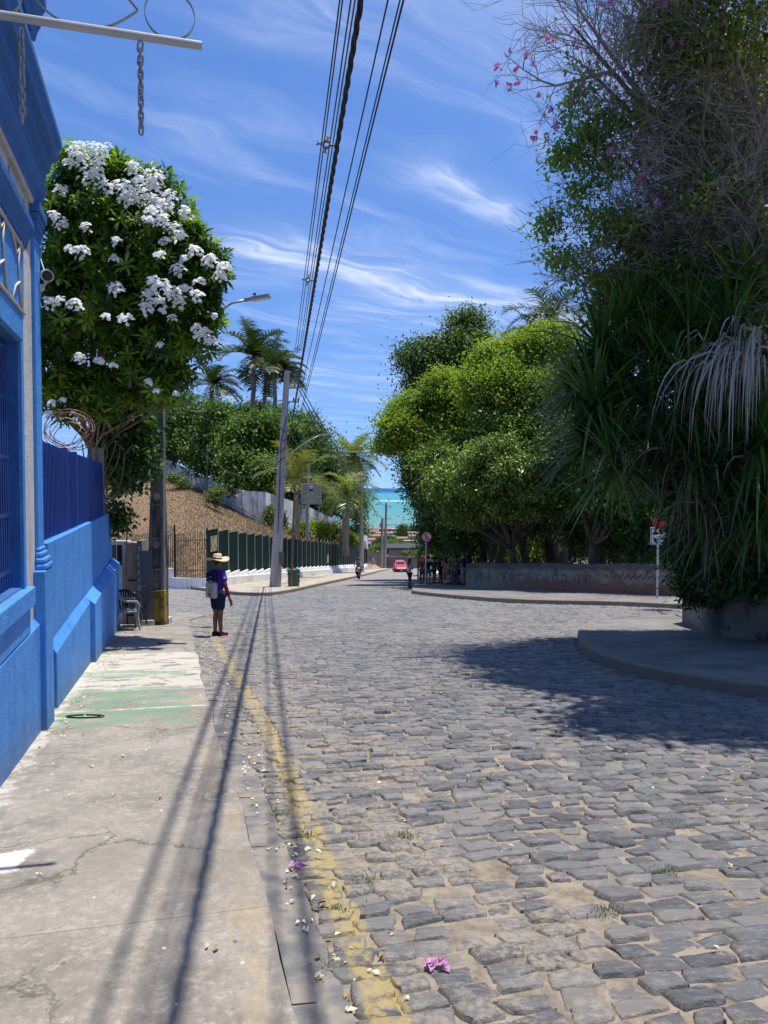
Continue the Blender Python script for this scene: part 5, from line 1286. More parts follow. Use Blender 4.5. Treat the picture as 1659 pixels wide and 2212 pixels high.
def crown(name, m, parent, blobs, n_clump, clump, n_leaf, L, Wd, seed, flat=.55, shell=.55, low=-0.55, up=.6, lobes=.32, rbias=0.0, strand=0.0, nsub=9):
    r_ = np.random.default_rng(seed)
    if nsub:
        nb = []
        for c_, R_ in blobs:
            nb.append((c_, R_ * .72))
            dd_ = rdir(r_, nsub, .25)
            for q in dd_: s_ = r_.uniform(.28, .50); nb.append((c_ + q * R_ * r_.uniform(.66, .95), R_ * s_ + .15 * R_.mean() * 0))
        blobs = nb
    vol = np.array([(b_[1].prod()) ** (2 / 3) for b_ in blobs]); vol /= vol.sum()
    which = r_.choice(len(blobs), n_clump, p=vol)
    C0 = np.array([b_[0] for b_ in blobs])[which]; Rr = np.array([b_[1] for b_ in blobs])[which]
    d_ = rdir(r_, n_clump, .25); m_ = d_[:, 2] < low; d_[m_, 2] *= -1
    ph = r_.uniform(0, 6.28, (len(blobs), 6))[which]
    lob = 1 + lobes * (np.sin(3.1 * d_[:, 0] * 2 + ph[:, 0]) * np.sin(2.7 * d_[:, 2] * 2 + ph[:, 1]) + .6 * np.sin(5 * d_[:, 1] + 4 * d_[:, 0] + ph[:, 2]) * np.sin(6 * d_[:, 2] + ph[:, 3]))
    rad = (shell + (1 - shell) * r_.random(n_clump) ** .55) * lob
    cen = C0 + d_ * Rr * rad[:, None]
    tone = np.clip(.5 + .32 * r_.normal(size=n_clump), 0, 1)
    k = n_leaf; cen = np.repeat(cen, k, 0); tone = np.repeat(tone, k); dd = np.repeat(d_, k, 0)
    n = len(cen); o_ = r_.normal(size=(n, 3)) * clump * .5 * (1 + .9 * (r_.random(n) < .10))[:, None]; o_[:, 2] *= flat
    if strand: o_[:, 2] -= np.abs(r_.normal(size=n)) * strand
    pos = cen + o_
    D_ = unit(dd * .6 + rdir(r_, n) * .9 + np.array([0, 0, -.35])); N_ = unit(rdir(r_, n) * .55 + dd * .3 + np.array([0, 0, up]))
    Ls = L * r_.uniform(.5, 1.45, n); Ws = Wd * r_.uniform(.7, 1.2, n)
    V_, F_, q = leaf_faces(pos, D_, N_, Ls, Ws)
    rn = np.clip(tone * .65 + .35 * r_.random(n) + rbias, 0, 1)
    return quads(name, V_, F_, m, parent, rnd=np.repeat(rn, q))
BARK = mat('bark', (0.12, 0.095, 0.07), 0.95, (0.20, 0.17, 0.14), 3, bump=.8, bscale=12, stretch=(3, 3, .5), bdist=.03)
BARKD = mat('dark_bark', (0.055, 0.042, 0.032), 0.95, (0.10, 0.08, 0.06), 3, bump=.8, bscale=12, stretch=(3, 3, .5), bdist=.03)
BARKL = mat('pale_bark', (0.30, 0.26, 0.21), 0.95, (0.18, 0.15, 0.12), 3, bump=.5, bscale=12, stretch=(3, 3, .5))
def wiggle(A, B, k, amp, r_):
    pts = []
    for i in range(k + 1):
        f = i / k; q = Vector(A).lerp(Vector(B), f)
        if 0 < i < k: q += Vector((r_.uniform(-amp, amp), r_.uniform(-amp, amp), r_.uniform(-amp, amp) * .4))
        pts.append(q)
    return pts
def trunk(parent, base_, blobs, r0, seed, m=BARK, nl=4, split=.35):
    r_ = random.Random(seed); b = MB(); base_ = Vector(base_)
    main = max(blobs, key=lambda q: q[1].prod()); top = Vector(main[0]); mid = base_.lerp(top, split) + Vector((r_.uniform(-.3, .3), 0, 0))
    b.tube(wiggle(base_, mid, 4, r0 * .6, r_), [r0 * 1.35, r0 * 1.05, r0 * .95, r0 * .9, r0 * .8], 8)
    for bl_ in blobs:
        for k in range(nl):
            e = Vector(bl_[0]) + Vector((r_.uniform(-1, 1) * bl_[1][0], r_.uniform(-1, 1) * bl_[1][1], r_.uniform(-.5, .8) * bl_[1][2])) * .75
            pts = wiggle(mid, e, 5, (e - mid).length * .06, r_); b.tube(pts, [r0 * .5, r0 * .42, r0 * .34, r0 * .25, r0 * .15, r0 * .05], 6)
    b.build('trunk', m, parent, smooth=True)
def tree(name, label, base_, blobs, m, r0, seed, n_clump, clump, n_leaf, L, Wd, group=None, bark=BARK, nl=4, split=.35, **kw):
    th_ = thing(name, label, 'tree', base_, group)
    trunk(th_, base_, blobs, r0, seed, bark, nl, split); crown('crown', m, th_, blobs, n_clump, clump, n_leaf, L, Wd, seed, **kw); return th_
def strips(base_, D, up, L, W, K, droop, taper=1.0, curl=0):
    """n drooping blades: base (n,3), start direction D, side from cross with up; returns V,F"""
    n = len(base_); S_ = unit(np.cross(D, up)); pts = []
    pos = base_.copy(); d_ = D.copy(); step = (L / K)[:, None]; vs = []
    for k in range(K + 1):
        f = k / K; wk = W * (1 - f ** (1.6 * taper)) if f < 1 else W * .02
        if k == 0: wk = W * .7
        vs.append(pos - S_ * wk[:, None] / 2); vs.append(pos + S_ * wk[:, None] / 2)
        pos = pos + d_ * step; d_ = unit(d_ + np.array([0, 0, -1.0]) * (droop[:, None] / K) * (1 + curl * f))
    V_ = np.stack(vs, 1); f = np.arange(n)[:, None, None] * (2 * (K + 1)) + (np.arange(K) * 2)[None, :, None] + np.array([0, 1, 3, 2])[None, None]
    return V_.reshape(-1, 3), f.reshape(-1, 4)

LEAF_FL = leafmat('glossy_leaf', [(0.02, 0.045, 0.008), (0.035, 0.085, 0.012), (0.15, 0.25, 0.025), (0.30, 0.40, 0.055)], 0.42, 0.45, 0.45)
PETAL = leafmat('white_petal', [(0.88, 0.88, 0.86), (0.93, 0.93, 0.92)], 0.6, 0.5, 0.2, (1, 1, 1))
LEAF_A = leafmat('mango_leaf', [(0.012, 0.035, 0.008), (0.038, 0.085, 0.014), (0.09, 0.16, 0.025), (0.20, 0.29, 0.05)], 0.58, 0.32, .35)
LEAF_B = leafmat('bright_leaf', [(0.06, 0.11, 0.012), (0.15, 0.23, 0.025), (0.26, 0.34, 0.04), (0.40, 0.44, 0.09)], 0.55, 0.45, .35)
LEAF_C = leafmat('deep_leaf', [(0.012, 0.032, 0.010), (0.032, 0.072, 0.018), (0.075, 0.14, 0.032), (0.17, 0.25, 0.07)], 0.58, 0.3, .35)
LEAF_D = leafmat('shiny_leaf', [(0.03, 0.06, 0.010), (0.08, 0.14, 0.02), (0.17, 0.25, 0.04), (0.34, 0.42, 0.11)], 0.42, 0.32, 0.5)
LEAF_S = leafmat('shrub_leaf', [(0.06, 0.09, 0.02), (0.12, 0.17, 0.035), (0.20, 0.25, 0.06)], 0.5, 0.3)
LEAF_P = leafmat('palm_leaf', [(0.02, 0.045, 0.015), (0.045, 0.085, 0.025), (0.075, 0.11, 0.035), (0.15, 0.16, 0.07)], 0.45, 0.2, 0.4)

# ---------------- white flowering frangipani
def frangipani():
    bl = [blob(270, 520, 14.6, 165, 165, 1.15), blob(395, 590, 14.4, 85, 95, .9), blob(210, 640, 14.8, 160, 130, 1.1), blob(340, 730, 14.8, 100, 90, .9), blob(180, 470, 14.6, 90, 120, .9), blob(120, 700, 14.9, 90, 140, .9), blob(330, 800, 14.9, 75, 65, .7), blob(230, 850, 15.2, 80, 60, .6), blob(420, 690, 14.6, 55, 70, .6), blob(150, 860, 15.4, 70, 50, .5), blob(440, 600, 14.5, 48, 48, .5), blob(190, 385, 14.6, 75, 50, .6), blob(305, 410, 14.6, 55, 40, .5), blob(420, 520, 14.5, 30, 35, .4), blob(110, 800, 15, 60, 80, .6), blob(360, 830, 14.9, 50, 45, .5)]
    base_ = P(215, 1060, 17.8); base_.z = gz(0, 17.8)
    th_ = thing('frangipani_tree', 'flowering tree with big white flower clusters growing behind the blue wall', 'tree', base_)
    r_ = np.random.default_rng(11); rr_ = random.Random(3); b = MB()
    root = P(218, 985, 17.8)
    b.tube([base_, base_.lerp(root, .5), root - Vector((0, 0, .2))], [.2, .17, .16], 8)
    ends = []
    for k in range(95):
        bb_ = bl[rr_.randrange(len(bl))]; d_ = Vector((rr_.gauss(0, 1), rr_.gauss(0, 1), rr_.gauss(0, 1) + .2)).normalized()
        e = Vector(bb_[0]) + Vector((d_.x * bb_[1][0], d_.y * bb_[1][1], d_.z * bb_[1][2])) * .85
        s0 = root + Vector((rr_.uniform(-.25, .12), rr_.uniform(-.2, .2), rr_.uniform(-.3, .2)))
        m1 = s0.lerp(e, .35) + Vector((0, 0, .15)); m1.x = s0.x + (m1.x - s0.x) * .75; m2 = s0.lerp(e, .7) + Vector((rr_.uniform(-.08, .08), 0, .08))
        b.tube([s0, s0.lerp(m1, .5) + Vector((0, 0, .05)), m1, m2, e], [.034, .030, .026, .02, .013], 5)
    b.build('trunk', BARK, th_, smooth=True)
    # whorls of spoon leaves
    n = 2600; vol = np.array([(q[1].prod()) ** (2 / 3) for q in bl]); vol /= vol.sum(); wh = r_.choice(len(bl), n, p=vol)
    C0 = np.array([q[0] for q in bl])[wh]; Rr = np.array([q[1] for q in bl])[wh]; d_ = rdir(r_, n, .35)
    rad = (.45 + .60 * r_.random(n) ** .5) * (1 + .13 * np.sin(5 * d_[:, 0] + wh) * np.sin(6 * d_[:, 2] + 2 * wh) + .05 * r_.normal(size=n)); cen = C0 + d_ * Rr * rad[:, None]
    ax = unit(d_ * .7 + np.array([0, 0, .9]) + r_.normal(size=(n, 3)) * .25)
    # flower clusters: (px, py, radius px)
    cl = [(165, 325, 24), (205, 330, 28), (232, 315, 8), (150, 355, 15), (290, 365, 20), (330, 385, 24), (335, 405, 18), (195, 385, 28), (225, 405, 20), (130, 412, 16), (262, 405, 22), (280, 425, 28), (310, 430, 28), (338, 440, 22),
          (355, 450, 22), (365, 425, 18), (330, 460, 22), (350, 480, 20), (375, 495, 20), (402, 465, 17), (115, 465, 12), (127, 480, 17), (390, 510, 14), (400, 455, 12), (187, 493, 14), (320, 475, 13), (357, 523, 13), (345, 550, 12), (250, 523, 13),
          (175, 545, 18), (150, 538, 10), (245, 560, 12), (385, 585, 18), (420, 545, 18), (455, 565, 20), (485, 580, 18), (475, 600, 16), (430, 610, 12), (250, 625, 18), (330, 610, 17), (350, 620, 22), (375, 635, 20), (325, 640, 20), (345, 655, 16), (398, 630, 18), (425, 640, 17), (385, 655, 16),
          (315, 668, 16), (108, 655, 17), (160, 660, 18), (130, 650, 12), (228, 685, 10), (272, 692, 18), (372, 688, 10), (350, 672, 8), (462, 685, 9), (440, 725, 20), (425, 715, 18), (455, 738, 14), (172, 775, 15), (215, 782, 11), (245, 787, 7), (320, 825, 8), (338, 845, 7), (112, 872, 8), (135, 865, 7), (105, 895, 10), (380, 850, 6), (345, 745, 8), (400, 560, 12), (300, 395, 18), (170, 345, 20), (213, 358, 18)]
    keep = np.ones(n, bool); clc = []
    for px, py, rp in cl:
        right = px > 350 or py < 450
        Yc = 14.6 - (1.35 if not right else 1.0) + r_.uniform(-.15, .15); c_ = np.array(P(px, py, Yc)); R_ = rp * Yc / FOC * 1.05; clc.append((c_, R_, rp))
        dv = cen - c_; keep &= ~((np.hypot(dv[:, 0], dv[:, 1] * .8) < R_ + .14) & (dv[:, 2] > -.05) & (dv[:, 2] < 1.3) & (dv[:, 1] < 1.2))
    cen = cen[keep]; ax = ax[keep]; n = len(cen)
    k = 15; cen2 = np.repeat(cen, k, 0); ax2 = np.repeat(ax, k, 0); t1 = unit(np.cross(ax2, np.array([.3, .7, .1]))); t2 = np.cross(ax2, t1)
    a = np.tile(np.arange(k) * 2.4, n) + np.repeat(r_.uniform(0, 6, n), k); el = np.tile(np.linspace(.95, -.35, k), n) + r_.normal(size=n * k) * .15
    D_ = unit((t1 * np.cos(a)[:, None] + t2 * np.sin(a)[:, None]) * np.cos(el)[:, None] + ax2 * np.sin(el)[:, None])
    Ls = r_.uniform(.14, .25, n * k); V_, F_, q = leaf_faces(cen2 + D_ * .02, D_, ax2, Ls, Ls * .30, .28, 'spoon')
    tone = np.repeat(r_.random(n), k) * .6 + r_.random(n * k) * .4
    quads('crown', V_, F_, LEAF_FL, th_, rnd=np.repeat(tone, q))
    FV, FF, FR_, off = [], [], [], 0
    for c_, R_, rp in clc:
        nf = int(10 + 52 * (rp / 24) ** 2); o_ = rdir(r_, nf, .6) * R_ * r_.random(nf)[:, None] ** .4 * np.array([1, .8, .8])
        fc = c_ + o_; fax = unit(o_ + rdir(r_, nf) * R_ * .4 + np.array([0, -R_ * .75, R_ * .75]))
        k = 5; f2 = np.repeat(fc, k, 0); a2 = np.repeat(fax, k, 0); t1 = unit(np.cross(a2, np.array([.2, .5, .8]))); t2 = np.cross(a2, t1); a = np.tile(np.arange(k) * 2 * np.pi / 5, nf) + np.repeat(r_.uniform(0, 6, nf), k)
        D_ = unit(t1 * np.cos(a)[:, None] + t2 * np.sin(a)[:, None] + a2 * .25); Ls = np.full(nf * k, .046) * r_.uniform(.85, 1.1, nf * k)
        V_, F_, q = leaf_faces(f2, D_, a2, Ls, Ls * .85, .1)
        FV.append(V_); FF.append(F_ + off); off += len(V_); FR_.append(r_.random(len(F_)))
    quads('flower_clusters', np.concatenate(FV), np.concatenate(FF), PETAL, th_, rnd=np.concatenate(FR_))
frangipani()
# climbing vine on the gate post and hanging beside the near pole
vn = thing('climbing_vine', 'dark leafy vine hanging over the gate post between blue wall and pole', 'vine', S(17.6, -1.1))
crown('foliage', LEAF_C, vn, [blob(265, 900, 16.9, 60, 60, .5), blob(290, 975, 17.2, 36, 70, .35), blob(255, 1010, 17.2, 28, 90, .3), blob(250, 1120, 17.3, 12, 40, .2)], 420, .28, 16, .13, .10, 21, shell=.3, low=-2)
b = MB(); rr_ = random.Random(8)
for k in range(9): q = S(17.3, -1.36) + Vector((rr_.uniform(-.15, .15), rr_.uniform(-.1, .2), 0)); q.z = TZ; b.tube(wiggle(q, q + Vector((rr_.uniform(-.3, .8), 0, 1.5)), 6, .08, rr_), .014, 4)
b.build('stems', BARK, vn)
pt = thing('potted_plant', 'small leafy plant spilling over the top of the drinks cooler', 'plant', P(262, 1150, 18.5))
crown('foliage', LEAF_S, pt, [blob(258, 1128, 18.5, 22, 14, .2)], 45, .14, 12, .08, .05, 23)
b = MB(); q = P(258, 1150, 18.6); b.lathe([(.001, 0), (.09, 0), (.12, .12), (.1, .12)], q, 12); b.build('pot', mat('clay', (0.2, 0.09, 0.05)), pt)

# ---------------- wood on the bank behind the white wall
def lt(label, base_px, base_py, Y, blobs, m, seed, nc, cl_=1.5, nl_=55, L=.42, **kw):
    return tree('wood_tree', label, P(base_px, base_py, Y), blobs, m, .28, seed, nc, cl_, nl_, L, L * .62, 'trees of the wood above the white wall', BARKD, 3, .3, **kw)
lt('broad dark tree at the left end of the wood, right of the near pole', 385, 1010, 104, [blob(390, 900, 104, 55, 52), blob(355, 950, 106, 50, 60), blob(430, 940, 100, 45, 60)], LEAF_A, 31, 230, L=.42)
lt('yellow green treetop at the far left of the wood beside the frangipani', 350, 1000, 112, [blob(345, 880, 114, 45, 35), blob(320, 930, 112, 50, 50)], LEAF_B, 32, 120, rbias=-.2)
lt('dense tree above the first bend of the white wall', 470, 1050, 92, [blob(470, 935, 93, 55, 55), blob(455, 1000, 92, 50, 45), blob(505, 980, 90, 45, 60)], LEAF_A, 33, 270)
lt('lush mid green tree in the middle of the wood', 540, 1090, 84, [blob(548, 965, 86, 62, 62), blob(560, 1030, 82, 45, 45), blob(520, 1020, 84, 40, 50)], LEAF_A, 34, 300, rbias=.12)
lt('dark tree behind the tall corner pole', 620, 1090, 86, [blob(622, 975, 90, 60, 65), blob(640, 1040, 88, 50, 55), blob(585, 935, 96, 45, 40)], LEAF_C, 35, 280, rbias=.1)
lt('rounded tree on the skyline right of the tall corner pole', 690, 1120, 105, [blob(675, 975, 108, 52, 60), blob(705, 1030, 104, 45, 60), blob(655, 930, 112, 40, 36)], LEAF_C, 36, 260, rbias=.15)
lt('tall rear tree under the royal palms', 560, 1040, 118, [blob(575, 905, 120, 60, 32), blob(520, 910, 120, 45, 30)], LEAF_C, 37, 150)
lt('small tree at the right end of the wood below the coconut palm', 745, 1150, 126, [blob(742, 1060, 128, 36, 60), blob(720, 1100, 122, 35, 45)], LEAF_C, 38, 170, rbias=.1)
lt('vine covered tree falling to the road at the end of the fence', 775, 1190, 122, [blob(770, 1130, 124, 22, 55), blob(745, 1170, 118, 34, 34), blob(778, 1090, 128, 16, 40)], LEAF_A, 39, 210, 1.1, 50, .34, rbias=.15)
lt('low dark tree behind the church sign', 665, 1120, 98, [blob(660, 1085, 98, 48, 34), blob(610, 1070, 94, 36, 30)], LEAF_C, 40, 130)
# trunks seen in the dark under the wood
for k, (px, py0, py1, Y) in enumerate(((505, 1052, 950, 90), (562, 1066, 960, 86), (430, 1015, 940, 98), (600, 1075, 980, 86), (548, 1062, 985, 84))):
    b = MB(); r2 = random.Random(k); b.tube(wiggle(P(px, py0 + 6, Y), P(px + 6, py1, Y), 5, .2, r2), [.28, .22, .2, .16, .14, .1], 7)
    tag(b.build('bare_trunk', BARKD, base=P(px, py0 + 6, Y)), ('forked trunk in the shade left of the palms', 'trunk in the shade below the royal palms', 'left most thin trunk above the white wall', 'trunk touching the corner pole outline', 'short trunk in the shade of the middle tree')[k], 'tree trunk')
# shrubs on the bank and reeds behind the fence
def shrub(label, px, py, Y, rx, ry, seed, m=LEAF_S, nc=60, L=.22, name='shrub', g=None, basepy=None, **kw):
    th_ = thing(name, label, 'shrub', P(px, basepy or py + ry, Y), g); bl = [blob(px, py, Y, rx, ry)]
    b = MB(); r2 = random.Random(seed)
    for k in range(7): b.tube(wiggle(P(px, py + ry, Y), P(px + r2.uniform(-.6, .6) * rx, py + r2.uniform(-.7, .4) * ry, Y), 4, .06, r2), [.05, .04, .03, .02, .01], 5)
    b.build('stems', BARK, th_); crown('foliage', m, th_, bl, nc, .5, 30, L, L * .5, seed, flat=.8, shell=.3, **kw); return th_
shrub('round light green bush high on the grass bank', 386, 1040, 88, 23, 25, 51)
shrub('spreading light green bush lower on the grass bank', 466, 1078, 74, 22, 20, 52)
shrub('green weeds at the foot of the white wall behind the corner pole', 583, 1120, 66, 16, 18, 53)
shrub('tall weeds left of the rusty pole on the bank', 608, 1135, 64, 14, 22, 54, nc=45)
for k, (px, py, Y, rx, ry) in enumerate(((690, 1150, 86, 26, 22), (722, 1160, 96, 24, 26), (650, 1150, 80, 20, 16), (745, 1172, 106, 20, 20), (762, 1182, 112, 16, 18))):
    shrub(('yellow green reeds behind the fence under the church sign', 'tall reeds behind the fence beside the thick palm trunk', 'dry weeds behind the fence left of the sign pole', 'leafy weeds behind the far fence', 'last bush at the far end of the fence')[k], px, py, Y, rx, ry, 60 + k, LEAF_B if k % 2 == 0 else LEAF_S, 70, .3, rbias=-.1)

# ---------------- palms
def palm(label, base_, top, fr, Lf, seed, name='palm_tree', r0=.2, wind=(.0, 0, 0), m=LEAF_P, droop=1.5, nleaf=46, lw=.05, ll=.55, crownshaft=True, group=None, ang0=None, lo=-.25):
    r_ = np.random.default_rng(seed); rr_ = random.Random(seed)
    th_ = thing(name, label, 'palm', base_, group); base_ = Vector(base_); top = Vector(top)
    b = MB(); pts = wiggle(base_, top, 6, .12, rr_); b.tube(pts, [r0 * 1.3, r0 * 1.05, r0, r0, r0 * .95, r0 * .9, r0 * .8], 10); b.build('trunk', BARKL if name != 'palm_tree' else BARK, th_, smooth=True)
    if crownshaft:
        b = MB(); b.tube([top - Vector((0, 0, 1.2)), top - Vector((0, 0, .4)), top + Vector((0, 0, .3))], [r0 * .95, r0 * .8, r0 * .3], 8); b.build('crownshaft', mat('green_shaft', (0.07, 0.12, 0.04), .5), th_, smooth=True)
    VV, FF, RR, off = [], [], [], 0
    for k in range(fr):
        a = 2.4 * k + rr_.uniform(-.3, .3); el = lo + 1.45 * ((k + .5) / fr) + rr_.uniform(-.1, .1); L_ = Lf * rr_.uniform(.85, 1.1)
        d_ = Vector((math.cos(a) * math.cos(el), math.sin(a) * math.cos(el), math.sin(el))); d_ = (d_ + Vector(wind)).normalized()
        K = 14; q = Vector(top); spine = [q.copy()]; dirs = [d_.copy()]
        for i in range(K):
            q = q + d_ * (L_ / K); d_ = (d_ + Vector((wind[0] * .10, wind[1] * .10, -droop / K * (.5 + i / K)))).normalized(); spine.append(q.copy()); dirs.append(d_.copy())
        sp_ = np.array(spine); dr_ = np.array(dirs)
        n = nleaf; f = np.repeat((np.arange(n // 2) + .5) / (n // 2) * .94 + .05, 2) * K; i0 = np.minimum(f.astype(int), K - 1); fr_ = (f - i0)[:, None]
        pos = sp_[i0] * (1 - fr_) + sp_[i0 + 1] * fr_; dd = dr_[i0]; sd = unit(np.cross(dd, np.array([0, 0, 1.0]))); up = np.cross(sd, dd); sg = np.tile([1, -1], n // 2)[:, None]
        D_ = unit(sd * sg * .9 + dd * .55 + up * .25 + r_.normal(size=(n, 3)) * .09 + np.array(wind) * .6)
        Ln = ll * Lf / 3 * (np.sin(np.clip(f / K, .08, 1) * np.pi * .93) * .75 + .3) * r_.uniform(.85, 1.1, n)
        V_, F_ = strips(pos, D_, up, Ln, np.full(n, lw), 2, np.full(n, 1.1)); VV.append(V_); FF.append(F_ + off); off += len(V_); RR.append(np.full(len(F_), np.clip(rr_.gauss(.45, .2), 0, 1)) + r_.uniform(-.1, .1, len(F_)))
        # rachis
        S_ = unit(np.cross(dr_, np.array([0, 0, 1.0]))) * lw * .5; rv = np.stack([sp_ - S_, sp_ + S_], 1).reshape(-1, 3); rf = np.array([(2 * i, 2 * i + 1, 2 * i + 3, 2 * i + 2) for i in range(K)])
        VV.append(rv); FF.append(rf + off); off += len(rv); RR.append(np.full(K, .8))
    quads('fronds', np.concatenate(VV), np.concatenate(FF), m, th_, rnd=np.clip(np.concatenate(RR), 0, 1)); return th_
W_ = (.28, 0, .0)
pk = dict(lw=.20, ll=1.15, nleaf=72, name='royal_palm', group='royal palms on the skyline')
palm('royal palm standing alone, leftmost on the skyline', P(458, 905, 118), P(458, 832, 118), 17, 5.2, 71, r0=.3, wind=W_, **pk)
palm('tallest royal palm, left of the skyline group', P(545, 925, 112), P(548, 770, 112), 20, 6.0, 72, r0=.34, wind=(.20, 0, .1), **pk)
palm('royal palm in the middle of the skyline group, leaning', P(568, 905, 112), P(577, 798, 112), 17, 5.2, 73, r0=.28, wind=W_, **pk)
palm('royal palm nearest the tall corner pole', P(592, 930, 108), P(594, 800, 108), 18, 5.0, 74, r0=.3, wind=W_, **pk)
palm('coconut palm with arching fronds right of the second street lamp', P(757, 1120, 118), P(763, 985, 118), 26, 5.7, 75, 'coconut_palm', r0=.3, m=leafmat('coco_leaf', [(0.05, 0.09, 0.025), (0.12, 0.17, 0.045), (0.24, 0.27, 0.08), (0.38, 0.34, 0.14)], .4, .35), lw=.16, ll=1.0, nleaf=80, crownshaft=False, droop=1.1, lo=-.45)
palm('bright green thick trunked palm behind the fence before the sea', P(745, 1200, 84), P(751, 1068, 84), 13, 4.0, 76, 'royal_palm', r0=.42, m=leafmat('fresh_palm', [(0.05, 0.09, 0.02), (0.11, 0.16, 0.03), (0.24, 0.27, 0.08), (0.35, 0.34, 0.12)], .35, .3), lw=.15, ll=1.2, nleaf=54, lo=-.2, droop=2.0)
palm('short bushy palm behind the rusty pole and the church sign', P(640, 1160, 62), P(641, 1040, 62), 14, 3.6, 77, 'royal_palm', r0=.2, m=leafmat('gold_palm', [(0.05, 0.08, 0.02), (0.12, 0.16, 0.03), (0.22, 0.22, 0.05), (0.36, 0.30, 0.10)], .35, .3), lw=.11, ll=1.1, nleaf=50, crownshaft=False, lo=.0, droop=1.4)
palm('palm rising behind the bright green trees at right', P(1195, 1100, 62), P(1190, 690, 62), 14, 4.2, 78, 'coconut_palm', r0=.25, lw=.12, ll=1.1, nleaf=50, crownshaft=False)
palm('smaller palm peeping over the bright green trees', P(1140, 1100, 64), P(1148, 715, 64), 11, 3.2, 79, 'coconut_palm', r0=.2, lw=.11, ll=1.1, nleaf=46, crownshaft=False)

# ---------------- trees behind the graffiti wall
def rt(label, base_px, Y, blobs, m, seed, nc, cl_=.85, nl_=60, L=.24, r0=.22, bark=BARKD, **kw):
    a, _ = ray(base_px, 1240); return tree('street_tree', label, (a * Y, Y, gz(0, Y)), blobs, m, r0, seed, nc, cl_, nl_, L, kw.pop('W', L * .5), 'trees behind the graffiti wall', bark, 3, **kw)
rt('tallest dark green tree on the left of the grove', 1010, 60, [blob(985, 790, 60, 98, 90), blob(935, 850, 60, 55, 70), blob(1040, 830, 60, 60, 80), blob(905, 800, 59, 18, 40)], LEAF_C, 81, 760, 1.0, 60, .30, r0=.4, rbias=.12, strand=.35)
rt('bright yellow green tree leaning towards the sea', 985, 49, [blob(930, 905, 49, 70, 60), blob(860, 940, 48, 42, 42), blob(990, 900, 48, 75, 80), blob(920, 960, 48, 60, 50), blob(835, 962, 48, 20, 22)], LEAF_B, 82, 760, .8, 60, .23, rbias=-.08)
rt('bright yellow green tree in the middle of the grove', 1140, 42, [blob(1120, 800, 43, 85, 80), blob(1060, 860, 42, 75, 70), blob(1190, 760, 43, 60, 50), blob(1160, 880, 42, 80, 70)], LEAF_B, 83, 950, .75, 60, .20, rbias=-.02)
rt('glossy dark leaved tree overhanging the wall', 1120, 38.5, [blob(1060, 1010, 38, 85, 55), blob(1150, 1040, 37, 80, 50), blob(1220, 1020, 38, 65, 60), blob(985, 1040, 40, 60, 60), blob(1070, 1085, 38.5, 75, 38), blob(1165, 1100, 37.5, 65, 34), blob(1000, 1110, 39.5, 45, 34)], LEAF_D, 84, 1250, .6, 50, .19, r0=.2, rbias=.05)
rt('dark tree with hanging leaves nearest the sea view', 960, 55, [blob(920, 1010, 53, 42, 60), blob(948, 1095, 52, 45, 55), blob(903, 1050, 54, 18, 36), blob(965, 1160, 52, 40, 50), blob(925, 1150, 54, 16, 35)], LEAF_C, 85, 560, .8, 55, .24, rbias=.1, strand=.25, low=-2)
rt('shaded tree over the crowd', 1010, 47, [blob(1000, 1080, 47, 80, 65), blob(1060, 1110, 45, 70, 40)], LEAF_C, 86, 420, .9, 55, .24, low=-2)
rt('dark tree behind the spiky screw pine', 1290, 34, [blob(1290, 980, 35, 90, 120), blob(1360, 1080, 34, 85, 60), blob(1240, 880, 36, 60, 80)], LEAF_A, 87, 560, .8, 55, .22, low=-2)
rt('big trunked tree deep in the shade of the grove', 1212, 43, [blob(1180, 960, 46, 100, 90), blob(1260, 1060, 45, 90, 60)], LEAF_A, 88, 460, .9, 50, .25, r0=.62, low=-2)
for k, (px, Y, r_0, mt, py1) in enumerate(((1040, 46, .22, BARKD, 1080), (1062, 45, .16, BARK, 1060), (1128, 44, .16, BARKL, 1090), (1140, 43.5, .12, BARKL, 1080), (1165, 44, .10, BARKL, 1120), (1195, 45, .42, BARKD, 1000), (1300, 37, .22, BARKD, 1050), (1365, 34, .18, BARKD, 1050))):
    a, _ = ray(px, 1240); q = Vector((a * Y, Y, gz(0, Y))); r2 = random.Random(k + 40); b = MB()
    b.tube(wiggle(q, P(px + r2.uniform(-12, 16), py1, Y), 6, .16, r2), [r_0 * 1.3, r_0, r_0 * .9, r_0 * .85, r_0 * .8, r_0 * .7, r_0 * .5], 7)
    if k in (2, 3): b.tube(wiggle(q + Vector((0, 0, 1.8)), P(px - 20 + 50 * (k - 2), 1085, Y), 4, .12, r2), [r_0 * .7, r_0 * .6, r_0 * .5, r_0 * .4, r_0 * .2], 6)
    tag(b.build('bare_trunk', mt, base=q, smooth=True), ('straight dark trunk just right of the crowd', 'slim brown trunk second from the crowd', 'pale forked trunk leaning left behind the wall', 'pale forked trunk leaning right behind the wall', 'thin pale stem beside the forked trunks', 'thickest dark trunk behind the graffiti wall', 'dark trunk right of the thick one', 'trunk beside the half hidden white sign')[k], 'tree trunk')
rt('mixed green tree filling the middle of the grove below the bright crowns', 1075, 41, [blob(1075, 950, 41.5, 75, 50), blob(1000, 985, 42, 50, 40), blob(1160, 960, 41, 60, 45), blob(950, 1010, 43, 40, 36)], LEAF_D, 188, 560, .7, 55, .2, nsub=9)
rt('dark tree glimpsed through the screw pine at the right edge', 1580, 32, [blob(1560, 950, 32, 150, 150, 3), blob(1640, 1080, 31, 120, 110, 2.5)], LEAF_C, 189, 420, .9, 50, .24, r0=.25, low=-2, rbias=-.1)
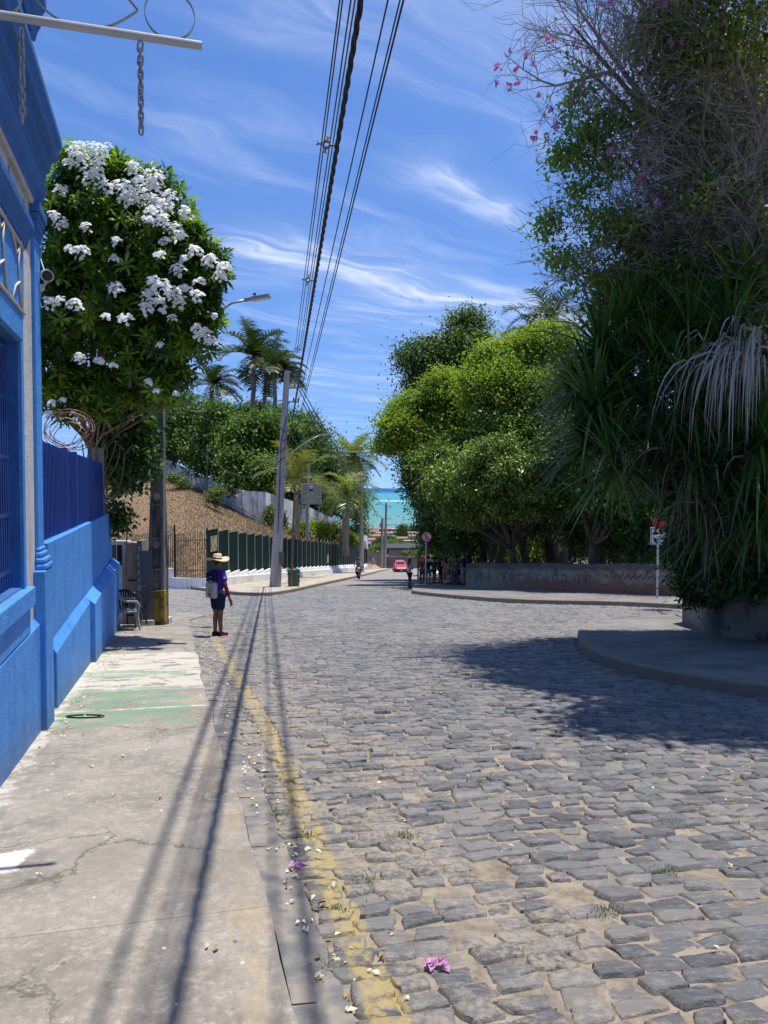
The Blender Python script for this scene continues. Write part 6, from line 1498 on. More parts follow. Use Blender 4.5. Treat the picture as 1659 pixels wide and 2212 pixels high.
rt('wide dark tree at the back of the grove', 1130, 58, [blob(1080, 980, 60, 110, 90, 5), blob(1200, 1000, 58, 120, 90, 5), blob(1000, 1060, 56, 80, 70, 4)], LEAF_C, 186, 620, 1.1, 55, .3, r0=.3, low=-2, rbias=-.1)
rt('wide dark tree at the right rear of the grove', 1340, 48, [blob(1330, 1020, 50, 120, 100, 5), blob(1430, 1060, 46, 100, 80, 4)], LEAF_C, 187, 520, 1.0, 55, .28, r0=.3, low=-2, rbias=-.1)
for k, (px, Y, py, rx, ry) in enumerate(((985, 76, 1120, 70, 70), (1090, 74, 1110, 80, 80), (1190, 70, 1110, 80, 80), (1290, 66, 1110, 80, 85), (1390, 60, 1110, 80, 90), (1480, 54, 1110, 80, 90))):
    rt('dark rear tree of the grove, ' + ('right behind the crowd', 'between the two straight trunks', 'behind the pale forked trunks', 'behind the thick trunk', 'left of the half hidden white sign', 'right of the half hidden white sign')[k], px, Y, [blob(px, py, Y, rx, ry, 3), blob(px + 30, py + 50, Y - 2, rx * .8, ry * .6, 3)], LEAF_A if k % 2 else LEAF_C, 190 + k, 330, 1.2, 50, .34, low=-2, rbias=-.15, nsub=3)
for k, (px, py, Y, rx, ry) in enumerate(((1015, 1140, 45.5, 55, 45), (1095, 1125, 43.5, 60, 42), (1180, 1115, 41.5, 60, 42), (1262, 1130, 38.5, 55, 50), (1335, 1140, 36, 55, 50), (1405, 1140, 33.5, 50, 60))):
    shrub('dark hanging foliage ' + ('just above the heads of the crowd', 'above the word on the graffiti wall', 'in front of the thick dark trunk', 'right of the thick dark trunk', 'left of the half hidden white sign, low', 'directly behind the half hidden white sign')[k], px, py, Y, rx, ry, 140 + k, LEAF_C, 170, .22, 'hanging_foliage', basepy=1225, low=-2)
for k, (px, py, Y, rx, ry) in enumerate(((352, 985, 112, 40, 30), (392, 985, 106, 34, 26), (432, 1005, 99, 34, 28), (475, 1025, 91, 34, 30), (520, 1045, 83, 34, 28), (566, 1050, 79, 34, 26), (612, 1060, 84, 32, 26), (660, 1078, 93, 34, 26), (705, 1100, 106, 30, 26))):
    shrub('dark bush on top of the stained white wall, ' + ('at its far left end', 'above the round light green bush', 'behind the thin dark pole', 'above the spreading light green bush', 'left of the wall corner', 'over the wall corner', 'just right of the tall corner pole', 'left of the church sign', 'right of the church sign')[k], px, py - 13, Y + 4, rx, ry, 160 + k, LEAF_C, 110, .45, 'wood_bush', 'bushes along the stained wall', low=-2, rbias=-.1)
# undergrowth behind the wall, some of it in sun
for k, (px, py, Y, rx, ry, m_) in enumerate(((1010, 1190, 58, 40, 40, LEAF_A), (1080, 1180, 62, 45, 45, LEAF_B), (1150, 1195, 56, 45, 35, LEAF_B), (1230, 1185, 60, 55, 45, LEAF_A), (1310, 1190, 54, 50, 45, LEAF_B), (1390, 1185, 50, 50, 50, LEAF_A), (1460, 1180, 46, 45, 50, LEAF_B), (1120, 1120, 70, 90, 60, LEAF_A), (1300, 1110, 66, 110, 60, LEAF_A), (960, 1190, 66, 40, 36, LEAF_B))):
    shrub('undergrowth bush ' + ('right behind the crowd', 'between the two straight trunks', 'low behind the pale forked trunks', 'behind the thick dark trunk', 'below the left edge of the screw pine', 'left of the half hidden white sign', 'right of the half hidden white sign', 'tall and dark far behind the forked trunks', 'tall and dark far behind the screw pine', 'in the sun left of the no parking sign')[k], px, py, Y, rx, ry, 90 + k, m_, 110, .26, 'undergrowth')

# ---------------- the great tree at the right: bare twigs, climbing leaves, pink flowers
TWIG = mat('grey_twig', (0.36, 0.32, 0.30), 0.85, (0.20, 0.17, 0.16), 3)
PINK = leafmat('pink_petal', [(0.55, 0.22, 0.48), (0.72, 0.40, 0.66)], .6, .35, .2, (1, 1, 1))
def bigtree():
    base_ = Vector((8.6, 14.6, 0.0)); th_ = thing('pink_trumpet_tree', 'huge half bare tree with grey twigs and scattered pink flowers at top right', 'tree', base_)
    rr_ = random.Random(17); r_ = np.random.default_rng(17)
    b = MB(); limbs = []
    b.tube(wiggle(base_ + Vector((0, 0, -.6)), base_ + Vector((.1, 0, 3.4)), 5, .12, rr_), [.42, .36, .34, .32, .30, .28], 10)
    fork = base_ + Vector((.1, 0, 3.2))
    tg = []
    for (px, py, Y) in ((1290, 170, 13.2), (1240, 60, 13.6), (1330, 330, 13.4), (1300, 470, 14.0), (1290, 590, 14.4), (1420, 100, 13), (1500, 300, 12.6), (1400, 430, 13), (1560, 120, 12.4), (1600, 400, 12.2), (1480, 560, 13.2), (1350, 640, 14.2), (1640, 600, 12.4), (1250, 20, 15), (1450, -60, 14), (1600, -120, 13), (1330, -100, 14.5), (1700, 300, 12), (1720, 60, 12.5)):
        tg.append(P(px, py, Y))
    paths = []
    for e in tg:
        m1 = fork.lerp(e, .3) + Vector((0, 0, .6)); m2 = fork.lerp(e, .7) + Vector((rr_.uniform(-.2, .2), rr_.uniform(-.2, .2), .35)); L0 = [fork, fork.lerp(m1, .5) + Vector((0, 0, .12)), m1, m1.lerp(m2, .5) + Vector((0, 0, .1)), m2, m2.lerp(e, .5), e]
        b.tube(L0, [.15, .12, .095, .075, .055, .04, .022], 6); paths.append((L0, .05))
    b.build('trunk', BARK, th_, smooth=True)
    # explicit flowering branch tips, then random twigs
    b = MB(); tips = []
    def twig(p, d_, L_, r0, depth):
        pts = [p]; q = p.copy(); n = 4
        for i in range(n):
            d_ = (d_ + Vector((rr_.gauss(0, .16), rr_.gauss(0, .16), rr_.gauss(.02, .16)))).normalized(); q = q + d_ * (L_ / n); pts.append(q.copy())
        b.tube(pts, [r0, r0 * .85, r0 * .7, r0 * .55, r0 * .35], 3, False)
        if depth > 0:
            for i in (1, 2, 3, 4):
                for _ in range(2 if depth > 1 else 1):
                    if rr_.random() < .82:
                        s_ = d_.cross(Vector((rr_.gauss(0, 1), rr_.gauss(0, 1), rr_.gauss(0, 1)))).normalized()
                        twig(pts[i], (d_ * .75 + s_ * rr_.uniform(.4, .95)).normalized(), L_ * rr_.uniform(.45, .75), r0 * .6, depth - 1)
        else: tips.append((pts[-1], d_))
    for L0, _ in paths:
        axis = (L0[-1] - L0[0]).normalized()
        for i in range(2, 7):
            for _ in range(7):
                s_ = axis.cross(Vector((rr_.gauss(0, 1), rr_.gauss(0, 1), rr_.gauss(0, 1)))).normalized()
                f = rr_.random(); p = L0[i - 1].lerp(L0[i], f)
                twig(p, (axis * .7 + s_ * rr_.uniform(.3, 1.0)).normalized(), rr_.uniform(.8, 1.5), .013, 2)
        twig(L0[-1], axis, 1.0, .013, 2)
    # named long bare branch reaching left, at (1070-1250, 90-300)
    br_ = [P(1262, 170, 12.9), P(1200, 185, 12.9), P(1170, 175, 12.9), P(1130, 150, 12.9), P(1100, 125, 12.9)]
    b.tube([P(1330, 150, 13.0)] + br_, [.03, .026, .02, .015, .010, .006], 5)
    for a_, c_ in (((1200, 185), (1160, 290)), ((1170, 175), (1085, 160)), ((1160, 172), (1150, 100)), ((1130, 150), (1135, 90)), ((1230, 180), (1240, 300)), ((1200, 185), (1120, 195)), ((1262, 170), (1180, 80)), ((1262, 170), (1210, 260))):
        A, B = P(a_[0], a_[1], 12.9), P(c_[0], c_[1], 12.9 + rr_.uniform(-.3, .3)); b.tube(wiggle(A, B, 5, .03, rr_), [.012, .01, .008, .007, .006, .004], 4)
        for f in (.4, .6, .8, 1): twig(A.lerp(B, f), ((B - A).normalized() * .7 + Vector((rr_.gauss(0, .6), rr_.gauss(0, .4), rr_.gauss(0, .6)))).normalized(), .3, .005, 1)
    for (px, py) in ((1150, 590), (1160, 640), (1170, 480), (1180, 690)):
        e = P(px, py, 13.6); A = P(px + 110, py + 15, 13.8); b.tube(wiggle(A, e, 6, .05, rr_), .006, 4)
        for f in (.2, .4, .6, .8): twig(A.lerp(e, f), ((e - A).normalized() + Vector((0, 0, rr_.gauss(0, .6)))).normalized(), .45, .006, 1)
    b.build('twigs', TWIG, th_); print('tips', len(tips), 'twigverts', len(b.v))
    # climbing leaves in drifts
    bl = [blob(1500, 250, 12.9, 110, 200, 1.2), blob(1580, 450, 12.6, 130, 230, 1.3), blob(1430, 560, 13.4, 120, 100, 1.2), blob(1600, 120, 12.6, 110, 150, 1.2), blob(1520, 640, 13.3, 150, 110, 1.3)]
    crown('climbing_leaves', leafmat('climber_leaf', [(0.03, 0.06, 0.014), (0.08, 0.14, 0.025), (0.20, 0.28, 0.04), (0.42, 0.42, 0.07)], .4, .35), th_, bl, 430, .42, 22, .10, .06, 18, shell=.15, low=-2)
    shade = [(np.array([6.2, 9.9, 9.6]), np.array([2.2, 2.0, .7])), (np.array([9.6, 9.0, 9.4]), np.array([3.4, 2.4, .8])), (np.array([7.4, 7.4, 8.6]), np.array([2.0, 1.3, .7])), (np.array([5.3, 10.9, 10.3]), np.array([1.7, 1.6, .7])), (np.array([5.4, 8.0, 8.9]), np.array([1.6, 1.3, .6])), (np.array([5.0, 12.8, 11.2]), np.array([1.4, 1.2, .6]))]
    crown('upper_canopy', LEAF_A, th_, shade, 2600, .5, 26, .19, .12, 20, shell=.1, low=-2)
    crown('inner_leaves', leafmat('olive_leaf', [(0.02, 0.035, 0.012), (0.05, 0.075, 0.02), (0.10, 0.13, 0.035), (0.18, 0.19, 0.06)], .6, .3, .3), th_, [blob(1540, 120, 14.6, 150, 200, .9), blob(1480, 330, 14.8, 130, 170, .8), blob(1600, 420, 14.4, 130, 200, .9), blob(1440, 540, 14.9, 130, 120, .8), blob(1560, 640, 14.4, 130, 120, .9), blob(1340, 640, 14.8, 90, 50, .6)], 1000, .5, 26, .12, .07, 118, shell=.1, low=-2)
    bl = [blob(1240, 290, 13.0, 45, 45, .4), blob(1215, 345, 13.0, 30, 30, .3), blob(1290, 330, 13.0, 50, 60, .5), blob(1250, 430, 13.2, 50, 35, .4), blob(1190, 480, 13.4, 30, 22, .3), blob(1215, 560, 13.6, 45, 25, .4), blob(1330, 480, 13.2, 60, 50, .6), blob(1300, 600, 13.6, 70, 40, .5), blob(1260, 180, 13, 20, 50, .3), blob(1420, 60, 13, 60, 35, .5), blob(1340, 250, 13, 50, 40, .4)]
    crown('leaf_sprays', leafmat('spray_leaf', [(0.09, 0.16, 0.04), (0.18, 0.28, 0.065), (0.30, 0.40, 0.10)], .4, .5), th_, bl, 300, .26, 20, .10, .06, 19, shell=.2, low=-2)
    # pink flowers
    fl = [(1075, 145), (1070, 183), (1095, 113), (1132, 117), (1118, 175), (1150, 140), (1185, 83), (1195, 85), (1165, 205), (1190, 232), (1150, 290), (1185, 293), (1158, 300), (1230, 65), (1255, 50), (1245, 92), (1310, 60), (1300, 90), (1420, 10), (1440, 5), (1400, 8), (1500, 18), (1560, 40), (1320, 10), (1475, 90), (1455, 88), (1280, 105), (1275, 145), (1260, 200), (1240, 215), (1450, 195), (1600, 40), (1470, 470), (1590, 335), (1420, 440), (1385, 380), (1320, 330), (1630, 130), (1200, 270), (1345, 145), (1120, 152), (1100, 185)]
    FV, FF, FR_, off = [], [], [], 0
    for px, py in fl:
        c_ = np.array(P(px + rr_.uniform(-3, 3), py + rr_.uniform(-3, 3), 12.5 if px > 1300 else 12.9)); nf = rr_.choice([3, 4, 6]); fc = c_ + rdir(r_, nf) * .05
        k = 6; f2 = np.repeat(fc, k, 0); D_ = rdir(r_, nf * k, -.1); Ls = r_.uniform(.035, .065, nf * k); V_, F_, q = leaf_faces(f2, D_, rdir(r_, nf * k), Ls, Ls * .8, .2); FV.append(V_); FF.append(F_ + off); off += len(V_); FR_.append(r_.random(len(F_)))
    quads('pink_flowers', np.concatenate(FV), np.concatenate(FF), PINK, th_, rnd=np.concatenate(FR_))
bigtree()
# screw pine: strap leaves and grey dead skirts
def screwpine():
    base_ = Vector((7.6, 13.6, 0.0)); th_ = thing('screw_pine', 'spiky strap leaved plant with grey dead leaf skirts hanging over the retaining wall', 'plant', base_)
    r_ = np.random.default_rng(33); rr_ = random.Random(33)
    ro = [(1335, 820, 12.6, 1.0), (1270, 800, 12.9, .8), (1415, 780, 12.6, 1.0), (1400, 880, 12.2, 1.05), (1490, 720, 12.4, 1.1), (1490, 860, 12, 1.15), (1320, 920, 12.5, .95), (1410, 980, 12.1, 1.05), (1580, 720, 12, 1.1), (1600, 850, 11.6, 1.1), (1500, 980, 11.9, 1.1), (1570, 1040, 11.7, 1.1), (1640, 960, 11.4, 1.2), (1640, 1110, 11.6, 1.1), (1530, 1130, 12.0, .9), (1600, 620, 12.4, 1.1), (1450, 1060, 12.5, .9), (1600, 1200, 12.6, .8), (1700, 800, 11.6, 1.2), (1700, 1050, 11.6, 1.2), (1380, 720, 13.2, .9), (1440, 650, 13.4, 1.0), (1285, 880, 12.2, 1.15), (1265, 960, 12.4, 1.0), (1330, 1010, 12.0, 1.1), (1300, 760, 12.6, 1.1), (1350, 690, 13.0, 1.0), (1240, 850, 12.8, .9)]
    b = MB()
    for px, py, Y, s_ in ro:
        e = P(px, py, Y); m1 = base_.lerp(e, .5) + Vector((rr_.uniform(-.1, .3), rr_.uniform(-.1, .3), .1)); b.tube([base_ + Vector((rr_.uniform(-.5, .5), rr_.uniform(-.4, .4), -.3)), m1, e], [.10, .08, .06], 6)
    b.build('trunk', BARK, th_)
    GL = leafmat('strap_leaf', [(0.02, 0.055, 0.012), (0.045, 0.11, 0.024), (0.10, 0.20, 0.04), (0.26, 0.31, 0.09)], .38, .3, .6); DL = leafmat('dead_strap', [(0.13, 0.095, 0.065), (0.29, 0.24, 0.19), (0.47, 0.42, 0.37)], .85, .1, .2)
    for px, py, Y, s_ in ro:
        c_ = np.array(P(px, py, Y)); n = 105; a = np.arange(n) * 2.4 + rr_.random() * 6; el = np.linspace(1.35, -.75, n) + r_.normal(size=n) * .12
        D_ = np.stack([np.cos(a) * np.cos(el), np.sin(a) * np.cos(el), np.sin(el)], 1); L_ = 1.22 * s_ * r_.uniform(.75, 1.15, n) * (.75 + .35 * np.cos(el)); up = np.tile(np.array([0., 0, 1.]), (n, 1)) + r_.normal(size=(n, 3)) * .15
        V_, F_ = strips(c_ + D_ * .05, D_, up, L_, np.full(n, .060) * s_, 5, r_.uniform(.3, 1.2, n)); quads('leaf_rosette', V_, F_, GL, th_, rnd=np.repeat(np.clip(r_.normal(.4, .25, n), 0, 1), 5))
    sk = [(1565, 785, 11.3, 130, 1.6, .9), (1610, 750, 11.5, 60, 1.4, .75), (1330, 960, 12.0, 40, 1.0, .2), (1500, 1080, 11.7, 60, 1.1, .15), (1345, 900, 12.2, 45, .8, .25), (1430, 960, 12, 50, .8, .2), (1500, 1010, 11.8, 50, .9, .2), (1620, 980, 11.4, 40, 1.0, .2), (1560, 1130, 11.9, 50, .9, .2), (1460, 820, 12, 30, .9, .3), (1620, 680, 12, 50, .8, .4), (1640, 1180, 12.2, 50, .8, .1)]
    for px, py, Y, n, L0, ton in sk:
        c_ = np.array(P(px, py, Y)) + r_.normal(size=(n, 3)) * np.array([.16, .15, .10]); a = r_.uniform(0, 6.28, n); el = r_.uniform(-.6, .5, n); D_ = np.stack([np.cos(a) * np.cos(el), np.sin(a) * np.cos(el) - .3, np.sin(el)], 1); D_ = unit(D_)
        if ton > .8: D_ = unit(D_ * .4 + np.array([-.55, -.3, .3])); c_ = c_ + np.array([.30, 0, .10]) + r_.normal(size=(n, 3)) * .12
        V_, F_ = strips(c_, D_, np.tile(np.array([0., 0, 1.]), (n, 1)) + r_.normal(size=(n, 3)) * .9, L0 * r_.uniform(.4, 1.3, n), np.full(n, .035), 6, r_.uniform(2.2, 8, n)); quads('dead_leaf_skirt', V_, F_, DL, th_, rnd=np.repeat(np.clip(r_.normal(ton, .2, n), 0, 1), 6))
screwpine()
def rshrub(label, blobs, base_, m, seed, nc, L=.12, **kw):
    th_ = thing('shade_shrub', label, 'shrub', base_); b = MB(); r2 = random.Random(seed)
    for bb_ in blobs:
        for k in range(3): b.tube(wiggle(base_, Vector(bb_[0]), 4, .08, r2), [.03, .025, .02, .015, .01], 5)
    b.build('stems', BARK, th_); crown('foliage', m, th_, blobs, nc, .3, 26, L, L * .6, seed, low=-2, shell=.2, **kw)
rshrub('dark shrub spilling over the left corner of the retaining wall', [blob(1515, 1210, 14.6, 42, 50, .5), blob(1492, 1255, 15.0, 22, 32, .3), blob(1515, 1285, 14.7, 26, 26, .3), blob(1550, 1170, 14.2, 45, 50, .5)], Vector((6.9, 14.6, 0)), LEAF_C, 101, 280)
rshrub('leafy sprig hanging in front of the half hidden white sign', [blob(1450, 1108, 24, 20, 10, .3)], Vector((6.9, 15.5, .5)), LEAF_C, 104, 45)
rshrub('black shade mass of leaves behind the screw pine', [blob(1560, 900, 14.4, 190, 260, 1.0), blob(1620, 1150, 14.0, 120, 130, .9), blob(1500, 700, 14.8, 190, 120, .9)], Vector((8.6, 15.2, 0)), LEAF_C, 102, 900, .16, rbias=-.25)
rshrub('leafy shrub on top of the retaining wall at the right edge', [blob(1600, 1230, 12.8, 70, 40, .6), blob(1660, 1240, 12.2, 60, 40, .6)], Vector((8.2, 12.8, 0)), LEAF_C, 103, 200, .12, rbias=-.1)
# off frame part of the great tree's canopy that shades the pavement
shade_unused = [(np.array([8.4, 12.2, 7.4]), np.array([3.2, 3.0, 1.8])), (np.array([6.2, 13.2, 6.6]), np.array([2.2, 2.6, 1.5])), (np.array([5.6, 10.6, 7.4]), np.array([2.4, 1.6, 1.1])), (np.array([9.5, 9.4, 7.6]), np.array([4.0, 1.8, 1.2]))]
# ================================================================ PEOPLE
SKINM = [mat('skin_brown', (0.20, 0.10, 0.06), .6), mat('skin_tan', (0.42, 0.23, 0.15), .6), mat('skin_light', (0.45, 0.27, 0.19), .6)]
HAIR = mat('dark_hair', (0.012, 0.009, 0.008), .5)
def cloth(name, c, c2=None, sc_=8): return mat('cloth_' + name, c, .9, c2 or tuple(q * .8 for q in c), sc_, spec=.1)
def skinmesh(name, chains, m, parent, sub=2):
    """chains: lists of (point, rx, ry) sharing points by position; grown with a Skin modifier"""
    pts, rad, edges, key = [], [], [], {}
    def idx_(p, r_):
        k = tuple(round(q, 4) for q in p)
        if k not in key: key[k] = len(pts); pts.append(k); rad.append(r_)
        return key[k]
    for ch in chains:
        pr = None
        for p, rx, ry in ch:
            i = idx_(p, (rx, ry))
            if pr is not None and pr != i: edges.append((pr, i))
            pr = i
    me = bpy.data.meshes.new(name); me.from_pydata(pts, edges, []); o = link(me, name, m, parent)
    sk = o.modifiers.new('skin', 'SKIN'); me.skin_vertices or None
    if not me.skin_vertices:
        bpy.context.view_layer.objects.active = o; o.select_set(True)
        bpy.ops.mesh.customdata_skin_add(); o.select_set(False)
    lay = me.skin_vertices[0].data
    for i, r_ in enumerate(rad): lay[i].radius = r_; lay[i].use_root = (i == 0)
    sk.use_smooth_shade = True
    s_ = o.modifiers.new('sub', 'SUBSURF'); s_.levels = sub; s_.render_levels = sub
    return o
def person(label, loc, H, rz, skin=1, top=None, bottom=None, bottom_len='long', sleeves='short', arms=None, legs=None, hair='short', hat=None, shoes=None, woman=False, detail=False, lean=0.0, group=None, sit=None):
    """stands at loc facing local +y, turned by rz"""
    p = thing('person', label, 'person', loc, group, 'local', rz); h = H; sm = SKINM[skin]; sw_ = .94 if woman else 1.0
    def V(x, y, z): return (x * h, (y + lean * max(0, z - .5)) * h, z * h)
    pel, spi, che, nk, hd = V(0, 0, .53), V(0, .0, .62), V(0, .0, .73), V(0, .0, .825), V(0, .012, .875)
    hz = V(0, .008, .935)
    sh = [V(s_ * .098 * sw_, 0, .795) for s_ in (-1, 1)]
    arms = arms or [((-.13, .0, .63), (-.135, .05, .485)), ((.13, .0, .63), (.135, .05, .485))]
    legs = legs or [((-.052, .01, .285), (-.06, -.005, .045)), ((.052, .015, .285), (.06, -.005, .045))]
    hip = [V(s_ * .05, 0, .49) for s_ in (-1, 1)]
    if woman: cr, wr, pr_ = (.062, .046), (.052, .042), (.075, .058)
    else: cr, wr, pr_ = (.078, .052), (.068, .050), (.068, .054)
    def R_(x, y=None): return (x * h, (y if y else x) * h)
    ch = [[(pel, *R_(*pr_)), (spi, *R_(*wr)), (che, *R_(*cr)), (nk, *R_(.028)), (hd, *R_(.038, .045)), (hz, *R_(.043, .052)), (V(0, .005, .975), *R_(.032, .038))]]
    hands = []
    for s_ in (0, 1):
        el, wri = V(*arms[s_][0]), V(*arms[s_][1]); d_ = (Vector(wri) - Vector(el)).normalized(); hd_ = tuple(Vector(wri) + d_ * .035 * h); he = tuple(Vector(wri) + d_ * .075 * h)
        ch.append([(che, *R_(*cr)), (sh[s_], *R_(.034)), (el, *R_(.024)), (wri, *R_(.015, .018)), (hd_, *R_(.013, .022)), (he, *R_(.010, .017))])
        hands.append((Vector(hd_), Vector(he), d_))
        if detail:
            side = Vector((0, 1, 0)) if abs(d_.y) < .8 else Vector((1, 0, 0)); sd_ = d_.cross(side.cross(d_)).normalized(); sd_ = side - d_ * side.dot(d_); sd_.normalize(); curl = Vector((1 if s_ == 0 else -1, 0, 0))
            for k, (o_, L_) in enumerate(((-.017, .030), (-.006, .038), (.006, .040), (.016, .036))):
                a0 = Vector(he) + sd_ * o_ * h; a1 = a0 + d_ * L_ * .5 * h + curl * .004 * h; a2 = a1 + d_ * L_ * .45 * h + curl * .014 * h
                ch.append([(he, *R_(.010, .017)), (tuple(a0), *R_(.0052)), (tuple(a1), *R_(.005)), (tuple(a2), *R_(.004))])
            t0 = Vector(hd_) + sd_ * .022 * h; ch.append([(hd_, *R_(.013, .022)), (tuple(t0), *R_(.0065)), (tuple(t0 + d_ * .022 * h + sd_ * .008 * h + curl * .006 * h), *R_(.005))])
    for s_ in (0, 1):
        kn, an = V(*legs[s_][0]), V(*legs[s_][1]); kv, av = Vector(kn), Vector(an); cf = tuple(kv.lerp(av, .3) + Vector((0, -.008 * h, 0)))
        ch.append([(pel, *R_(*pr_)), (hip[s_], *R_(.052, .056)), (tuple(Vector(hip[s_]).lerp(kv, .5)), *R_(.044, .048)), (kn, *R_(.032, .034)), (cf, *R_(.031, .034)), (an, *R_(.019, .023)), (tuple(av + Vector((0, .03 * h, -.022 * h))), *R_(.02, .015)), (tuple(av + Vector((0, .075 * h, -.03 * h))), *R_(.018, .010))])
    body = skinmesh('body', ch, sm, p)
    # face
    fb = MB(); fb.ball(V(0, .056, .925), .008 * h, .012 * h, .014 * h, 8, 6)
    for s_ in (-1, 1): fb.ball(V(s_ * .045, .0, .925), .006 * h, .010 * h, .016 * h, 8, 6)
    fb.build('nose_and_ears', sm, p, smooth=True)
    fb = MB()
    for s_ in (-1, 1): fb.ball(V(s_ * .017, .050, .938), .006 * h, .004 * h, .004 * h, 8, 6)
    fb.build('eyes', HAIR, p)
    fb = MB(); fb.ball(V(0, .053, .902), .013 * h, .004 * h, .004 * h, 8, 6); fb.build('mouth', cloth('lip', (.25, .07, .06)), p)
    e = .010 * h
    def grow(q, k=1.0): return (q[0], q[1] + e * k, q[2] + e * k)
    if top:
        cs = [[(V(0, 0, .50), (pr_[0] + .012) * h, (pr_[1] + .012) * h), (spi, (wr[0] + .014) * h, (wr[1] + .012) * h), (che, (cr[0] + .008) * h, (cr[1] + .010) * h), (V(0, 0, .805), .042 * h, .036 * h)]]
        for s_ in (0, 1):
            el, wri = Vector(V(*arms[s_][0])), Vector(V(*arms[s_][1])); shv = Vector(sh[s_])
            if sleeves == 'long': cs.append([(che, (cr[0] + .008) * h, (cr[1] + .010) * h), (sh[s_], .044 * h, .042 * h), (tuple(el), .031 * h, .031 * h), (tuple(el.lerp(wri, .92)), .022 * h, .024 * h)])
            elif sleeves == 'short': cs.append([(che, (cr[0] + .008) * h, (cr[1] + .010) * h), (sh[s_], .046 * h, .044 * h), (tuple(shv.lerp(el, .75)), .040 * h, .040 * h)])
        skinmesh('shirt', cs, top, p)
    if bottom:
        f_ = {'long': 1.9, 'shorts': .86, 'mini': .45, 'skirt': 1.3}[bottom_len]; cs = []
        for s_ in (0, 1):
            kn, an, hp = Vector(V(*legs[s_][0])), Vector(V(*legs[s_][1])), Vector(hip[s_]); c0 = (V(0, 0, .535), (pr_[0] + .010) * h, (pr_[1] + .010) * h)
            L_ = [c0, (hip[s_], .064 * h, .066 * h)]
            wide = .058 if bottom_len in ('shorts', 'mini', 'skirt') else .047
            if f_ <= 1: L_ += [(tuple(hp.lerp(kn, f_ * .5)), .06 * h, .064 * h), (tuple(hp.lerp(kn, f_)), wide * h, wide * h)]
            else: L_ += [(tuple(hp.lerp(kn, .5)), .052 * h, .056 * h), (tuple(kn), .039 * h, .042 * h), (tuple(kn.lerp(an, f_ - 1)), .030 * h, .034 * h)]
            cs.append(L_)
        skinmesh('trousers' if bottom_len == 'long' else 'shorts', cs, bottom, p)
    if hair:
        hb = MB(); hb.ball(V(0, -.012, .948), .054 * h, .062 * h, .056 * h, 14, 10)
        if hair == 'long':
            hb.lathe([(.052 * h, 0), (.056 * h, -.06 * h), (.060 * h, -.13 * h), (.045 * h, -.19 * h), (.015 * h, -.21 * h)], V(0, -.035, .95), 12, 1.0, .62)
        hb.build('hair', HAIR, p, smooth=True)
    if hat:
        m_, br_, chh = hat; hb = MB(); c_ = V(0, .0, .95)
        def brim(q, a, r_): q.z += .022 * h * math.cos(2 * a) * (r_ / (br_ * h)) ** 2 * -1 + (0); return q
        hb.lathe([(.052 * h, .0), (br_ * h * .6, -.004 * h), (br_ * h, .004 * h), (br_ * h, .010 * h), (br_ * h * .6, .004 * h), (.056 * h, .010 * h), (.052 * h, chh * h * .8), (.044 * h, chh * h), (.02 * h, chh * h * .93), (.0005, chh * h * .9)], c_, 28, 1, 1, fn=brim)
        ho = hb.build('hat', m_, p, smooth=True)
        hb = MB(); hb.lathe([(.0575 * h, .008 * h), (.0565 * h, .026 * h)], c_, 28); hb.build('hat_band', cloth('band', (.16, .10, .06)), ho)
    for s_ in (0, 1):
        an = Vector(V(*legs[s_][1])); sb = MB(); z0 = .0
        sb.prism([(-.026 * h, -.035 * h), (.026 * h, -.035 * h), (.030 * h, .06 * h), (.018 * h, .10 * h), (-.018 * h, .10 * h), (-.030 * h, .06 * h)], an.z - .044 * h, an.z - .008 * h, Matrix.Translation((an.x, an.y, 0)))
        sb.prism([(-.024 * h, -.03 * h), (.024 * h, -.03 * h), (.02 * h, .035 * h), (-.02 * h, .035 * h)], an.z - .008 * h, an.z + .012 * h, Matrix.Translation((an.x, an.y, 0)))
        sb.build('shoe', shoes or BLK, p, bevel=.008)
    return p, V
STRAW = mat('straw_hat', (0.60, 0.47, 0.28), .85, (0.50, 0.38, 0.22), 30, bump=.3, bscale=120)
PURP = cloth('purple', (.055, .035, .25), (.04, .025, .18))
mloc = groundpt(470, 15.75, .02)
man, mv = person('man in a wide straw hat, purple shirt and printed backpack standing in the street', mloc, 1.66, R(-38), 0, PURP, cloth('navy', (.025, .028, .075)), 'shorts', 'short',
    arms=[((-.135, -.03, .63), (-.12, .06, .50)), ((.145, .0, .635), (.165, .045, .485))], legs=[((-.035, .0, .285), (-.035, -.015, .045)), ((.040, .01, .285), (.045, .01, .045))], hair='short', hat=(STRAW, .145, .075), shoes=cloth('maroon', (.11, .02, .03), (.06, .012, .02)), detail=True)
h = 1.66
SLV = cloth('maroon_sleeve', (.20, .025, .075), (.15, .02, .06))
for s_, (sh_, el, wr_) in enumerate(((( -.1, -.01, .76), (-.135, -.03, .63), (-.12, .06, .50)), ((.1, -.0, .76), (.145, .0, .635), (.165, .045, .485)))):
    a_, b_, c_ = [Vector(mv(*q)) for q in (sh_, el, wr_)]
    skinmesh('under_sleeve', [[(tuple(a_.lerp(b_, .3)), .028 * h, .028 * h), (tuple(b_), .029 * h, .029 * h), (tuple(b_.lerp(c_, .9)), .020 * h, .022 * h)]], SLV, man)
bp_ = MB(); bp_.prism([(-.085 * h, -.13 * h), (.085 * h, -.13 * h), (.085 * h, -.062 * h), (-.085 * h, -.062 * h)], .485 * h, .68 * h)
bpo = bp_.build('backpack', cloth('bag_white', (.50, .50, .52), (.35, .36, .42)), man, bevel=.035)
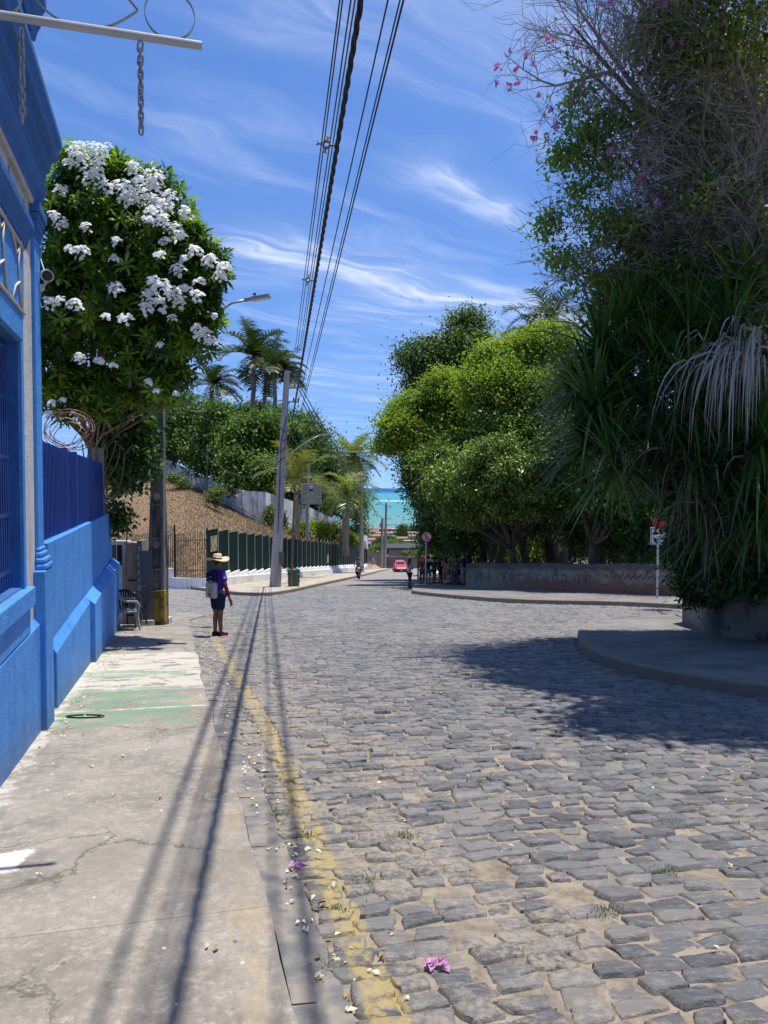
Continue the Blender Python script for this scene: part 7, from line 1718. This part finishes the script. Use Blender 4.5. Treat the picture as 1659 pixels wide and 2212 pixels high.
b = MB(); b.prism([(-.078 * h, -.128 * h), (.078 * h, -.128 * h), (.07 * h, -.062 * h), (-.07 * h, -.062 * h)], .682 * h, .80 * h); b.build('backpack_top', cloth('bag_navy', (.022, .02, .055)), bpo, bevel=.03)
M_ = Matrix.Translation((0, -.1315 * h, 0)) @ Matrix.Rotation(R(90), 4, 'X')
rr_ = random.Random(2)
for k, (x_, z_, w_, hh_, c_) in enumerate(((.0, .59, .07, .06, (.42, .30, .09)), (-.02, .60, .035, .05, (.62, .5, .2)), (.03, .575, .04, .02, (.7, .5, .05)), (.0, .535, .05, .03, (.25, .04, .04)), (-.045, .59, .02, .02, (.6, .6, .6)), (.02, .505, .05, .018, (.10, .22, .08)))):
    b = MB(); n = 10; b.prism([(x_ * h + w_ * h * .5 * math.cos(2 * math.pi * i / n) * rr_.uniform(.8, 1.1), z_ * h + hh_ * h * .5 * math.sin(2 * math.pi * i / n) * rr_.uniform(.8, 1.1)) for i in range(n)], .0005 * k, .0015 + .001 * k, M_); b.build('printed_patch', cloth('patch', c_), bpo)
b = MB(); b.tube([mv(-.07, -.10, .69), mv(0, -.135, .69), mv(.075, -.10, .69)], .012 * h, 8); b.build('green_trim', cloth('trim', (.20, .28, .04)), bpo)
for k, (x_, z_) in enumerate(((.03, .75), (-.03, .73), (.02, .70))):
    b = MB(); b.box((x_ - .015) * h, (x_ + .015) * h, -.134 * h, -.130 * h, (z_ - .006) * h, (z_ + .006) * h); b.build('badge', cloth('badge', (.45, .45, .65)), bpo)
b = MB(); b.ball(mv(.135, -.01, .735), .02 * h, .02 * h, .016 * h, 10, 6); b.build('sleeve_badge', cloth('white_badge', (.6, .6, .75)), man)

def gp_(px, Y, h_=.0): a, _ = ray(px, 1250); return Vector((a * Y, Y, gz(0, Y) + h_))
JEANS = cloth('jeans', (.02, .035, .075)); 
wm, wv_ = person('woman with long dark hair and blue jeans standing in the road beside the crowd', gp_(885, 43.2), 1.66, R(-60), 1, cloth('white_top', (.42, .42, .50), (.08, .06, .2), 4), JEANS, 'long', 'short', arms=[((-.12, .03, .64), (-.03, .10, .66)), ((.12, .03, .64), (.03, .11, .64))], hair='long', woman=True, shoes=BLK, legs=[((-.03, .01, .285), (-.035, -.005, .045)), ((.03, .0, .285), (.035, .0, .045))])
crowd = [
 ('man in a rust coloured hat and light brown cover, leftmost of the crowd', 912, 44.2, 1.66, 160, 1, (.14, .05, .03), (.10, .075, .06), 'long', 'long', None, (.30, .06, .03), False),
 ('bare backed woman in blue denim shorts just behind the no parking post', 925, 43.6, 1.62, 10, 1, (.015, .015, .03), (.06, .11, .19), 'mini', None, 'short', (.02, .01, .01), True),
 ('woman in a red top and broad hat behind the denim shorts', 918, 45.5, 1.66, 30, 0, (.28, .02, .02), (.03, .03, .05), 'shorts', 'short', None, (.18, .03, .02), True),
 ('person in dark clothes bending arm to hip with open sky behind', 938, 45.8, 1.60, -60, 0, (.03, .025, .03), (.03, .03, .04), 'mini', 'short', 'short', (.02, .02, .02), True),
 ('person in a navy shirt beside the silver car, half hidden', 952, 46.5, 1.55, 40, 0, (.02, .025, .08), (.03, .03, .05), 'shorts', 'short', 'short', None, False),
 ('woman with long black hair and cream shorts seen from behind', 962, 43.9, 1.66, 5, 1, None, (.33, .29, .20), 'mini', None, 'long', None, True),
 ('person raising an arm near the middle of the crowd', 973, 45.2, 1.66, 20, 1, (.12, .04, .03), (.20, .12, .05), 'shorts', 'short', 'short', (.03, .02, .02), False),
 ('tall person in a pale cap and beige shirt in the middle of the crowd', 977, 44.0, 1.60, 0, 1, (.16, .15, .11), (.18, .13, .07), 'mini', 'long', None, (.22, .20, .13), False),
 ('person wrapped in a turquoise cloth in the middle of the crowd', 984, 43.4, 1.45, 20, 1, (.14, .13, .10), (.01, .16, .17), 'long', 'short', 'short', (.20, .18, .14), True),
 ('person in a black hat behind the turquoise cloth', 992, 45.0, 1.66, 60, 1, (.20, .10, .07), (.04, .03, .03), 'shorts', None, None, (.012, .012, .012), False),
 ('thin man in a navy shirt with white shoulders leaning on the others', 998, 43.8, 1.62, 80, 1, (.10, .10, .22), (.08, .08, .10), 'shorts', 'short', 'short', (.30, .28, .22), False),
 ('broad man in a navy shirt and pale blue shorts, rightmost by the wall', 1001, 42.7, 1.80, 60, 1, (.015, .025, .11), (.17, .32, .42), 'shorts', 'short', 'short', None, False)]
for k, (lb, px, Y, H, rz, sk_, tp_, bt_, bl_, sl_, hr_, ht_, wo_) in enumerate(crowd):
    r2 = random.Random(k); ar = [((-.13 + r2.uniform(-.02, .01), r2.uniform(-.02, .05), .64), (-.08 + r2.uniform(-.08, .08), r2.uniform(.03, .13), r2.uniform(.50, .68))), ((.13 + r2.uniform(-.01, .02), r2.uniform(-.02, .05), .64), (.08 + r2.uniform(-.08, .08), r2.uniform(.03, .13), r2.uniform(.50, .68)))]
    if k == 6: ar[1] = ((.15, .06, .72), (.08, .08, .88))
    person(lb, gp_(px, Y, .17), H, R(rz), sk_, cloth('top%d' % k, tp_) if tp_ else None, cloth('bottom%d' % k, bt_), bl_, sl_ or 'short', ar, None, hr_, (cloth('hat%d' % k, ht_), .11, .06) if ht_ else None, None, wo_, group='people waiting in the shade')
# ---------------- motorcycles with riders
def motorbike(label, loc, rz, c, s=1.0):
    mo = thing('motorcycle', label, 'motorcycle', loc, 'motorcycles coming up the hill', 'local', rz)   # rides towards -y
    RUB = mat('tyre', (0.015, 0.015, 0.015), .8); CHR = mat('chrome', (0.4, 0.4, 0.42), .25, metal=.8); PNT = mat('bike_paint', c, .3)
    for y_ in (-.62, .62):
        b = MB(); b.ring((0, y_, .30), .22, .10, .08, (0, 1, 0), (0, 0, 1), 24); w_ = b.build('wheel', RUB, mo)
        b = MB(); b.ring((0, y_, .30), .19, .05, .028, (0, 1, 0), (0, 0, 1), 24); b.tube([(-.06, y_, .3), (.06, y_, .3)], .05, 10)
        for a_ in range(6): b.tube([(0, y_, .3), (0, y_ + .2 * math.cos(a_ * 1.047), .3 + .2 * math.sin(a_ * 1.047))], .012, 4)
        b.build('rim', CHR, w_)
    b = MB()
    for sx in (-.08, .08): b.tube([(sx, -.62, .30), (sx, -.42, .98)], .022, 6); b.tube([(sx, .62, .3), (sx, .1, .45)], .02, 5)
    b.build('fork', CHR, mo)
    b = MB(); b.box(-.10, .10, -.80, -.45, .62, .645); b.tube([(0, -.35, .9), (0, .1, .4), (0, .5, .6), (0, .1, .75)], .035, 6); b.box(-.13, .13, -.12, .18, .28, .55); b.build('frame', BLK, mo, bevel=.01)
    b = MB(); b.ball((0, -.12, .86), .15, .27, .12, 14, 8); b.box(-.09, .09, .35, .8, .74, .84); b.prism([(-.11, .72), (.11, .72), (.14, .95), (-.14, .95)], .42, .47, Matrix.Rotation(R(90), 4, 'X')); b.build('tank', PNT, mo, smooth=False, bevel=.01)
    b = MB(); b.box(-.12, .12, .08, .70, .842, .90); b.build('seat', BLK, mo, bevel=.03)
    b = MB(); b.tube([(-.36, -.28, 1.06), (-.12, -.36, 1.0), (.12, -.36, 1.0), (.36, -.28, 1.06)], .018, 6); b.build('handlebar', BLK, mo)
    b = MB(); b.ball((0, -.50, .93), .095, .07, .09, 14, 8); b.build('headlight', mat('headlamp', (.75, .75, .72), .15), mo, smooth=True)
    for sx in (-.32, .32): b = MB(); b.tube([(sx * .9, -.32, 1.04), (sx * 1.15, -.33, 1.2)], .01, 4); b.ball((sx * 1.15, -.33, 1.24), .055, .015, .04, 10, 6); b.build('mirror', BLK, mo)
    b = MB(); b.tube([(.14, .0, .28), (.16, .7, .34)], .045, 8); b.build('exhaust', CHR, mo)
    return mo
def rider(label, loc, rz, topc, skin, helm, botc):
    H = 1.70; V0 = loc + Vector((0, 0, 0)); q = Matrix.Rotation(rz, 3, 'Z') @ Vector((0, -.28, 0))
    # seated: pelvis at 0.92 m
    p, V = person(label, V0 - q + Vector((0, 0, .92 - .53 * H)), H, rz + math.pi, skin, topc, botc, 'long', 'short', arms=[((-.17, .10, .67), (-.19, .30, .635)), ((.17, .10, .67), (.19, .30, .635))],
        legs=[((-.12, .22, .47), (-.10, .14, .255)), ((.12, .22, .47), (.10, .14, .255))], hair=None, lean=.10)
    b = MB(); b.ball(V(0, .01, .935), .075 * H, .088 * H, .082 * H, 16, 10); ho = b.build('helmet', helm, p, smooth=True)
    b = MB(); b.box(-.05 * H, .05 * H, V(0, .13, .9)[1] - .01, V(0, .13, .9)[1] - .002, .91 * H, .955 * H); b.build('visor', GLS, ho)
ml = gp_(774, 62.5); motorbike('red motorcycle coming up the hill near the left kerb', ml, R(8), (.55, .03, .03)); rider('motorcyclist with dark helmet and white vest riding the red motorcycle', ml, R(8), cloth('vest', (.30, .28, .30), (.05, .04, .07), 5), 1, mat('helmet_dark', (.03, .02, .025), .25), cloth('darktrousers', (.05, .035, .03)))
ml = gp_(806, 118); motorbike('far white motorcycle beside the dark wall at the bend', ml, R(0), (.5, .5, .45)); rider('far motorcyclist with a white helmet and pale shirt', ml, R(0), cloth('pale', (.45, .40, .38)), 1, mat('helmet_white', (.6, .6, .6), .3), cloth('brown', (.10, .06, .04)))
# ---------------- cars
def car(label, loc, rz, c, name='car', bump_c=(0.03, 0.03, 0.032)):
    ca = thing(name, label, 'car', loc, None, 'local', rz)   # nose towards -y
    PNT = mat('car_paint', c, .28, tuple(q * .92 for q in c), 1, spec=.6); PLA = mat('bumper_plastic', bump_c, .6); GL = mat('car_glass', (0.02, 0.03, 0.035), .06, spec=.8)
    def sect(b, st, inset=0):
        vs = []; n = len(st[0][1])
        for y_, pr in st: vs += [(x_, y_, z_) for x_, z_ in pr]
        fs = [(i * n + j, i * n + (j + 1) % n, (i + 1) * n + (j + 1) % n, (i + 1) * n + j) for i in range(len(st) - 1) for j in range(n)] + [tuple(range(n - 1, -1, -1)), tuple((len(st) - 1) * n + j for j in range(n))]
        b.add(vs, fs)
    def pr(w_, z0, z1): return [(-w_ * .96, z0), (w_ * .96, z0), (w_, (z0 + z1) / 2), (w_ * .93, z1), (-w_ * .93, z1), (-w_, (z0 + z1) / 2)]
    b = MB(); sect(b, [(-2.0, pr(.62, .35, .66)), (-1.88, pr(.78, .28, .78)), (-1.1, pr(.83, .26, .92)), (-.75, pr(.84, .26, .98)), (1.3, pr(.84, .26, .98)), (1.8, pr(.80, .30, .95)), (1.95, pr(.70, .38, .9))]); b.build('body', PNT, ca, bevel=.02, smooth=False)
    b = MB(); sect(b, [(-.80, pr(.72, .95, .99)), (-.18, pr(.62, .98, 1.42)), (.9, pr(.62, .98, 1.46)), (1.65, pr(.66, .96, 1.02))]); cb = b.build('cabin', PNT, ca, bevel=.02)
    b = MB(); b.add([(-.62, -.76, 1.02), (.62, -.76, 1.02), (.53, -.235, 1.385), (-.53, -.235, 1.385)], [(0, 1, 2, 3)]); b.build('windscreen', GL, ca)
    for sx in (-1, 1):
        b = MB(); b.add([(sx * .69, -.5, 1.04), (sx * .655, -.12, 1.36), (sx * .655, .85, 1.38), (sx * .685, 1.3, 1.06)], [(0, 1, 2, 3)]); b.build('side_window', GL, ca)
        b = MB(); b.box(sx * .93 - .09, sx * .93 + .09, -.62, -.5, .98, 1.10); b.build('wing_mirror', PLA, ca, bevel=.02)
        b = MB(); b.prism([(sx * .42, .66), (sx * .74, .66), (sx * .76, .80), (sx * .46, .77)], 1.86, 1.93, Matrix(((1, 0, 0, 0), (0, 0, -1, 0), (0, 1, 0, 0), (0, 0, 0, 1)))); b.build('headlight', mat('headlamp_glass', (.6, .6, .58), .1), ca)
        for y_ in (-1.22, 1.28):
            b = MB(); b.ring((sx * .76, y_, .30), .17, .19, .13, (0, 1, 0), (0, 0, 1), 24); w_ = b.build('wheel', mat('tyre', (0.015, 0.015, 0.015), .8), ca)
            b = MB(); b.tube([(sx * .70, y_, .3), (sx * .85, y_, .3)], .175, 16); b.build('rim', LAMPM, w_)
    b = MB(); b.box(-.80, .80, -2.06, -1.86, .24, .54); b.box(-.36, .36, -1.97, -1.90, .60, .70); b.build('bumper', PLA, ca, bevel=.03)
    b = MB(); b.box(-.20, .20, -2.075, -2.061, .36, .48); b.build('number_plate', PAPER, ca)
    for sx in (-.5, .5): b = MB(); b.box(sx - .02, sx + .02, -.1, .9, 1.465, 1.50); b.build('roof_rack', PLA, ca)
    return ca
car('small red hatchback driving up the hill', gp_(864, 98), R(4), (.60, .02, .035))
car('silver car half hidden behind the waiting crowd', gp_(945, 66), R(6), (.5, .5, .52), bump_c=(.4, .4, .42))

# ================================================================ THE TOWN BELOW, WALLS AT THE BEND
RW = mat('bend_wall', (0.24, 0.195, 0.16), .95, (0.11, 0.09, 0.08), .5, .4, .65, .4, 4)
def farbox(name, label, cat, px0, px1, pyt, pyb, Y, dep, m, roof=None, windows=0, roofpix=8, group=None):
    a = P(px0, pyb, Y); c_ = P(px1, pyt, Y); base_ = Vector(((a.x + c_.x) / 2, Y, a.z))
    th_ = thing(name, label, cat, base_, group)
    b = MB(); b.box(a.x, c_.x, Y, Y + dep, a.z - 3, c_.z); b.build('wall', m, th_)
    if roof:
        b = MB(); ov = (c_.x - a.x) * .06; rh = roofpix * Y / FOC
        b.add([(a.x - ov, Y - ov, c_.z + .02), (c_.x + ov, Y - ov, c_.z + .02), (c_.x + ov, Y + dep + ov, c_.z + .02), (a.x - ov, Y + dep + ov, c_.z + .02), (a.x - ov, Y + dep / 2, c_.z + rh), (c_.x + ov, Y + dep / 2, c_.z + rh)], [(0, 1, 5, 4), (2, 3, 4, 5), (0, 4, 3), (1, 2, 5), (3, 2, 1, 0)])
        b.build('roof', roof, th_)
    for k in range(windows):
        w_ = (c_.x - a.x) / windows; b = MB(); x_ = a.x + w_ * (k + .5); hh_ = c_.z - a.z; b.box(x_ - w_ * .2, x_ + w_ * .2, Y - .06, Y - .01, a.z + hh_ * .35, a.z + hh_ * .75); b.build('window', GLS, th_)
    return th_
TILE = mat('clay_tiles', (0.36, 0.17, 0.11), .9, (0.22, 0.12, 0.09), .6); TW1 = mat('town_white', (0.62, 0.60, 0.57), .9, (0.5, 0.48, 0.45), .2); TW2 = mat('town_cream', (0.45, 0.36, 0.28), .9); TG = mat('town_grey', (0.28, 0.27, 0.26), .9, (0.2, 0.19, 0.19), .3); TBL = mat('town_blue', (0.16, 0.30, 0.42), .9)
RGR = mat('fibre_roof', (0.22, 0.21, 0.20), .9)
farbox('long_wall', 'long brown stained wall across the road bend', 'wall', 834, 960, 1202, 1232, 142, .4, RW)
farbox('low_building', 'low grey building with flat roof behind the bend wall', 'building', 840, 912, 1186, 1210, 152, 10, TG, None, 1)
b = MB(); a = P(840, 1186.5, 151.6); c_ = P(925, 1184, 151.6); b.box(a.x - .4, c_.x, 151, 163, a.z, a.z + .3); tag(b.build('flat_roof_canopy', mat('dark_roof', (.05, .05, .05), .8), base=Vector((a.x, 155, a.z))), 'dark thin roof edge over the low grey building', 'roof')
th_ = thing('sloping_wall', 'dark sloping garden wall left of the far poles', 'wall', P(800, 1225, 124))
b = MB(); q = [P(793, 1186, 124), P(793, 1228, 124), P(829, 1230, 138), P(829, 1202, 138)]; b.add([tuple(v_) for v_ in q] + [tuple(v_ + Vector((-.5, .4, 0))) for v_ in q], [(0, 1, 2, 3), (7, 6, 5, 4), (0, 3, 7, 4), (0, 4, 5, 1)]); b.build('wall', mat('dark_wall', (.11, .09, .075), .95, (.06, .05, .045), .6), th_)
b = MB(); b.lathe([(2.6, 0), (1.8, .5), (.8, 1.1), (.01, 1.35)], gp_(795, 116, -.1), 14, 1, 1.4); tag(b.build('sand_heap', mat('sand', (.38, .27, .17), .95, bump=.5, bscale=10), base=gp_(795, 116)), 'heap of yellow earth at the end of the pavement', 'heap')
houses = [(786, 826, 1166, 1184, 330, TW1, TILE, 3, 'white house with orange roof just right of the leaning palm'), (790, 818, 1190, 1204, 230, TBL, TILE, 2, 'small light blue house with orange roof left of the far poles'),
 (872, 904, 1168, 1192, 235, TW2, None, 1, 'tan cubic house with flat roof above the red car'), (858, 880, 1163, 1172, 300, TW2, TILE, 2, 'tiled house left of the tan cube'), (782, 812, 1148, 1162, 470, TW1, RGR, 2, 'grey roofed house at the left edge of the sea view'),
 (812, 842, 1152, 1164, 520, TW1, TILE, 3, 'long white house with red roof below the tower'), (838, 866, 1150, 1163, 560, TW1, None, 3, 'bright white block right of the tower'), (866, 900, 1152, 1162, 480, TG, RGR, 2, 'grey roofed shed near the shore'), (800, 830, 1158, 1172, 400, TW2, TILE, 3, 'cream house with broad orange roof in the middle of the town'),
 (838, 862, 1160, 1172, 390, TW1, RGR, 2, 'white gabled house between the far poles and the trees'), (884, 915, 1158, 1172, 360, TW1, TILE, 2, 'white house with tiles half behind the grove'), (778, 800, 1174, 1188, 270, TG, RGR, 2, 'low grey house beside the fence end'), (845, 872, 1142, 1151, 700, TW1, None, 4, 'white apartment block on the shore right of the tower'),
 (790, 815, 1142, 1150, 760, TW1, TILE, 3, 'seafront house left of the tower'), (872, 900, 1143, 1151, 740, TW2, TILE, 3, 'seafront house near the grove'), (900, 925, 1176, 1196, 250, mat('town_yellow', (.5, .38, .12), .9), TILE, 1, 'yellow house partly hidden behind the no parking sign'), (818, 846, 1143, 1150, 640, TG, TILE, 3, 'low house at the foot of the tower')]
for px0, px1, t0, b0_, Y, m_, rf, nw, lb in houses: farbox('town_house', lb, 'house', px0, px1, t0, b0_, Y, (px1 - px0) * Y / FOC * .8, m_, rf, nw, 3.2, 'houses of the town below')
tw_ = farbox('lighthouse_tower', 'grey square tower standing against the sea', 'tower', 820, 829, 1131, 1152, 650, 3.5, TG)
b = MB(); a = P(824.5, 1131, 651); b.tube([a, a + Vector((0, 0, 1.5)), a + Vector((0, 0, 3.2))], [.9, .5, .1], 8); b.build('finial', BLK, tw_)
for k, (px, py, Y, rx, ry, m_) in enumerate(((868, 1150, 330, 14, 12, LEAF_C), (825, 1172, 250, 10, 10, LEAF_C), (845, 1186, 175, 18, 16, LEAF_S), (880, 1204, 146, 15, 10, LEAF_S), (815, 1192, 160, 18, 14, LEAF_S), (893, 1142, 620, 6, 4, LEAF_C), (854, 1178, 280, 12, 9, LEAF_C), (905, 1186, 200, 12, 14, LEAF_A), (886, 1186, 190, 7, 9, LEAF_B), (800, 1196, 190, 14, 12, LEAF_A), (840, 1168, 340, 9, 8, LEAF_C), (785, 1160, 380, 12, 10, LEAF_C), (895, 1172, 300, 10, 8, LEAF_A), (862, 1158, 450, 8, 5, LEAF_C), (910, 1200, 130, 14, 12, LEAF_A))):
    bl = [blob(px, py, Y, rx, ry)]; s_ = Y / 200
    tree('town_tree', ('broad crowned tree right of the far lamp pole', 'umbrella shaped tree on a slender stem left of the far pole', 'light green bush behind the far poles', 'green bush leaning over the bend wall', 'feathery light green tree left of the far poles', 'tiny treetop on the shoreline', 'small tree before the tan cube house', 'tree beside the yellow house', 'yellow green banana like plant beside the tan house', 'dark bushy tree at the fence end', 'tree between white houses', 'dark treetop at the left edge of the town', 'tree behind the tan house', 'small tree near the shore, left of the grove', 'bush right of the bend wall')[k], P(px, py + ry + 6, Y), bl, m_, .25 * s_, 200 + k, 70, 1.0 * s_, 24, .45 * s_, .28 * s_, 'trees in the town below', BARK, 2, .4)

# ================================================================ SMALL LITTER
LIT = leafmat('fallen_leaf', [(0.20, 0.13, 0.07), (0.42, 0.33, 0.14), (0.62, 0.56, 0.36), (0.78, 0.74, 0.62)], .8, .1, .2)
r_ = np.random.default_rng(77); n1, n2, n3 = 260, 230, 110
s1 = r_.uniform(1.5, 18, n1); w1 = .52 + np.abs(r_.normal(0, .13, n1)); s2 = r_.uniform(2, 26, n2); w2 = r_.uniform(-1.0, 5.5, n2); s3 = r_.uniform(6, 19, n3); w3 = -1.02 + np.abs(r_.normal(0, .16, n3))
s_a = np.concatenate([s1, s2, s3]); w_a = np.concatenate([w1, w2, w3]); X_ = s_a * UX + w_a * UY; Y_ = s_a * UY - w_a * UX
Z_ = -SL * Y_ + np.where(w_a < .42, .052, .026); n = len(X_); C_ = np.stack([X_, Y_, Z_], 1)
k = 2; C_ = np.repeat(C_, k, 0) + r_.normal(size=(n * k, 3)) * np.array([.012, .012, 0.002]); a = r_.uniform(0, 6.28, n * k); D_ = unit(np.stack([np.cos(a), np.sin(a), r_.uniform(0, .5, n * k)], 1)); N_ = unit(np.array([0, 0, 1.]) + r_.normal(size=(n * k, 3)) * .35); Ls = r_.uniform(.016, .045, n * k)
V_, F_, q = leaf_faces(C_, D_, N_, Ls, Ls * .55, .25); tag(quads('fallen_leaves', V_, F_, LIT, rnd=r_.random(n * k)), 'dry leaves and white petals scattered on pavement and cobbles', 'leaves', kind='stuff')
WEED = leafmat('weed', [(0.05, 0.09, 0.02), (0.10, 0.15, 0.03), (0.16, 0.19, 0.06)], .6, .3)
pc = np.array([(S(s_, w_)) for s_, w_ in [(3.35, .72), (3.6, .95), (4.3, .75), (4.15, 1.3), (3.0, 1.9), (4.7, .66), (5.4, .8), (3.3, 2.4), (2.9, .62), (5.0, 2.1), (6.1, 1.7), (3.9, 2.9)]]); n = 1100
wh = r_.integers(0, len(pc), n); pts = pc[wh] + r_.normal(size=(n, 3)) * np.array([.045, .035, 0]); pts[:, 2] = -SL * pts[:, 1] + .005
V_, F_, R_ = blades(n, pts, .028, .004, 9, 1.2); tag(quads('weeds', V_, F_, WEED, rnd=R_), 'tufts of small green weeds between the cobbles', 'weeds', kind='stuff')
for k, (px, py) in enumerate(((637, 1868), (945, 2078))):
    aa, bb = ray(px, py); Yg = (EYE - .03) / (-bb - SL); q = Vector((aa * Yg, Yg, gz(0, Yg) + .028)); n = 16; a = r_.uniform(0, 6.28, n); D_ = unit(np.stack([np.cos(a), np.sin(a), r_.uniform(-.1, .7, n)], 1)); Ls = r_.uniform(.025, .05, n)
    V_, F_, qq = leaf_faces(np.tile(np.array(q), (n, 1)) + r_.normal(size=(n, 3)) * np.array([.02, .01, .004]), D_, unit(np.array([0, 0, 1.]) + r_.normal(size=(n, 3)) * .5), Ls, Ls * .8, .2)
    tag(quads('fallen_flower', V_, F_, PINK, rnd=r_.random(n), base=q), ('pink fallen blossom lying in the gutter beside the weeds', 'pink fallen blossom on the cobbles nearest the camera')[k], 'flower')
# oval manhole frame at the wall
q = S(8.05, -.78, .047); b = MB(); b.lathe([(.10, -.01), (.10, .006), (.085, .007), (.080, -.004)], (0, 0, 0), 28, 1.9, .8)
o = b.build('drain_cover', BLK); o.location = q; o.rotation_euler = (R(-5.4), 0, 0); tag(o, 'oval black drain ring set in the pavement beside the pilaster', 'drain')
b = MB(); q = S(14.6, .1, .046); b.box(-.26, .26, -.035, .035, 0, .012); o = b.build('metal_grate', mat('rusty_grate', (.08, .05, .04), .7)); o.location = q; o.rotation_euler = (R(-5.4), 0, 0); tag(o, 'short rusty metal strip lying on the pavement before the pole', 'grate')
# blue house behind the tree with painted sign
bs = farbox('shop_front', 'pale blue painted kiosk with green lettering seen through the leaves', 'building', 243, 279, 958, 1042, 96, 6, mat('kiosk_blue', (0.16, 0.36, 0.60), .7, (0.35, 0.48, 0.6), 1))
b = MB(); a = P(243, 1040, 95.5); c_ = P(280, 1046, 95.5); b.box(a.x, c_.x, 93.5, 95.9, c_.z, a.z); b.build('awning', mat('striped_awning', (.45, .43, .33), .8, (.2, .25, .15), 4), bs)
text('lettering', 'ASTO', 1.3, mat('green_letters', (.08, .25, .12), .7), bs, Matrix.Translation((P(262, 1000, 96).x, 95.98, P(262, 1000, 96).z)) @ Matrix.Rotation(R(90), 4, 'X'), .01)
